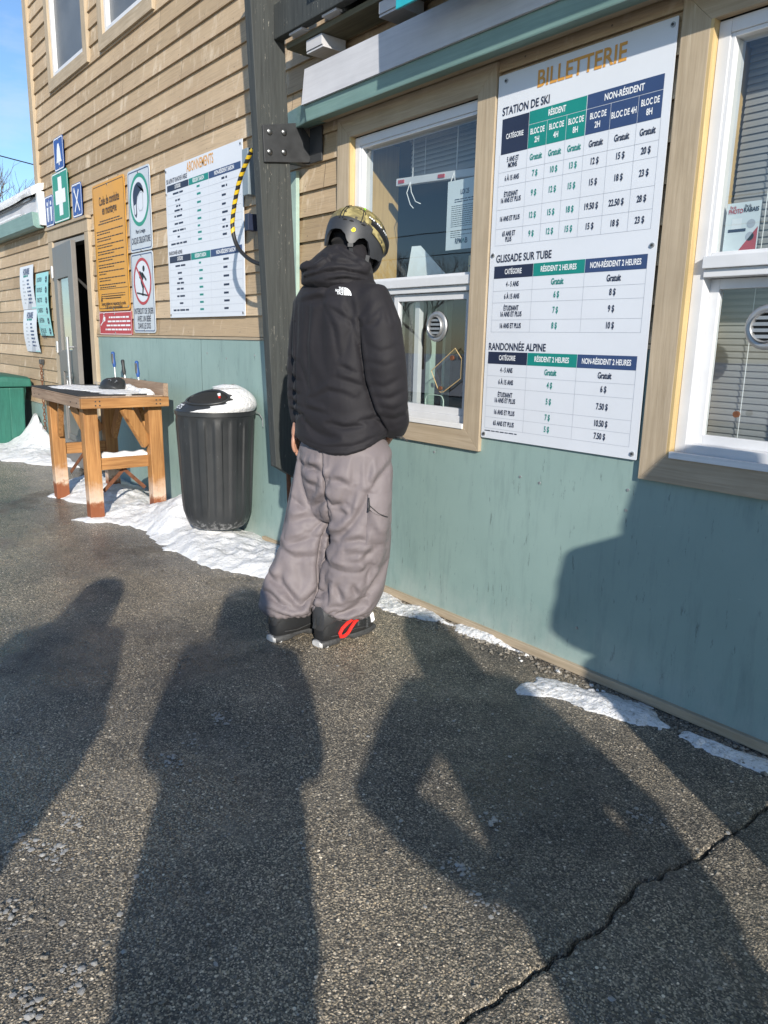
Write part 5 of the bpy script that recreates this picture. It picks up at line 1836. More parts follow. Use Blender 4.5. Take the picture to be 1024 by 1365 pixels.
# ------------------------------------------------------------------ trash bin on the wall
def build_bin():
    t = thing('trash_bin', 'black ribbed half-round trash bin with snow on its hooded lid', 'trash bin', (-4.62, 2.27, 0.1))
    cx, cy = -4.60, 2.275
    def ring(a, b_, z, rib=0.0, dx=0.0, dy=0.0, n=192, flat=2.50):
        q = []
        for j in range(n):
            an = 2 * math.pi * j / n
            rr = 1.0
            if rib:
                s = math.cos(an * 15)
                rr = 1.0 + rib * max(0.0, min(1.0, s * 2.2 + 0.5))
            x = cx + dx + a * rr * math.cos(an)
            y = cy + dy + b_ * rr * math.sin(an)
            q.append((x, min(y, flat), z))
        return q
    body = MB()
    rg = []
    for z, s, rb in ((0.115, 0.66, 0), (0.135, 0.74, 0), (0.17, 0.80, 0.0), (0.22, 0.845, 0.02), (0.28, 0.855, 0.036), (0.55, 0.900, 0.036), (0.78, 0.94, 0.036), (0.83, 0.952, 0.030), (0.85, 0.97, 0.0), (0.865, 0.978, 0.0), (0.868, 1.0, 0.0), (0.892, 1.0, 0), (0.893, 0.94, 0), (0.80, 0.93, 0), (0.3, 0.82, 0)):
        rg.append(ring(0.268 * s, 0.262 * s, z, rb))
    body.rings(rg)
    body.build('body', 'bin', t, smooth=True)
    # hooded lid: low at the front left, high at the wall right
    lid = MB()
    rg = []
    for k in range(11):
        s = k / 10
        a = 0.262 * max(0.0, 1 - (s * 0.975) ** 1.7) ** 0.72
        rg.append(ring(a, a * 0.97, 0.893 + 0.16 * s, 0, 0.055 * s, 0.075 * s))
    rgt = [[(x, y, z + 0.0) for x, y, z in r] for r in rg]
    lid.rings(rgt)
    lo = lid.build('lid', 'bin', t, smooth=True)
    # proud rim and a dark sheet for the shade inside the opening, left slope
    def on_lid(an, s, lift=0.0):
        a = 0.262 * max(0.0, 1 - (s * 0.975) ** 1.7) ** 0.72 + lift
        return (cx + 0.055 * s + a * math.cos(an), min(2.50, cy + 0.075 * s + a * 0.97 * math.sin(an)), 0.893 + 0.16 * s + lift * 0.8)
    op = MB()
    pts = []
    for j in range(40):
        w = 2 * math.pi * j / 40
        pts.append(on_lid(R(-66) + R(50) * math.cos(w), 0.56 + 0.26 * math.sin(w), 0.002))
    op.tube(pts, 0.009, 8, closed=True)
    op.build('opening_rim', 'bin', lo, smooth='all')
    op = MB()
    gr = []
    for i in range(5):
        f = 1 - i / 4.0
        gr.append([on_lid(R(-66) + R(49) * math.cos(2 * math.pi * j / 40) * f, 0.56 + 0.25 * math.sin(2 * math.pi * j / 40) * f, 0.0035) for j in range(40)])
    op.rings(gr, True)
    op.build('opening', 'hole_shade', lo, smooth='all')
    # moulded lettering on the front slope
    p = Print(0, 0, 0)
    p.text('DÉCHETS', 0, 0, 0.034, 'ink_white', width=0.20, bold=0.03, l=0)
    def xf(q):
        return on_lid(R(-112) + q[0] / 0.25, 0.16 + q[2] * 4.2, 0.004)
    p.build('lettering', lo, xf)
    # snow over the right of the lid
    sn = MB()
    gr = []
    rgx = random.Random(8)
    for i in range(26):
        s = 0.015 + 0.985 * i / 25
        row = []
        a0 = R(np.interp(s, [0, 0.06, 0.14, 0.24, 0.34, 0.5, 0.7, 0.82, 0.88, 1.0], [-70, -62, -44, -40, -22, -10, -14, -60, -170, -210]) + 4 * math.sin(40 * s))
        a1 = R(150)
        for j in range(40):
            an = a0 + (a1 - a0) * j / 39
            ed = min(1.0, j / 4.0, (39 - j) / 4.0, i / 3.0)
            row.append(on_lid(an, s, 0.002 + 0.009 * ed))
        gr.append(row)
    v = [q for r in gr for q in r]
    f = []
    for i in range(25):
        for j in range(39):
            f.append((i * 40 + j, i * 40 + j + 1, (i + 1) * 40 + j + 1, (i + 1) * 40 + j))
    sn.add(v, f)
    tag(sn.build('snow', 'snow', smooth='all'), 'snow capping the right side of the trash bin lid', 'snow', kind='stuff')
    h = MB()
    h.tube([(cx + 0.14, cy + 0.222, 0.885), (cx + 0.18, cy + 0.23, 0.872), (cx + 0.215, cy + 0.232, 0.84), (cx + 0.22, cy + 0.232, 0.79)], 0.003, 6)
    h.build('bail_wire', 'galv', t)
    # cup left inside the opening
    t2 = thing('paper_cup', 'red and white crumpled cup lying in the bin opening', 'cup', on_lid(R(-34), 0.60, 0.0))
    c = on_lid(R(-34), 0.60, 0.008)
    b = MB()
    b.tube([(c[0] - 0.004, c[1] - 0.002, c[2] - 0.012), (c[0] + 0.002, c[1] - 0.008, c[2] + 0.012)], [0.007, 0.010], 14)
    b.build('cup', 'red', t2, smooth=True)
    b = MB()
    b.tube([(c[0] + 0.001, c[1] - 0.006, c[2] + 0.006), (c[0] + 0.003, c[1] - 0.010, c[2] + 0.018)], [0.010, 0.011], 12)
    b.build('lining', 'ink_white', t2, smooth=True)
    # short grey stake beside the bin
    b = MB()
    b.box(-5.02, -4.97, 2.30, 2.34, 0.0, 0.36)
    tag(b.build('wall_stake', 'galv', bev=0.003), 'short grey metal stake standing in the snow left of the trash bin', 'stake')
build_bin()

# ------------------------------------------------------------------ dumpster
def build_dumpster():
    t = thing('dumpster', 'dark green plastic dumpster with snow-dusted lid at the left edge', 'dumpster', (-10.5, 1.8, 0))
    b = MB()
    y1 = 2.43
    def prof(x, inset, z):
        return x
    # ribbed end wall: three rounded staves, and a plain box behind
    b.hexa([(-11.1, 1.02, 0.14), (-9.97, 1.02, 0.14), (-9.97, 2.36, 0.14), (-11.1, 2.36, 0.14), (-11.1, 0.94, 0.76), (-9.92, 0.94, 0.76), (-9.92, 2.42, 0.76), (-11.1, 2.42, 0.76)])
    b.build('body', 'dumpster', t, bev=0.02)
    b = MB()
    for y in (1.16, 1.62, 2.08, 2.29):
        wdt = 0.16 if y < 2.2 else 0.10
        lo = 0.05 if y < 2.2 else 0.10
        b.hexa([(-9.99, y - wdt * .9, lo), (-9.93, y - wdt * .8, lo), (-9.93, y + wdt * .8, lo), (-9.99, y + wdt * .9, lo), (-9.95, y - wdt, 0.73), (-9.875, y - wdt * .9, 0.73), (-9.875, y + wdt * .9, 0.73), (-9.95, y + wdt, 0.73)])
    b.build('stave', 'dumpster', t, bev=0.018)
    b = MB()
    rg = []
    for x, dz, ins in ((-11.15, -0.03, 0.02), (-11.1, 0.02, 0), (-10.0, 0.02, 0), (-9.87, 0.0, 0.0), (-9.85, -0.06, 0.01)):
        rg.append([(x, 0.90 + ins, 0.74), (x, 0.90 + ins, 0.80 + dz), (x, 1.10, 0.86 + dz), (x, 2.20, 0.86 + dz), (x, 2.46 - ins, 0.83 + dz), (x, 2.47 - ins, 0.74)])
    b.rings(rg)
    b.build('lid', 'dumpster', t, bev=0.012)
    snow_patch('snow', 'dusting of snow on the green dumpster lid', [(-11.0, 1.2), (-9.98, 1.25), (-9.96, 2.15), (-11.0, 2.2)], 0.02, 0.12, 0.03, 0.868, 0.08, 0.6, 9)
build_dumpster()

def build_chain():
    t = thing('hanging_chain', 'rusty chain hanging from a hook on the wing wall beside the dumpster', 'chain', (-9.47, YW - 0.03, 1.05))
    b = MB()
    b.box(-9.49, -9.44, YW - 0.05, YW - 0.0, 1.02, 1.075)
    b.build('hook', 'steel', t, bev=0.008)
    b = MB()
    z, k = 1.02, 0
    while z > 0.06:
        pts = []
        for j in range(10):
            a = 2 * math.pi * j / 10
            u, w = 0.013 * math.cos(a), 0.026 * math.sin(a)
            x = -9.465 - 0.03 * (1.02 - z)
            pts.append((x + (u if k % 2 else 0), YW - 0.035 + (0 if k % 2 else u), z - 0.024 + w))
        b.tube(pts, 0.0048, 6, closed=True)
        z -= 0.040
        k += 1
    b.build('links', 'rust', t, smooth='all')
build_chain()

# ------------------------------------------------------------------ snow on the ground
snow_patch('snow', 'trampled snow bank along the teal wall under the bench and bin',
           [(-7.6, 2.56), (-7.4, 2.1), (-6.72, 1.72), (-6.3, 1.88), (-5.85, 1.92), (-5.75, 1.62), (-5.55, 1.66), (-5.50, 1.84), (-5.2, 1.95), (-4.9, 1.92), (-4.5, 1.88), (-4.2, 1.90), (-3.95, 1.95), (-3.6, 2.12), (-3.3, 2.32), (-3.2, 2.56)],
           0.075, 0.42, 0.02, 0.0, 0.10, 0.5, 1, bumps=((-5.12, 2.32, 0.20, 0.13), (-5.35, 2.42, 0.2, 0.10), (-5.0, 2.12, 0.16, 0.05), (-4.55, 2.10, 0.20, 0.03)))
snow_patch('snow', 'smooth snow drift against the wing wall behind the dumpster',
           [(-14, 2.56), (-14, 1.2), (-10.5, 1.5), (-9.3, 1.72), (-8.5, 2.10), (-8.1, 2.36), (-8.0, 2.56)], 0.06, 0.35, 0.03, 0.0, 0.08, 0.3, 3, bumps=((-9.85, 2.66, 0.26, 0.62), (-9.45, 2.62, 0.30, 0.26)))
snow_patch('snow', 'narrow strip of snow along the foot of the teal wall beside the skier',
           [(-3.25, 2.53), (-3.1, 2.33), (-2.85, 2.34), (-2.65, 2.37), (-2.45, 2.43), (-2.2, 2.455), (-2.02, 2.465), (-1.98, 2.53)], 0.026, 0.07, 0.006, 0.0, 0.10, 1.2, 4, mat='gritty_snow', erode=0.012)
snow_patch('snow', 'ragged patch of icy snow by the wall foot under the price board',
           [(-1.95, 2.39), (-1.80, 2.22), (-1.66, 2.24), (-1.45, 2.32), (-1.22, 2.385), (-0.9, 2.415), (-0.5, 2.42), (-0.5, 2.47), (-0.96, 2.465), (-1.2, 2.452), (-1.47, 2.47), (-1.70, 2.44)], 0.018, 0.09, 0.005, 0.0, 0.10, 1.4, 5, mat='gritty_snow', erode=0.004)

def rock_mesh(n, xs, ys, size, rnd, mat, name, label, cat, squash=0.6, zoff=0.0):
    ico = bmesh.new()
    bmesh.ops.create_icosphere(ico, subdivisions=1, radius=1)
    bv = np.array([v.co[:] for v in ico.verts])
    bf = np.array([[v.index for v in f.verts] for f in ico.faces])
    ico.free()
    V, F = [], []
    for k in range(n):
        s = size[0] + (size[1] - size[0]) * rnd.random() ** 3
        jit = 1 + 0.75 * (rnd.random(bv.shape) - 0.5)
        sc3 = np.array([1, 0.6 + 0.5 * rnd.random(), squash * (0.6 + 0.6 * rnd.random())]) * s
        a = rnd.random() * 6.28
        q = bv * jit * sc3
        c, s_ = math.cos(a), math.sin(a)
        q = np.stack([q[:, 0] * c - q[:, 1] * s_, q[:, 0] * s_ + q[:, 1] * c, q[:, 2]], 1)
        q += np.array([xs[k], ys[k], zoff + sc3[2] * 0.45])
        F.append(bf + len(V) * len(bv))
        V.append(q)
    me = bpy.data.meshes.new(name)
    me.from_pydata(np.concatenate(V).tolist(), [], np.concatenate(F).tolist())
    o = finish(name, me, mat, fixn=False)
    tag(o, label, cat, kind='stuff')
    return o
rr = np.random.default_rng(5)
n = 5200
xs = -3.4 + 3.6 * rr.random(n) ** 0.7
ys = 0.1 + 2.35 * rr.random(n) ** 1.5
rock_mesh(n, xs, ys, (0.0018, 0.0065), rr, 'stone', 'loose_grit', 'loose grit scattered over the asphalt', 'grit')
n = 900
cl = rr.integers(0, 14, n)
cc = np.array([(-2.31, 1.13), (-2.2, .98), (-2.16, .88), (-3.03, 1.1), (-2.01, .52), (-2.01, .39), (-1.9, .44), (-1.45, .27), (-1.46, .36), (-1.74, .29), (-1.09, 1.23), (-1.2, 1.27), (-1.29, 1.49), (-1.03, 1.86)])
xs = cc[cl, 0] + rr.normal(0, 0.030, n)
ys = cc[cl, 1] + rr.normal(0, 0.016, n)
xs[640:] = -3.2 + 3.2 * rr.random(260)
ys[640:] = 0.2 + 2.2 * rr.random(260)
rock_mesh(n, xs, ys, (0.0015, 0.0095), rr, 'ice', 'ice_crumbs', 'grey crumbs of dirty ice frozen to the asphalt', 'ice', 0.28)
n = 1500
xs = -3.1 + 2.9 * rr.random(n)
ys = 2.468 + rr.normal(0, 0.04, n)
ys = np.minimum(ys, 2.505)
rock_mesh(n, xs, ys, (0.002, 0.013), rr, 'stone', 'wall_foot_gravel', 'gravel and grit along the wall foot', 'gravel')
n = 26
xs = np.array([-1.16, -1.2, -1.12, -1.45, -1.5, -1.3] + list(-2.2 + 1.6 * rr.random(n - 6)))
ys = np.array([2.39, 2.41, 2.38, 2.35, 2.40, 2.37] + list(2.40 + 0.07 * rr.random(n - 6)))
rock_mesh(n, xs, ys, (0.008, 0.026), rr, 'gritty_snow', 'snow_lumps', 'small lumps of packed snow near the wall foot', 'snow', 0.7)

# ------------------------------------------------------------------ people
FOLD_J = [[(-0.036, 1.499), (0.098, 1.418)], [(0.065, 1.539), (0.082, 1.456), (0.117, 1.426)], [(0.11, 1.426), (0.175, 1.496), (0.21, 1.519)], [(0.114, 1.418), (0.191, 1.458)], [(-0.098, 1.121), (-0.026, 1.159), (0.038, 1.152), (0.078, 1.133)], [(0.005, 1.215), (0.069, 1.196), (0.142, 1.178)], [(0.021, 1.262), (0.085, 1.232)], [(-0.009, 1.023), (0.039, 1.008), (0.104, 1.018)], [(0.08, 1.033), (0.144, 1.039), (0.216, 1.069)], [(-0.163, 0.939), (-0.057, 0.913), (0.073, 0.924), (0.186, 0.967)], [(-0.115, 1.489), (-0.13, 1.336), (-0.114, 1.18)], [(0.049, 1.523), (0.074, 1.418), (0.132, 1.264)], [(0.131, 1.35), (0.194, 1.32), (0.257, 1.345)], [(0.14, 1.28), (0.212, 1.266), (0.267, 1.291)], [(0.141, 1.194), (0.206, 1.18), (0.284, 1.221)], [(0.166, 1.139), (0.231, 1.133), (0.294, 1.166)], [(0.183, 1.1), (0.248, 1.085), (0.299, 1.11)], [(0.2, 1.052), (0.257, 1.045), (0.305, 1.071)], [(0.129, 1.419), (0.176, 1.435)], [(-0.23, 1.287), (-0.186, 1.273)], [(-0.226, 1.209), (-0.17, 1.191)], [(-0.219, 1.138), (-0.169, 1.132)], [(-0.211, 1.099), (-0.169, 1.084)], [(-0.207, 1.051), (-0.169, 1.044)], [(-0.138, 1.519), (-0.06, 1.536), (-0.037, 1.581)], [(-0.06, 1.521), (-0.004, 1.416), (0.02, 1.301)], [(-0.154, 1.258), (-0.114, 1.149)], [(-0.138, 1.077), (-0.042, 1.063)], [(-0.177, 1.518), (-0.076, 1.532), (0.049, 1.538)]]
FOLD_P = [[(-0.199, 0.831), (-0.13, 0.817), (-0.053, 0.834)], [(-0.13, 0.832), (-0.076, 0.81), (-0.037, 0.78)], [(-0.045, 0.764), (-0.06, 0.716), (-0.091, 0.676)], [(-0.13, 0.651), (-0.076, 0.676), (-0.037, 0.709)], [(-0.232, 0.56), (-0.169, 0.59), (-0.083, 0.612)], [(-0.138, 0.538), (-0.091, 0.58), (-0.028, 0.605)], [(-0.28, 0.454), (-0.209, 0.48), (-0.13, 0.514), (-0.067, 0.524)], [(-0.272, 0.446), (-0.193, 0.423), (-0.091, 0.442)], [(-0.258, 0.322), (-0.194, 0.257), (-0.146, 0.216)], [(-0.146, 0.216), (-0.106, 0.268), (-0.086, 0.285)], [(-0.313, 0.321), (-0.258, 0.297)], [(-0.298, 0.246), (-0.235, 0.206)], [(-0.2, 0.665), (-0.154, 0.627)], [(-0.022, 0.788), (0.032, 0.781), (0.079, 0.759)], [(-0.029, 0.685), (0.049, 0.679)], [(0.018, 0.654), (0.065, 0.632), (0.08, 0.656)], [(0.149, 0.729), (0.112, 0.649), (0.066, 0.584), (0.004, 0.517)], [(0.262, 0.872), (0.202, 0.809), (0.149, 0.737)], [(-0.067, 0.516), (-0.012, 0.541), (0.05, 0.559)], [(-0.059, 0.5), (0.019, 0.51), (0.113, 0.536), (0.177, 0.513)], [(0.06, 0.437), (0.115, 0.439), (0.162, 0.481), (0.201, 0.506)], [(-0.059, 0.467), (-0.027, 0.411), (0.052, 0.396), (0.124, 0.398)], [(0.051, 0.47), (0.114, 0.479), (0.154, 0.472)], [(0.131, 0.398), (0.147, 0.423)], [(0.085, 0.322), (0.117, 0.281)], [(0.013, 0.32), (0.054, 0.255)], [(-0.043, 0.327), (-0.018, 0.253)], [(0.087, 0.146), (0.127, 0.172)], [(0.179, 0.407), (0.156, 0.341)], [(0.16, 0.586), (0.192, 0.554), (0.262, 0.556)], [(0.007, 0.152), (0.055, 0.136), (0.128, 0.146)], [(-0.275, 0.171), (-0.187, 0.139), (-0.098, 0.15)], [(-0.058, 0.201), (-0.026, 0.168)], [(-0.153, 0.761), (-0.091, 0.747)]]

def ell(cx, cy, z, a, b, rot=0.0, n=44, p=2.0, zf=None):
    q = []
    c, s = math.cos(rot), math.sin(rot)
    for j in range(n):
        t = 2 * math.pi * j / n
        ct, st = math.cos(t), math.sin(t)
        e = 2.0 / p
        u = a * math.copysign(abs(ct) ** e, ct)
        v = b * math.copysign(abs(st) ** e, st)
        x, y = cx + u * c - v * s, cy + u * s + v * c
        q.append((x, y, z + (zf(x, y, z) if zf else 0)))
    return q

def cloth(parts, voxel, smooth_it=6, tilt=None):
    """parts: list of MB solids -> one continuous shell"""
    m = MB()
    for q in parts:
        m.add(q.v, q.f)
    me = bpy.data.meshes.new('cloth')
    me.from_pydata(m.v, [], m.f)
    bm = bmesh.new()
    bm.from_mesh(me)
    bmesh.ops.recalc_face_normals(bm, faces=bm.faces)
    if tilt:
        # mesh runs on the bias, so that the cloth can fold along any direction
        rm = Matrix.Rotation(tilt[0], 4, 'Y') @ Matrix.Rotation(tilt[1], 4, 'X') @ Matrix.Rotation(tilt[1], 4, 'Z')
        bm.transform(rm)
    bm.to_mesh(me)
    bm.free()
    me = eval_mesh(me, [('REMESH', dict(mode='VOXEL', voxel_size=voxel)), ('SMOOTH', dict(iterations=smooth_it, factor=0.5))])
    if tilt:
        me.transform(rm.inverted())
    return me

def fold(me, strokes, amp, wid, ridge=0.9, extra=None, back=True):
    n = len(me.vertices)
    co = np.zeros(n * 3)
    no = np.zeros(n * 3)
    me.vertices.foreach_get('co', co)
    me.vertices.foreach_get('normal', no)
    co, no = co.reshape(-1, 3), no.reshape(-1, 3)
    P = co[:, [0, 2]]
    disp = np.zeros(n)
    for si, st in enumerate(strokes):
        kA, kW = amp, wid
        if isinstance(st, tuple):
            st, kA, kW = st
        st = np.array(st, float)
        d = np.full(n, 1e9)
        along = np.zeros(n)
        L = np.linalg.norm(np.diff(st, axis=0), axis=1)
        acc = 0
        for i in range(len(st) - 1):
            a, ab = st[i], st[i + 1] - st[i]
            t = np.clip(((P - a) @ ab) / (ab @ ab), 0, 1)
            dd = np.linalg.norm(P - a - t[:, None] * ab, axis=1)
            w = dd < d
            d = np.where(w, dd, d)
            along = np.where(w, (acc + t * L[i]) / L.sum(), along)
            acc += L[i]
        tp = np.sin(np.pi * np.clip(0.12 + 0.76 * along, 0, 1))
        sg = np.where(P[:, 1] > np.interp(P[:, 0], *(st[np.argsort(st[:, 0])].T)), d, -d) if abs(st[-1, 0] - st[0, 0]) > 0.5 * abs(st[-1, 1] - st[0, 1]) else np.where(P[:, 0] > np.interp(P[:, 1], *(st[np.argsort(st[:, 1])][:, ::-1].T)), d, -d)
        v = kA * tp * (-1.0 * np.exp(-((sg + 0.35 * kW) / (0.62 * kW)) ** 2) + ridge * np.exp(-((sg - 0.95 * kW) / (1.0 * kW)) ** 2) + 0.35 * ridge * np.exp(-((sg + 2.6 * kW) / (1.4 * kW)) ** 2))
        disp += v
    face = np.clip((0.35 - no[:, 1]) / 0.5, 0, 1) if back else 1.0
    disp = disp * face
    if extra is not None:
        disp = disp + extra(co, no)
    co = co + no * disp[:, None]
    me.vertices.foreach_set('co', co.reshape(-1))
    me.update()

def crumple(co, freq, seed, n=6, stretch=(1, 1, 1), warp=0.06):
    rg = np.random.default_rng(seed)
    q = co * np.array(stretch)
    w = np.stack([fbm(co * 5 + 3 * k + seed, 2) for k in range(3)], 1) - 0.5
    q = q + w * warp
    out = np.zeros(len(co))
    for k in range(n):
        d = rg.normal(size=3)
        d /= np.linalg.norm(d)
        t = (q @ d) * freq * (0.7 + 0.9 * rg.random()) + rg.random() * 9
        tri = np.abs((t % 1.0) * 2 - 1)
        gate = np.clip((fbm(co * 4.5 + 11 * k + seed, 2) - 0.40) / 0.2, 0, 1)
        out += gate * (np.abs(tri - 0.5) * 2 - 0.5)
    return out / math.sqrt(n)

def drape(me, weight, long_, wide, frames=22, pressure=0.5, bend=1.2, tens=22.0, gravity=0.35, mass=0.25, pin=3.0):
    """let the cloth settle: it is cut a little larger than the shape it hangs on, and buckles into folds"""
    o = bpy.data.objects.new('scratch', me)
    COL.objects.link(o)
    n = len(me.vertices)
    co = np.zeros(n * 3)
    me.vertices.foreach_get('co', co)
    co = co.reshape(-1, 3)
    w = np.clip(weight(co), 0, 1)
    vg = o.vertex_groups.new(name='pin')
    wq = np.round(w * 60).astype(int)
    for lv in np.unique(wq):
        vg.add(np.nonzero(wq == lv)[0].tolist(), max(0.004, float(w[wq == lv].mean())), 'REPLACE')
    md = o.modifiers.new('cloth', 'CLOTH')
    st = md.settings
    st.quality = 4
    st.mass = mass
    st.tension_stiffness = tens
    st.compression_stiffness = tens
    st.shear_stiffness = tens * 0.5
    st.bending_stiffness = bend
    st.tension_damping = 10
    st.compression_damping = 10
    st.shear_damping = 10
    st.air_damping = 3
    st.vertex_group_mass = 'pin'
    st.pin_stiffness = pin
    o.shape_key_add(name='Basis')
    sk = o.shape_key_add(name='cut')
    q = co.copy()
    bx, by = q[:, 0].mean(), q[:, 1].mean()
    q[:, 2] = q[:, 2] * long_
    q[:, 0] = bx + (q[:, 0] - bx) * wide
    q[:, 1] = by + (q[:, 1] - by) * wide
    sk.data.foreach_set('co', q.reshape(-1))
    sk.value = 0.0
    st.rest_shape_key = sk
    st.effector_weights.gravity = gravity
    if pressure:
        st.use_pressure = True
        st.uniform_pressure_force = pressure
    md.collision_settings.use_collision = False
    md.collision_settings.use_self_collision = False
    md.point_cache.frame_start = 1
    md.point_cache.frame_end = frames
    for f in range(1, frames + 1):
        sc.frame_set(f)
    dg = bpy.context.evaluated_depsgraph_get()
    out = bpy.data.meshes.new_from_object(o.evaluated_get(dg))
    bpy.data.objects.remove(o)
    if out.shape_keys:
        print('keys left')
    sc.frame_set(1)
    out.materials.clear()
    return eval_mesh(out, [('SUBSURF', dict(levels=1, render_levels=1))])

def put(name, me, mat, parent, smooth='all'):
    return finish(name, me, mat, parent, smooth=smooth, fixn=False)

def skin_body(nodes, edges, root=0):
    me = bpy.data.meshes.new('body')
    bm = bmesh.new()
    lay = bm.verts.layers.skin.verify()
    vs = []
    for i, (p, r) in enumerate(nodes):
        v = bm.verts.new(p)
        v[lay].radius = (r, r) if isinstance(r, (int, float)) else r
        v[lay].use_root = i == root
        vs.append(v)
    for a, b in edges:
        bm.edges.new((vs[a], vs[b]))
    bm.to_mesh(me)
    bm.free()
    return eval_mesh(me, [('SKIN', dict(use_smooth_shade=True)), ('SUBSURF', dict(levels=2, render_levels=2))])

def add_hand(nodes, edges, wrist, direction, side, curl, fwd):
    """palm and five separate fingers: direction runs from the wrist, side points to the thumb, fwd the way fingers curl"""
    w = Vector(nodes[wrist][0])
    d, s, f = Vector(direction).normalized(), Vector(side).normalized(), Vector(fwd).normalized()
    nodes.append((tuple(w + d * 0.045), 0.024))
    pm = len(nodes) - 1
    edges.append((wrist, pm))
    for k, (o, ln) in enumerate(((0.028, 0.070), (0.010, 0.080), (-0.008, 0.075), (-0.025, 0.058))):
        prev = pm
        base = w + d * 0.085 + s * o
        p = base
        dirv = d.copy()
        nodes.append((tuple(p), 0.0105))
        edges.append((prev, len(nodes) - 1))
        prev = len(nodes) - 1
        for q, fr in enumerate((0.45, 0.32, 0.23)):
            dirv = (dirv + f * curl).normalized()
            p = p + dirv * ln * fr
            nodes.append((tuple(p), 0.0090 - 0.001 * q))
            edges.append((prev, len(nodes) - 1))
            prev = len(nodes) - 1
    p = w + d * 0.03 + s * 0.030
    nodes.append((tuple(p), 0.012))
    edges.append((pm, len(nodes) - 1))
    nodes.append((tuple(p + d * 0.030 + s * 0.018 + f * 0.008), 0.0105))
    edges.append((len(nodes) - 2, len(nodes) - 1))
    nodes.append((tuple(p + d * 0.055 + s * 0.016 + f * 0.022), 0.0085))
    edges.append((len(nodes) - 2, len(nodes) - 1))

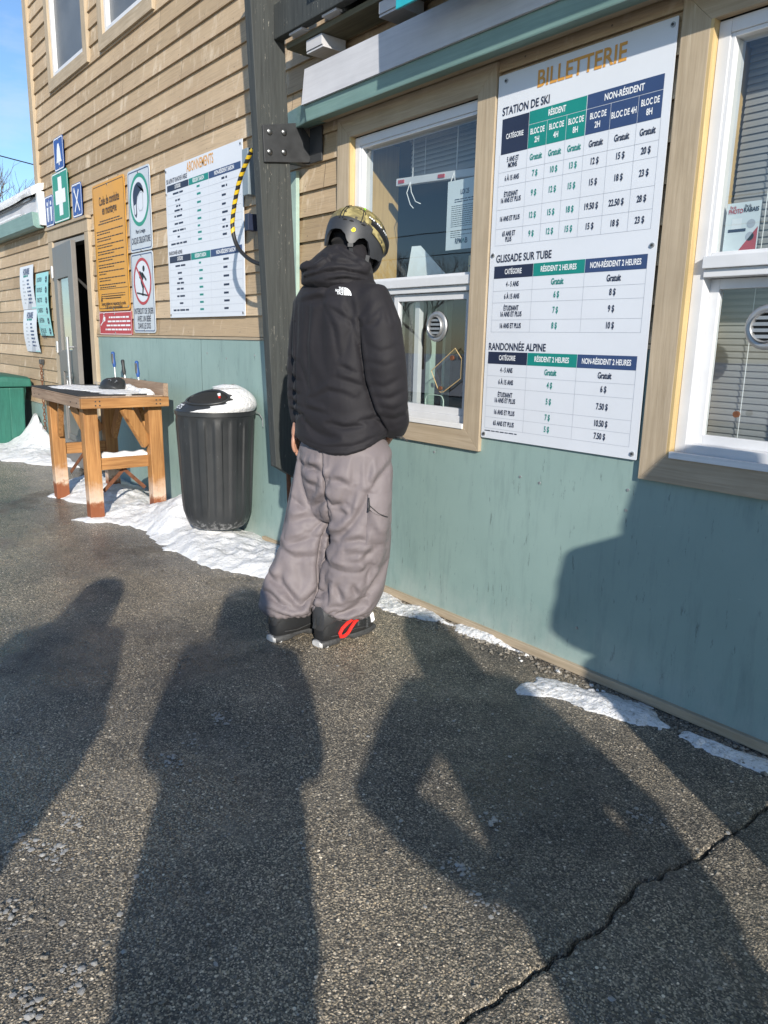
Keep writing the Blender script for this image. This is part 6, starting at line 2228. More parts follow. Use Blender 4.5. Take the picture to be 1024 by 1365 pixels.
def ski_boot(parent, heel, yaw, emblem):
    h = Vector((math.cos(yaw), math.sin(yaw), 0))
    w = Vector((math.sin(yaw), -math.cos(yaw), 0))
    def P(s, u, z):
        q = Vector((heel[0], heel[1], 0)) + h * s + w * u
        return (q.x, q.y, z)
    def secs(table, n=22, p=3.0):
        rg = []
        for s, hw, z0, z1 in table:
            r = []
            for j in range(n):
                t = 2 * math.pi * j / n
                ct, st = math.cos(t), math.sin(t)
                u = hw * math.copysign(abs(ct) ** (2 / p), ct) * (1 - 0.14 * max(0, st))
                z = (z0 + z1) / 2 + (z1 - z0) / 2 * math.copysign(abs(st) ** (2 / p), st)
                r.append(P(s, u, z))
            rg.append(r)
        return rg
    b = MB()
    b.rings(secs([(-0.006, 0.024, 0.05, 0.15), (0.0, 0.036, 0.028, 0.165), (0.02, 0.047, 0.022, 0.18), (0.06, 0.052, 0.02, 0.185), (0.11, 0.053, 0.02, 0.185), (0.14, 0.053, 0.02, 0.18), (0.165, 0.053, 0.02, 0.165), (0.20, 0.054, 0.02, 0.135), (0.25, 0.052, 0.022, 0.112), (0.285, 0.046, 0.024, 0.094), (0.308, 0.034, 0.026, 0.075), (0.318, 0.018, 0.03, 0.058)]))
    o = b.build('ski_boot', 'boot', parent, smooth=True)
    b = MB()
    b.rings(secs([(-0.010, 0.026, 0.085, 0.16), (-0.004, 0.042, 0.075, 0.19), (0.03, 0.053, 0.095, 0.20), (0.09, 0.057, 0.112, 0.20), (0.135, 0.057, 0.118, 0.19), (0.15, 0.045, 0.125, 0.18)]))
    b.build('cuff', 'boot_cuff', o, smooth=True)
    b = MB()
    b.rings(secs([(-0.012, 0.030, 0.002, 0.032), (0.0, 0.040, 0.0, 0.034), (0.08, 0.042, 0.0, 0.034), (0.10, 0.040, 0.012, 0.034), (0.15, 0.040, 0.014, 0.034), (0.18, 0.044, 0.0, 0.034), (0.27, 0.046, 0.0, 0.034), (0.31, 0.034, 0.004, 0.034), (0.335, 0.026, 0.012, 0.030)], p=5))
    b.build('sole', 'boot_sole', o, smooth=True)
    b = MB()
    b.rings(secs([(-0.018, 0.026, 0.006, 0.030), (-0.008, 0.034, -0.001, 0.033), (0.022, 0.041, -0.002, 0.016)], p=4))
    b.build('heel_pad', 'boot_grit', o, smooth=True)
    # overlap seams, buckles
    for s, z, ln in ((0.19, 0.125, 0.06), (0.245, 0.102, 0.05)):
        b = MB()
        b.tube([P(s, 0.055, z - 0.055), P(s + 0.004, 0.050, z - 0.015), P(s + 0.008, 0.030, z + 0.012), P(s + 0.01, 0.0, z + 0.020)], 0.006, 8)
        for k in range(4):
            b.bar(P(s - 0.008, 0.0555, z - 0.055 + 0.012 * k), P(s + 0.012, 0.0555, z - 0.052 + 0.012 * k), 0.006, 0.006)
        b.build('buckle', 'steel', o, smooth=True)
    b = MB()
    b.tube([P(0.012, 0.050, 0.16), P(0.05, 0.0545, 0.13), P(0.10, 0.0555, 0.112), P(0.16, 0.0555, 0.105)], 0.0022, 6)
    b.tube([P(0.03, 0.050, 0.055), P(0.10, 0.0545, 0.05), P(0.17, 0.0555, 0.06), P(0.25, 0.053, 0.05)], 0.0022, 6)
    b.build('seam', 'boot_sole', o)
    b = MB()
    q = P(0.075, 0.0535, 0.16)
    b.ball(q, 0.006, 8)
    b.build('rivet', 'bolt', o, smooth=True)
    b = MB()
    b.bar(P(-0.012, 0.012, 0.11), P(-0.006, 0.012, 0.15), 0.022, 0.012)
    b.bar(P(-0.018, -0.012, 0.09), P(-0.008, -0.012, 0.14), 0.012, 0.012)
    b.build('walk_lever', 'steel', o)
    if emblem:
        b = MB()
        lp = [(0.180, 0.120), (0.148, 0.108), (0.120, 0.098), (0.090, 0.080), (0.076, 0.060), (0.082, 0.043), (0.102, 0.040), (0.126, 0.050), (0.146, 0.072), (0.166, 0.092), (0.192, 0.100)]
        b.tube([P(s, 0.056, z) for s, z in lp], [0.005] + [0.0085] * 9 + [0.005], 8)
        b.tube([P(0.150, 0.056, 0.110), P(0.158, 0.057, 0.120), P(0.168, 0.056, 0.122)], 0.006, 8)
        b.build('red_loop_emblem', 'red', o, smooth=True)
        b = MB()
        for k in range(3):
            b.bar(P(0.282 + 0.012 * k, 0.050 - 0.006 * k, 0.060), P(0.286 + 0.012 * k, 0.034 - 0.006 * k, 0.094), 0.007, 0.012)
        b.build('toe_buckle', 'ink_white', o)
    return o

GROW_P = 0.16
def build_skier():
    T = thing('person', 'person in black hooded jacket, grey baggy ski trousers and camo helmet at the ticket window', 'person', (-2.75, 1.95, 0), R(90 - 39.0627), frame=False)
    rot = R(-40)
    # the body itself, in one piece
    nd = [((0.03, 0.0, 0.95), 0.12), ((0.01, 0.01, 1.15), 0.11), ((0.0, 0.02, 1.38), 0.12), ((0.01, 0.03, 1.52), 0.075), ((0.035, 0.045, 1.61), 0.055), ((0.062, 0.062, 1.69), 0.062), ((0.075, 0.07, 1.76), 0.082), ((0.075, 0.055, 1.83), 0.075),
          ((0.14, -0.10, 1.51), 0.055), ((0.205, -0.145, 1.25), 0.044), ((0.250, -0.030, 0.990), 0.027),
          ((-0.13, 0.12, 1.48), 0.055), ((-0.165, 0.16, 1.25), 0.044), ((-0.178, 0.105, 0.985), 0.029),
          ((0.10, -0.06, 0.86), 0.085), ((0.10, -0.06, 0.48), 0.06), ((0.04, -0.06, 0.13), 0.042), ((0.10, 0.0, 0.06), 0.038),
          ((-0.09, 0.06, 0.86), 0.085), ((-0.15, 0.05, 0.48), 0.06), ((-0.20, -0.03, 0.13), 0.042), ((-0.14, 0.03, 0.06), 0.038),
          ((0.118, 0.128, 1.735), 0.030), ((0.128, 0.148, 1.722), 0.014)]
    ed = [(0, 1), (1, 2), (2, 3), (3, 4), (4, 5), (5, 6), (6, 7), (3, 8), (8, 9), (9, 10), (3, 11), (11, 12), (12, 13), (0, 14), (14, 15), (15, 16), (16, 17), (0, 18), (18, 19), (19, 20), (20, 21), (6, 22), (22, 23)]
    add_hand(nd, ed, 10, (-0.32, 0.55, -1), (0.3, 1, 0.0), 0.25, (-0.4, 0.4, 0))
    add_hand(nd, ed, 13, (-0.24, -0.05, -1), (0.3, 1, 0.0), 0.25, (0.5, 0.2, 0))
    put('body', skin_body(nd, ed), 'skin', T)

    # jacket
    def hem(x, y, z):
        k = max(0.0, min(1.0, (1.06 - z) / 0.14))
        return k * (0.085 * max(0.0, (x - 0.06) / 0.17) ** 1.4 + 0.05 * max(0.0, (-x - 0.03) / 0.16) ** 1.4 - 0.004)
    t = MB()
    t.rings([ell(*r, rot, zf=hem, p=2.35) for r in ((0.026, 0, 0.882, 0.222, 0.172), (0.027, 0, 0.890, 0.230, 0.179), (0.027, 0, 0.94, 0.226, 0.173), (0.018, 0, 1.06, 0.216, 0.160), (0.008, 0.005, 1.20, 0.213, 0.154), (0.0, 0.01, 1.34, 0.222, 0.155), (-0.002, 0.015, 1.44, 0.228, 0.15), (-0.001, 0.02, 1.515, 0.222, 0.140), (0.003, 0.022, 1.572, 0.196, 0.122), (0.012, 0.025, 1.615, 0.150, 0.105), (0.03, 0.04, 1.665, 0.095, 0.088))])
    sr = MB()
    sr.tube([(0.10, -0.07, 1.53), (0.148, -0.108, 1.528), (0.186, -0.14, 1.42), (0.212, -0.152, 1.26), (0.236, -0.132, 1.11), (0.254, -0.095, 1.01), (0.258, -0.068, 0.965)], [0.07, 0.080, 0.092, 0.091, 0.082, 0.068, 0.047], 20)
    sl = MB()
    sl.tube([(-0.09, 0.09, 1.50), (-0.138, 0.13, 1.50), (-0.154, 0.16, 1.40), (-0.168, 0.166, 1.25), (-0.168, 0.15, 1.10), (-0.168, 0.125, 1.01), (-0.175, 0.108, 0.972)], [0.07, 0.078, 0.082, 0.080, 0.073, 0.058, 0.042], 20)
    me = cloth([t, sr, sl], 0.0105, 3, (R(34), R(27)))
    fold(me, [(s, 0.008 if max(p[0] for p in s) < 0.17 else 0.0035, 0.016) for s in FOLD_J], 0.01, 0.01, 0.8)
    def jw(co):
        z = co[:, 2]
        arm = np.abs(co[:, 0] - 0.03) > 0.165
        return 0.07 + np.clip((z - 1.50) / 0.08, 0, 1) * 0.8 + np.clip((0.925 - z + 0.4 * np.maximum(0, np.abs(co[:, 0] - 0.03) - 0.10)) / 0.02, 0, 1) * np.where(arm, 0, 0.8) + np.where(arm, np.clip((1.0 - z) / 0.02, 0, 1) * 0.8, 0)
    me = drape(me, jw, 1.045, 1.0, bend=5.0, tens=30.0)
    def jx(co, no):
        q = co.copy()
        n1 = fbm(np.stack([q[:, 0] * 9 + q[:, 2] * 3, q[:, 1] * 9, q[:, 2] * 15], 1), 3)
        rid = 1 - np.abs(2 * n1 - 1) * 2.2
        arm = np.clip((np.abs(q[:, 0] - 0.03) - 0.13) / 0.05, 0, 1) * np.clip((1.40 - q[:, 2]) / 0.1, 0, 1)
        cuff = arm * np.exp(-((q[:, 2] - 1.06) / 0.14) ** 2) * 0.004 * np.sin(q[:, 2] * 150 + 4 * q[:, 0] * 10 + 6 * n1)
        return 0.0036 * crumple(q, 5.5, 4, 6, (1, 1, 1.4)) + 0.003 * (fbm(q * 5, 2) - 0.5) * 2
    sj = [(s, 0.0058 if max(p[0] for p in s) < 0.2 else 0.0030, 0.0165 if k % 3 else 0.011) for k, s in enumerate(FOLD_J)]
    sj += [([(-0.07, 1.50), (-0.09, 1.36), (-0.08, 1.16), (-0.10, 1.0)], 0.006, 0.030), ([(0.02, 1.50), (0.03, 1.34), (0.07, 1.18), (0.08, 1.02)], 0.006, 0.034), ([(-0.16, 1.06), (-0.05, 1.09), (0.06, 1.06), (0.15, 1.10)], 0.006, 0.028), ([(-0.15, 0.99), (-0.02, 0.965), (0.10, 0.985)], 0.005, 0.022), ([(0.14, 1.46), (0.20, 1.40), (0.27, 1.42)], 0.005, 0.024), ([(0.13, 1.24), (0.20, 1.215), (0.29, 1.25)], 0.006, 0.024)]
    sj += [([(0.10, 1.436), (0.112, 1.32), (0.13, 1.20), (0.172, 1.075), (0.225, 0.985)], 0.012, 0.010),
           ([(-0.188, 1.43), (-0.182, 1.25), (-0.174, 1.02)], 0.010, 0.008),
           ([(-0.175, 0.945), (-0.12, 0.912), (-0.047, 0.898), (0.06, 0.905), (0.15, 0.93), (0.22, 0.985)], 0.0025, 0.004)]
    fold(me, [(a, k * (0.12 if i < len(sj) - 3 else 0.9), w_) for i, (a, k, w_) in enumerate(sj)], 0.006, 0.011, 0.8)
    J = put('jacket', me, 'jacket', T)
    # hood, pushed back and bunched at the neck
    h = MB()
    h.rings([ell(*r, R(-35)) for r in ((0.0, 0.02, 1.572, 0.150, 0.122), (-0.004, 0.02, 1.592, 0.168, 0.140), (-0.006, 0.015, 1.635, 0.165, 0.142), (-0.002, 0.018, 1.668, 0.150, 0.132), (0.014, 0.028, 1.70, 0.124, 0.114), (0.032, 0.036, 1.735, 0.102, 0.098), (0.042, 0.042, 1.752, 0.090, 0.090), (0.044, 0.044, 1.748, 0.078, 0.078), (0.036, 0.04, 1.69, 0.07, 0.07), (0.02, 0.03, 1.60, 0.065, 0.065))])
    e = MB()
    e.ball((-0.106, -0.015, 1.656), (0.056, 0.06, 0.027), 12)
    e2 = MB()
    e2.ball((0.06, -0.075, 1.655), (0.085, 0.05, 0.032), 12)
    me = cloth([h, e, e2], 0.0065, 4)
    fold(me, [[(-0.145, 1.640), (-0.08, 1.648), (-0.01, 1.70)], [(-0.13, 1.615), (-0.05, 1.632), (0.03, 1.640), (0.12, 1.625)], [(0.0, 1.735), (0.05, 1.70), (0.12, 1.66)], [(-0.06, 1.70), (0.0, 1.672), (0.08, 1.668)], [(-0.03, 1.60), (0.04, 1.608), (0.11, 1.60)]], 0.010, 0.010, 0.9,
         lambda co, no: 0.006 * (fbm(co * np.array([16, 16, 24]), 3) - 0.5) * 2)
    put('hood', me, 'jacket', J)
    # logo on the back of the right shoulder
    lg = Print(0, 0, 0)
    lg.text('THE', 0.020, 0.026, 0.0085, 'ink_white', 'RIGHT', width=0.021, bold=0.05, l=0)
    lg.text('NORTH', 0.020, 0.0155, 0.0085, 'ink_white', 'RIGHT', width=0.034, bold=0.05, l=0)
    lg.text('FACE', 0.020, 0.005, 0.0085, 'ink_white', 'RIGHT', width=0.026, bold=0.05, l=0)
    for r0, r1 in ((0.0235, 0.031), (0.0140, 0.0215), (0.0, 0.012)):
        lg.ring(0.0225, 0.0005, r0, r1, 'ink_white', 0, 14, 1.0, 0.02, math.pi / 2)
    bm = bmesh.new()
    bm.from_mesh(J.data)
    from mathutils.bvhtree import BVHTree
    tree = BVHTree.FromBMesh(bm)
    bm.free()
    def on_back(q):
        x, z = q[0] + 0.012, q[2] + 1.540 - 0.45 * 0.0 - 0.10 * q[0]
        hit = tree.ray_cast(Vector((x, -1.0, z)), Vector((0, 1, 0)))
        y = hit[0].y if hit[0] is not None else -0.15
        return (x, y - 0.0016, z)
    lg.build('shoulder_logo', J, on_back)

    # trousers
    p = MB()
    p.rings([ell(*r, rot, p=2.2) for r in ((0.03, 0, 1.0, 0.16, 0.12), (0.033, 0, 0.94, 0.200, 0.148), (0.036, 0, 0.88, 0.228, 0.166), (0.030, -0.004, 0.80, 0.252, 0.185), (0.022, -0.006, 0.72, 0.245, 0.178), (0.010, -0.006, 0.64, 0.19, 0.15), (0.0, -0.006, 0.58, 0.12, 0.11))])
    l = MB()
    l.rings([ell(cx - 0.008, cy, z, a * 1.07, b_, 0, p=2.3) for z, cx, cy, a, b_ in ((0.84, -0.085, 0.06, 0.10, 0.12), (0.70, -0.118, 0.072, 0.106, 0.13), (0.56, -0.130, 0.06, 0.130, 0.14), (0.46, -0.150, 0.05, 0.130, 0.14), (0.377, -0.172, 0.03, 0.125, 0.14), (0.28, -0.192, 0.0, 0.132, 0.14), (0.21, -0.205, -0.02, 0.134, 0.145), (0.155, -0.216, -0.032, 0.126, 0.138), (0.128, -0.206, -0.034, 0.112, 0.125), (0.118, -0.200, -0.03, 0.092, 0.11))])
    r_ = MB()
    r_.rings([ell(cx + 0.008, cy, z, a * 1.07, b_, 0, p=2.3) for z, cx, cy, a, b_ in ((0.84, 0.12, -0.06, 0.11, 0.13), (0.70, 0.112, -0.075, 0.142, 0.14), (0.56, 0.118, -0.075, 0.134, 0.145), (0.46, 0.10, -0.07, 0.136, 0.145), (0.39, 0.082, -0.06, 0.142, 0.145), (0.28, 0.078, -0.06, 0.137, 0.15), (0.19, 0.046, -0.056, 0.136, 0.15), (0.155, 0.038, -0.052, 0.126, 0.140), (0.130, 0.040, -0.05, 0.112, 0.125), (0.120, 0.04, -0.05, 0.09, 0.10))])
    me = cloth([p, l, r_], 0.0105, 3, (R(38), R(24)))
    fold(me, [(s, 0.014, 0.020) for s in FOLD_P], 0.01, 0.01, 0.8)
    def pw(co):
        z = co[:, 2]
        return 0.03 + np.clip((z - 0.86) / 0.05, 0, 1) + np.clip((0.15 - z) / 0.02, 0, 1) * 0.95
    me = drape(me, pw, 1.20, 1.015, bend=5.0, tens=30.0)
    def px(co, no):
        n1 = fbm(np.stack([co[:, 0] * 6 + co[:, 2] * 4, co[:, 1] * 6, co[:, 2] * 9 - co[:, 0] * 4], 1) + 3.1, 3)
        n2 = fbm(np.stack([co[:, 0] * 12 - co[:, 2] * 7, co[:, 1] * 12, co[:, 2] * 17 + co[:, 0] * 6], 1) + 8.4, 2)
        rid = 1 - np.abs(2 * n1 - 1) * 2.4
        low = np.clip((0.30 - co[:, 2]) / 0.2, 0, 1)
        gath = np.clip((0.175 - co[:, 2]) / 0.04, 0, 1) * 0.0035 * np.sin(np.arctan2(co[:, 1] + 0.04, np.where(co[:, 0] > -0.085, co[:, 0] - 0.04, co[:, 0] + 0.21)) * 22)
        return 0.0 * low + gath * 0.6
    sp = [(s, 0.0135, 0.021 if k % 3 else 0.015) for k, s in enumerate(FOLD_P)]
    sp += [([(-0.20, 0.86), (-0.17, 0.70), (-0.20, 0.55)], 0.010, 0.035), ([(0.05, 0.86), (0.07, 0.74), (0.04, 0.62)], 0.010, 0.035), ([(0.20, 0.50), (0.17, 0.36), (0.16, 0.22)], 0.012, 0.035), ([(-0.24, 0.42), (-0.23, 0.30), (-0.26, 0.18)], 0.012, 0.032), ([(0.02, 0.36), (0.03, 0.25), (0.0, 0.15)], 0.010, 0.030), ([(-0.13, 0.50), (-0.14, 0.36), (-0.13, 0.20)], 0.010, 0.030)]
    sp += [([(-0.055, 0.90), (-0.045, 0.80), (-0.030, 0.70), (-0.018, 0.56)], 0.012, 0.008),
           ([(-0.020, 0.56), (-0.055, 0.48), (-0.070, 0.36), (-0.062, 0.27), (-0.095, 0.17), (-0.088, 0.09)], 0.022, 0.012)]
    sp = [(a, k * 0.2, w_) if k < 0.0118 or True else (a, k, w_) for a, k, w_ in sp[:-2]] + sp[-2:]
    fold(me, sp, 0.009, 0.014, 0.8, px)
    Tr = put('trousers', me, 'trousers', T)
    bm = bmesh.new()
    bm.from_mesh(Tr.data)
    tree2 = BVHTree.FromBMesh(bm)
    bm.free()
    def on_leg(x, z, lift=0.002):
        hit = tree2.ray_cast(Vector((x, -1.0, z)), Vector((0, 1, 0)))
        y = hit[0].y if hit[0] is not None else -0.15
        return (x, y - lift, z)
    # cargo pocket with flap and zip on the right thigh
    pk = MB()
    nu, nv = 9, 12
    gv = []
    for j in range(nv + 1):
        for i in range(nu + 1):
            u, v = i / nu, j / nv
            x = 0.150 + 0.098 * u - 0.006 * (1 - v)
            z = 0.500 + 0.215 * v + 0.012 * u * (v - 0.5)
            ed_ = min(1.0, 6 * u, 6 * v, 6 * (1 - u) + 0.3, 6 * (1 - v))
            gv.append(on_leg(x, z, 0.001 + 0.020 * ed_ + 0.004 * math.sin(7 * u + 9 * v) * ed_))
    pk.add(gv, [(j * (nu + 1) + i, j * (nu + 1) + i + 1, (j + 1) * (nu + 1) + i + 1, (j + 1) * (nu + 1) + i) for j in range(nv) for i in range(nu)])
    po = pk.build('cargo_pocket', 'trousers', Tr, smooth='all')
    fl = MB()
    gv = []
    for j in range(6):
        for i in range(nu + 1):
            u, v = i / nu, j / 5
            x = 0.150 + 0.100 * u
            zb = 0.665 - 0.028 * math.sin(math.pi * u) - 0.01 * u
            z = zb + (0.722 - zb) * v
            gv.append(on_leg(x, z, 0.029 - 0.010 * v))
    fl.add(gv, [(j * (nu + 1) + i, j * (nu + 1) + i + 1, (j + 1) * (nu + 1) + i + 1, (j + 1) * (nu + 1) + i) for j in range(5) for i in range(nu)])
    fl.build('pocket_flap', 'trousers', po, smooth='all')
    zp = MB()
    zp.tube([on_leg(0.153, 0.705, 0.022), on_leg(0.156, 0.668, 0.026), on_leg(0.152, 0.648, 0.028)], [0.0035, 0.0055, 0.004], 8)
    zp.tube([on_leg(0.156 + 0.01 * k, 0.676 - 0.009 * k + (0.004 * max(0, k - 4)), 0.030) for k in range(9)], 0.0018, 6)
    zp.build('zip_pull', 'tool_black', po, smooth=True)
    cd = MB()
    cd.tube([(0.245, -0.10, 0.972), (0.27, -0.13, 0.955), (0.287, -0.135, 0.958), (0.315, -0.13, 0.938)], [0.003, 0.004, 0.004, 0.003], 8)
    cd.build('wrist_cord', 'tool_black', J, smooth=True)
    ski_boot(T, (-0.278, -0.118), R(43), False)
    ski_boot(T, (-0.062, -0.168), R(45), True)

    # head in a balaclava, helmet, goggles
    az, pt = R(35), R(22)
    F = Vector((math.sin(az) * math.cos(pt), math.cos(az) * math.cos(pt), -math.sin(pt)))
    Rt = Vector((math.cos(az), -math.sin(az), 0))
    U = Rt.cross(F).normalized()
    Hc = Vector((0.074, 0.052, 1.786))
    bl = MB()
    rg = []
    for k in range(15):
        s = k / 14
        c = Vector((0.035, 0.04, 1.60)).lerp(Hc + F * 0.004 + U * 0.06, s)
        rr_ = [0.068, 0.066, 0.066, 0.068, 0.074, 0.083, 0.092, 0.099, 0.102, 0.103, 0.102, 0.098, 0.09, 0.075, 0.04][k]
        n = 26
        q = []
        for j in range(n):
            t_ = 2 * math.pi * j / n
            v = c + F * (rr_ * 1.12 * math.cos(t_)) + Rt * (rr_ * 0.96 * math.sin(t_))
            q.append(tuple(v))
        rg.append(q)
    bl.rings(rg)
    me = bpy.data.meshes.new('balaclava')
    me.from_pydata(bl.v, [], bl.f)
    me = eval_mesh(me, [('SUBSURF', dict(levels=2, render_levels=2))])
    fold(me, [], 0, 1, 0, lambda co, no: 0.0022 * np.sin(co[:, 2] * 210 + 7 * fbm(co * 9, 2)) + 0.004 * (fbm(co * 22, 2) - 0.5))
    put('balaclava', me, 'knit', T)
    def rim(ph):
        ph = abs(((ph + 180) % 360) - 180)
        tb = [(0, 0.0), (40, -0.03), (70, -0.085), (95, -0.100), (104, -0.072), (112, -0.050), (120, -0.045), (129, -0.055), (137, -0.080), (143, -0.090), (150, -0.078), (158, -0.050), (168, -0.036), (180, -0.034)]
        for (a, ha), (b_, hb) in zip(tb[:-1], tb[1:]):
            if a <= ph <= b_:
                s = (ph - a) / (b_ - a)
                return ha + (hb - ha) * (3 * s * s - 2 * s ** 3)
        return -0.034
    A, B_, HT = 0.146, 0.123, 0.118
    def shell(ph, H, off=0.0):
        c = math.sqrt(max(0.0, 1 - (H / HT) ** 2)) if H > 0 else 1 - 0.10 * (H / 0.1) ** 2
        a = R(ph)
        q = Hc + F * ((A * c + off) * math.cos(a)) + Rt * ((B_ * c + off) * math.sin(a)) + U * (H + off * max(0, H) / HT)
        return tuple(q)
    n = 120
    hm = MB()
    rg = []
    for k in range(22):
        s = k / 21
        row = []
        for j in range(n):
            ph = 360 * j / n
            h0 = rim(ph)
            H = h0 + (HT * 0.998 - h0) * math.sin(s * math.pi / 2)
            row.append(shell(ph, H))
        rg.append(row)
    inner = [[shell(360 * j / n, rim(360 * j / n) + 0.004, -0.012) for j in range(n)], [shell(360 * j / n, rim(360 * j / n) * 0.3 + 0.03, -0.022) for j in range(n)]]
    hm.rings(inner[::-1] + rg, True)
    Ho = hm.build('helmet', 'helmet', T, smooth=True)
    cm = MB()
    def camo_lo(ph):
        p_ = abs(((ph + 180) % 360) - 180)
        return 0.016 + 0.008 * math.cos(R(p_ * 2)) + (0.0 if p_ > 60 else 0.02 * (60 - p_) / 60)
    rg = []
    for k in range(12):
        s = k / 11
        rg.append([shell(360 * j / n, camo_lo(360 * j / n) + (0.103 - camo_lo(360 * j / n)) * math.sin(s * math.pi / 2), 0.0035 * min(1, 5 * s, 5 * (1 - s) + 0.2)) for j in range(n)])
    cm.rings(rg, False)
    cm.build('camo_cover', 'camo', Ho, smooth=True)
    cp = MB()
    rg = []
    for k in range(8):
        s = k / 7
        rg.append([shell(360 * j / n, 0.101 + (HT * 0.999 - 0.101) * math.sin(s * math.pi / 2), 0.004 * min(1, 4 * s)) for j in range(n)])
    cp.rings(rg, True)
    cp.build('crown_cap', 'helmet_dark', Ho, smooth=True)
    # dark brim running down the right side over the brow
    br = MB()
    rg = []
    for k in range(40):
        ph = -115 + 230 * k / 39
        h0 = 0.036 - 0.030 * math.cos(R(ph)) * 1.0 - 0.012
        rg.append([shell(ph, h0 + d, o) for d, o in ((-0.016, 0.002), (-0.010, 0.012), (0.004, 0.012), (0.012, 0.004))])
    br.rings(rg, True)
    br.build('brim', 'helmet_dark', Ho, smooth=True)
    for ph, h0 in ((150, 0.004), (163, 0.006), (128, 0.004)):
        b = MB()
        b.tube([shell(ph - 4, h0, 0.0005), shell(ph, h0 + 0.001, 0.001), shell(ph + 4, h0, 0.0005)], [0.002, 0.0042, 0.002], 8)
        b.build('painted_vent', 'hole_shade', Ho, smooth=True)  # black strips laid on the shell for the shade inside vent slots
    # goggle keepers: elastic loops over the cover
    for ph in (172, 130):
        b = MB()
        b.tube([shell(ph + 3, 0.012, 0.004), shell(ph + 2.5, 0.04, 0.006), shell(ph + 3.5, 0.075, 0.006), shell(ph + 4, 0.096, 0.004)], 0.0022, 6)
        b.tube([shell(ph - 4, 0.012, 0.004), shell(ph - 3.5, 0.04, 0.006), shell(ph - 2.5, 0.075, 0.006)] if ph > 150 else [shell(ph + 3, 0.012, 0.004), shell(ph + 5, 0.010, 0.004)], 0.0022, 6)
        b.build('goggle_keeper', 'tool_black', Ho, smooth=True)
    b = MB()
    b.ball(shell(132, 0.082, 0.006), 0.0052, 8)
    b.build('clip', 'lime', Ho, smooth=True)
    # round yellow sticker above the strap anchor
    b = MB()
    c = Vector(shell(143, -0.030, 0.0012))
    nrm = (c - Hc)
    nrm = (nrm - U * nrm.dot(U)).normalized()
    tx = U.cross(nrm).normalized()
    b.quad([tuple(c + tx * (0.0098 * math.cos(a)) + U * (0.0098 * math.sin(a)) - nrm * 0.0002) for a in np.linspace(0, 2 * math.pi, 25)[:-1]])
    st = b.build('round_sticker', 'yellow', Ho)
    b = MB()
    for dz in (-0.002, 0.0015):
        for k in range(3):
            cc_ = c + nrm * 0.0004 + tx * (-0.0045 + 0.0038 * k) + U * dz
            b.quad([tuple(cc_ + tx * sx + U * sy) for sx, sy in ((0, 0), (0.0028, 0), (0.0028, 0.002), (0, 0.002))])
    b.build('sticker_print', 'ink_black', st)
    # white lettering along the brim and on the crown edge
    b = MB()
    for k in range(11):
        ph = 122 - 4.0 * k
        h0 = 0.036 - 0.030 * math.cos(R(ph)) - 0.012
        if k % 4 != 3:
            b.quad([shell(ph, h0 - 0.003, 0.0128), shell(ph - 2.8, h0 - 0.003, 0.0128), shell(ph - 2.8, h0 + 0.003, 0.0128), shell(ph, h0 + 0.003, 0.0128)])
    b.build('helmet_lettering', 'ink_white', Ho)
    b = MB()
    for k in range(6):
        ph = 165 - 6 * k
        b.quad([shell(ph, 0.1035, 0.0046), shell(ph - 4.4, 0.1035, 0.0046), shell(ph - 4.4, 0.108, 0.0046), shell(ph, 0.108, 0.0046)])
    b.build('helmet_lettering', 'ink_white', Ho)
    # chin strap
    b = MB()
    s0 = Vector(shell(143, -0.085, -0.006))
    b.bar(tuple(s0), tuple(s0 + Vector((0.008, 0.02, -0.055))), 0.016, 0.004, up=(0, 1, 0))
    s1 = Vector(shell(100, -0.095, -0.006))
    b.bar(tuple(s1), tuple(s1 + Vector((-0.012, 0.005, -0.06))), 0.016, 0.004, up=(0, 1, 0))
    b.build('chin_strap', 'helmet', Ho)
    b = MB()
    b.box(s0.x - 0.010, s0.x + 0.012, s0.y - 0.006, s0.y + 0.004, s0.z - 0.012, s0.z + 0.002)
    b.build('strap_anchor', 'boot_sole', Ho)
    # goggles
    gc = Hc + F * 0.118 + U * (-0.050)
    g = MB()
    pts = []
    for j in range(44):
        a = 2 * math.pi * j / 44
        x = 0.088 * math.copysign(abs(math.cos(a)) ** 0.75, math.cos(a))
        y = 0.045 * math.copysign(abs(math.sin(a)) ** 0.75, math.sin(a))
        bend = -0.50 * x * x / 0.088
        pts.append(tuple(gc + Rt * x + U * y + F * bend))
    g.tube(pts, 0.013, 10, closed=True)
    go = g.build('goggles', 'helmet_dark', T, smooth='all')
    g = MB()
    gr = []
    for i in range(6):
        f_ = 1 - i / 5
        row = []
        for j in range(44):
            q = Vector(pts[j]) - gc
            x, y = q.dot(Rt) * f_, q.dot(U) * f_
            row.append(tuple(gc + Rt * x + U * y + F * (-0.50 * x * x / 0.088 + 0.010 + 0.006 * (1 - f_))))
        gr.append(row)
    g.rings(gr, True)
    g.build('lens', 'lens', go, smooth='all')
    b = MB()
    pr = []
    for k in range(21):
        ph = 62 + (298 - 62) * k / 20
        hh = -0.030 + 0.050 * math.sin(math.pi * k / 20)
        pr.append((ph, hh))
    rg = [[shell(ph, hh - 0.012, 0.003), shell(ph, hh - 0.012, 0.0055), shell(ph, hh + 0.012, 0.0055), shell(ph, hh + 0.012, 0.003)] for ph, hh in pr if ph < 112 or ph > 248]
    b2 = [r for r in rg[:5]]
    b.rings(b2)
    b.build('strap', 'camo', go, smooth=True)
build_skier()

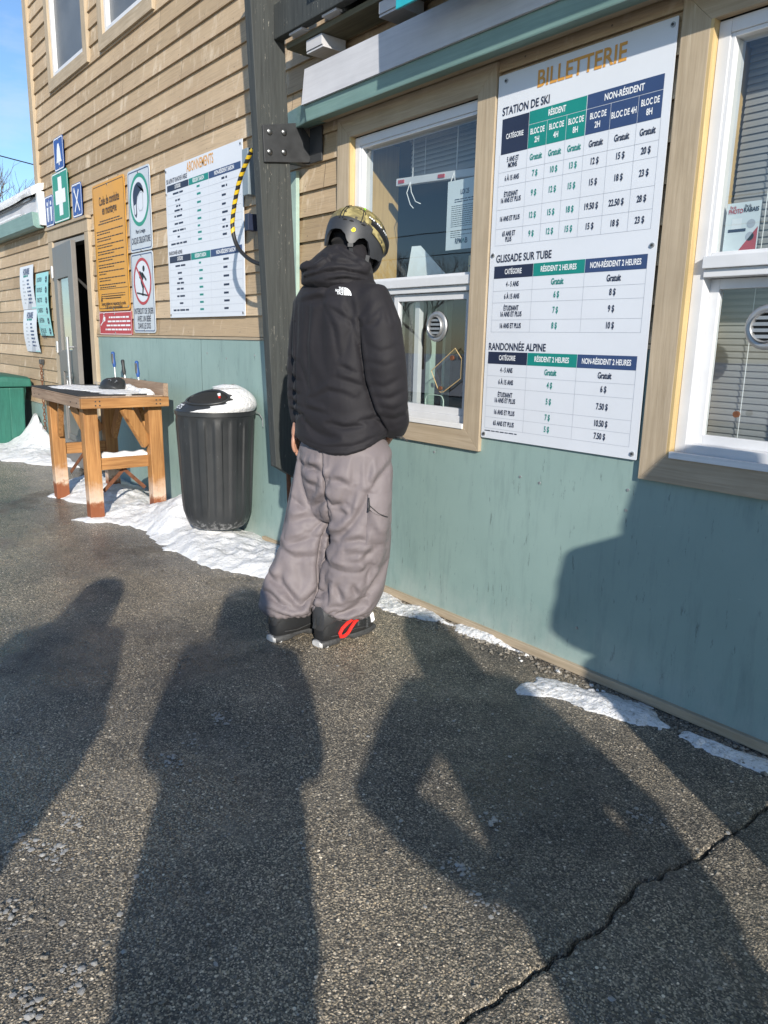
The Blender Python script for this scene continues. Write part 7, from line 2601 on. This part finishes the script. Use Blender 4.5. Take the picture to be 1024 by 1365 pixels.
# people standing behind the camera; their shadows fall across the yard and the wall
def bystander(label, loc, rz, hgt, coat, trs, arm, hat='hood', lean=0.0, slim=1.0):
    T = thing('person', label, 'person', (loc[0], loc[1], 0), rz, frame=False)
    T.rotation_euler = (0, lean, rz)
    T['group'] = 'people waiting behind the camera'
    k = hgt / 1.78
    Z = lambda z: z * k
    nd = [((0, 0, Z(0.95)), 0.11), ((0, 0, Z(1.2)), 0.11), ((0, 0, Z(1.42)), 0.10), ((0, 0, Z(1.52)), 0.055), ((0, 0.01, Z(1.60)), 0.07), ((0, 0.02, Z(1.70)), 0.078), ((0, 0.085, Z(1.645)), 0.02)]
    ed = [(0, 1), (1, 2), (2, 3), (3, 4), (4, 5), (4, 6)]
    sleeves = []
    for s in (-1, 1):
        el, wr = arm[s]
        i = len(nd)
        nd += [((s * 0.17, 0, Z(1.43)), 0.05), ((el[0], el[1], Z(el[2])), 0.042), ((wr[0], wr[1], Z(wr[2])), 0.028)]
        ed += [(2, i), (i, i + 1), (i + 1, i + 2)]
        d = Vector(wr) - Vector(el)
        add_hand(nd, ed, i + 2, d, (-s, 0.2, 0.2), 0.35, (0, 0.7, -0.7))
        m = MB()
        m.tube([(s * 0.10, 0, Z(1.43)), (s * 0.175, 0, Z(1.425)), ((s * 0.175 + el[0]) / 2, el[1] / 2, Z((1.425 + el[2]) / 2)), (el[0], el[1], Z(el[2])), ((el[0] + wr[0]) / 2, (el[1] + wr[1]) / 2, Z((el[2] + wr[2]) / 2)), (wr[0], wr[1], Z(wr[2]))], [0.08, 0.09, 0.085, 0.078, 0.068, 0.05], 16)
        sleeves.append(m)
        j = len(nd)
        nd += [((s * 0.10, 0, Z(0.88)), 0.08), ((s * 0.11, 0.01, Z(0.48)), 0.055), ((s * 0.12, -0.02, 0.09), 0.04), ((s * 0.125, 0.08, 0.05), 0.035)]
        ed += [(0, j), (j, j + 1), (j + 1, j + 2), (j + 2, j + 3)]
    put('body', skin_body(nd, ed), 'skin', T)
    t = MB()
    t.rings([ell(0, 0, Z(z), a * slim, b, 0, p=2.3) for z, a, b in ((0.78, 0.235, 0.18), (0.80, 0.245, 0.19), (1.0, 0.235, 0.18), (1.2, 0.23, 0.175), (1.36, 0.24, 0.165), (1.45, 0.215, 0.145), (1.51, 0.13, 0.115), (1.56, 0.095, 0.095))])
    me = cloth([t] + sleeves, 0.014, 4)
    fold(me, [], 0, 1, 0, lambda co, no: 0.008 * (1 - 2.2 * np.abs(2 * fbm(co * np.array([6, 6, 11]), 3) - 1)), False)
    put('coat', me, coat, T)
    legs = MB()
    pel = MB()
    pel.rings([ell(0, 0, Z(z), a, b, 0) for z, a, b in ((0.98, 0.19, 0.14), (0.86, 0.21, 0.16), (0.76, 0.19, 0.14))])
    lg = [pel]
    for s in (-1, 1):
        m = MB()
        m.rings([ell(s * x, y, Z(z), a, a * 1.08, 0) for z, x, y, a in ((0.86, 0.10, 0, 0.11), (0.6, 0.11, 0.0, 0.105), (0.4, 0.115, 0.0, 0.095), (0.16, 0.12, -0.01, 0.10), (0.09, 0.12, -0.01, 0.105))])
        lg.append(m)
    me = cloth(lg, 0.014, 3)
    put('trousers', me, trs, T)
    h = MB()
    if hat == 'hood':
        h.rings([ell(0, -0.01, Z(1.50), 0.13, 0.12), ell(0, -0.012, Z(1.56), 0.135, 0.13), ell(0, -0.01, Z(1.64), 0.125, 0.135), ell(0, -0.005, Z(1.72), 0.115, 0.13), ell(0, 0.0, Z(1.775), 0.085, 0.10), ell(0, 0.0, Z(1.80), 0.03, 0.04)])
    else:
        h.rings([ell(0, 0.01, Z(1.655), 0.098, 0.112), ell(0, 0.01, Z(1.70), 0.098, 0.112), ell(0, 0.01, Z(1.76), 0.08, 0.092), ell(0, 0.01, Z(1.79), 0.04, 0.045)])
        h.ball((0, 0.01, Z(1.815)), 0.035, 8)
    h.build('hood' if hat == 'hood' else 'knit_hat', coat if hat == 'hood' else 'knit', T, smooth=True)
    for s in (-1, 1):
        b = MB()
        rg = []
        for y, hw, z0, z1 in ((-0.11, 0.03, 0.0, 0.10), (-0.09, 0.045, 0.0, 0.14), (0.0, 0.05, 0.0, 0.14), (0.08, 0.05, 0.0, 0.09), (0.16, 0.045, 0.0, 0.07), (0.19, 0.025, 0.005, 0.05)):
            rg.append([(s * 0.12 + hw * math.cos(2 * math.pi * j / 14), y, (z0 + z1) / 2 + (z1 - z0) / 2 * math.sin(2 * math.pi * j / 14)) for j in range(14)])
        b.rings(rg)
        b.build('boot', 'boot', T, smooth=True)
    return T
PH = {-1: ((-0.235, 0.02, 1.14), (-0.09, 0.30, 1.28)), 1: ((0.235, 0.02, 1.14), (0.09, 0.30, 1.28))}
HG = {-1: ((-0.27, -0.03, 1.12), (-0.27, 0.06, 0.86)), 1: ((0.27, -0.03, 1.12), (0.27, 0.06, 0.86))}
HIP = {-1: ((-0.40, -0.04, 1.18), (-0.24, 0.10, 0.98)), 1: ((0.40, -0.04, 1.18), (0.24, 0.10, 0.98))}
UPA = {-1: ((-0.46, -0.02, 1.20), (-0.24, 0.08, 1.00)), 1: ((0.30, -0.02, 1.14), (0.26, 0.10, 0.90))}
PKT = {-1: ((-0.20, -0.03, 1.16), (-0.13, 0.16, 0.98)), 1: ((0.20, -0.03, 1.16), (0.13, 0.16, 0.98))}
face = math.atan2(math.sin(SUN_AZ), -math.cos(SUN_AZ)) - math.pi / 2
bystander('person in a charcoal winter coat holding up a phone, right behind the camera', (0.46, -0.40), face - 0.1, 1.86, 'coat_grey', 'coat_navy', PH, 'hood', R(3.5), 0.92)
bystander('person in a long navy hooded coat behind and left of the camera', (-0.38, -0.94), face + 0.25, 1.76, 'coat_navy', 'coat_grey', HG, 'hood', R(8))
bystander('person in a green hooded coat with one hand on the hip, right of the camera', (1.25, 0.28), face, 1.80, 'coat_green', 'coat_grey', UPA, 'hood', 0.0, 0.85)
bystander('person in a maroon hooded coat standing near the wall right of the camera', (0.30, 1.62), face, 1.76, 'coat_red', 'coat_navy', PKT, 'hood', 0.0, 0.66)

# ------------------------------------------------------------------ trees and wires
def bare_tree(label, loc, hgt, seed, spread=1.0, group=None):
    rg = random.Random(seed)
    t = thing('bare_tree', label, 'tree', loc, group=group)
    tr, tw = MB(), MB()
    def grow(p, d, ln, r, lvl):
        q = p + d * ln
        mid = p.lerp(q, 0.5) + Vector((rg.uniform(-1, 1), rg.uniform(-1, 1), 0)) * ln * 0.05
        (tr if lvl < 1 else tw).tube([p, mid, q], [r, r * 0.85, r * 0.68], 7 if lvl < 2 else 4, cap=False)
        if lvl >= 6:
            return
        k = 3 if lvl < 5 else 2
        for i in range(k):
            nd = (d * rg.uniform(0.55, 1.0) + Vector((rg.uniform(-1, 1), rg.uniform(-1, 1), rg.uniform(-0.15, 0.75))) * 0.62 * spread).normalized()
            s = p.lerp(q, rg.uniform(0.55, 1.0)) if i else q
            grow(s, nd, ln * rg.uniform(0.62, 0.82), max(0.0035, r * 0.58), lvl + 1)
    grow(Vector(loc), Vector((0, 0, 1)), hgt * 0.30, hgt * 0.014, 0)
    tr.build('trunk', 'bark', t)
    tw.build('crown', 'bark', t)
bare_tree('bare tree rising over the snowy roof of the low wing at the left edge', (-27.5, 4.9, 0), 8.6, 3, 0.8)
bare_tree('bare tree across the yard, tallest of those mirrored in the ticket window', (-21.5, -12.6, 0), 5.6, 5, 0.9, 'bare trees across the yard')
bare_tree('slim bare tree across the yard mirrored low in the ticket window', (-27.0, -15.5, 0), 5.4, 8, 0.9, 'bare trees across the yard')
bare_tree('broad bare tree across the yard behind the slim one', (-31.0, -22.5, 0), 7.0, 12, 1.1, 'bare trees across the yard')
bare_tree('small bare tree at the far edge of the snow field', (-17.0, -15.0, 0), 3.6, 15, 1.0, 'bare trees across the yard')
def wire(name, label, a, b, sag, r):
    m = MB()
    pts = []
    for k in range(25):
        s = k / 24
        p = Vector(a).lerp(Vector(b), s)
        p.z -= sag * 4 * s * (1 - s)
        pts.append(p)
    m.tube(pts, r, 5)
    tag(m.build(name, 'cable_black'), label, 'power line', 'overhead power lines')
wire('power_line', 'thin dark overhead wire in the sky above the low wing', (-30, -6, 9.2), (-30, 22, 6.2), 0.5, 0.02)
wire('power_line', 'upper overhead wire across the yard mirrored in the ticket window', (-45, -10, 5.1), (12, -26, 7.5), 0.4, 0.02)
wire('power_line', 'lower overhead wire across the yard mirrored in the ticket window', (-45, -11, 4.4), (12, -27, 6.8), 0.4, 0.02)
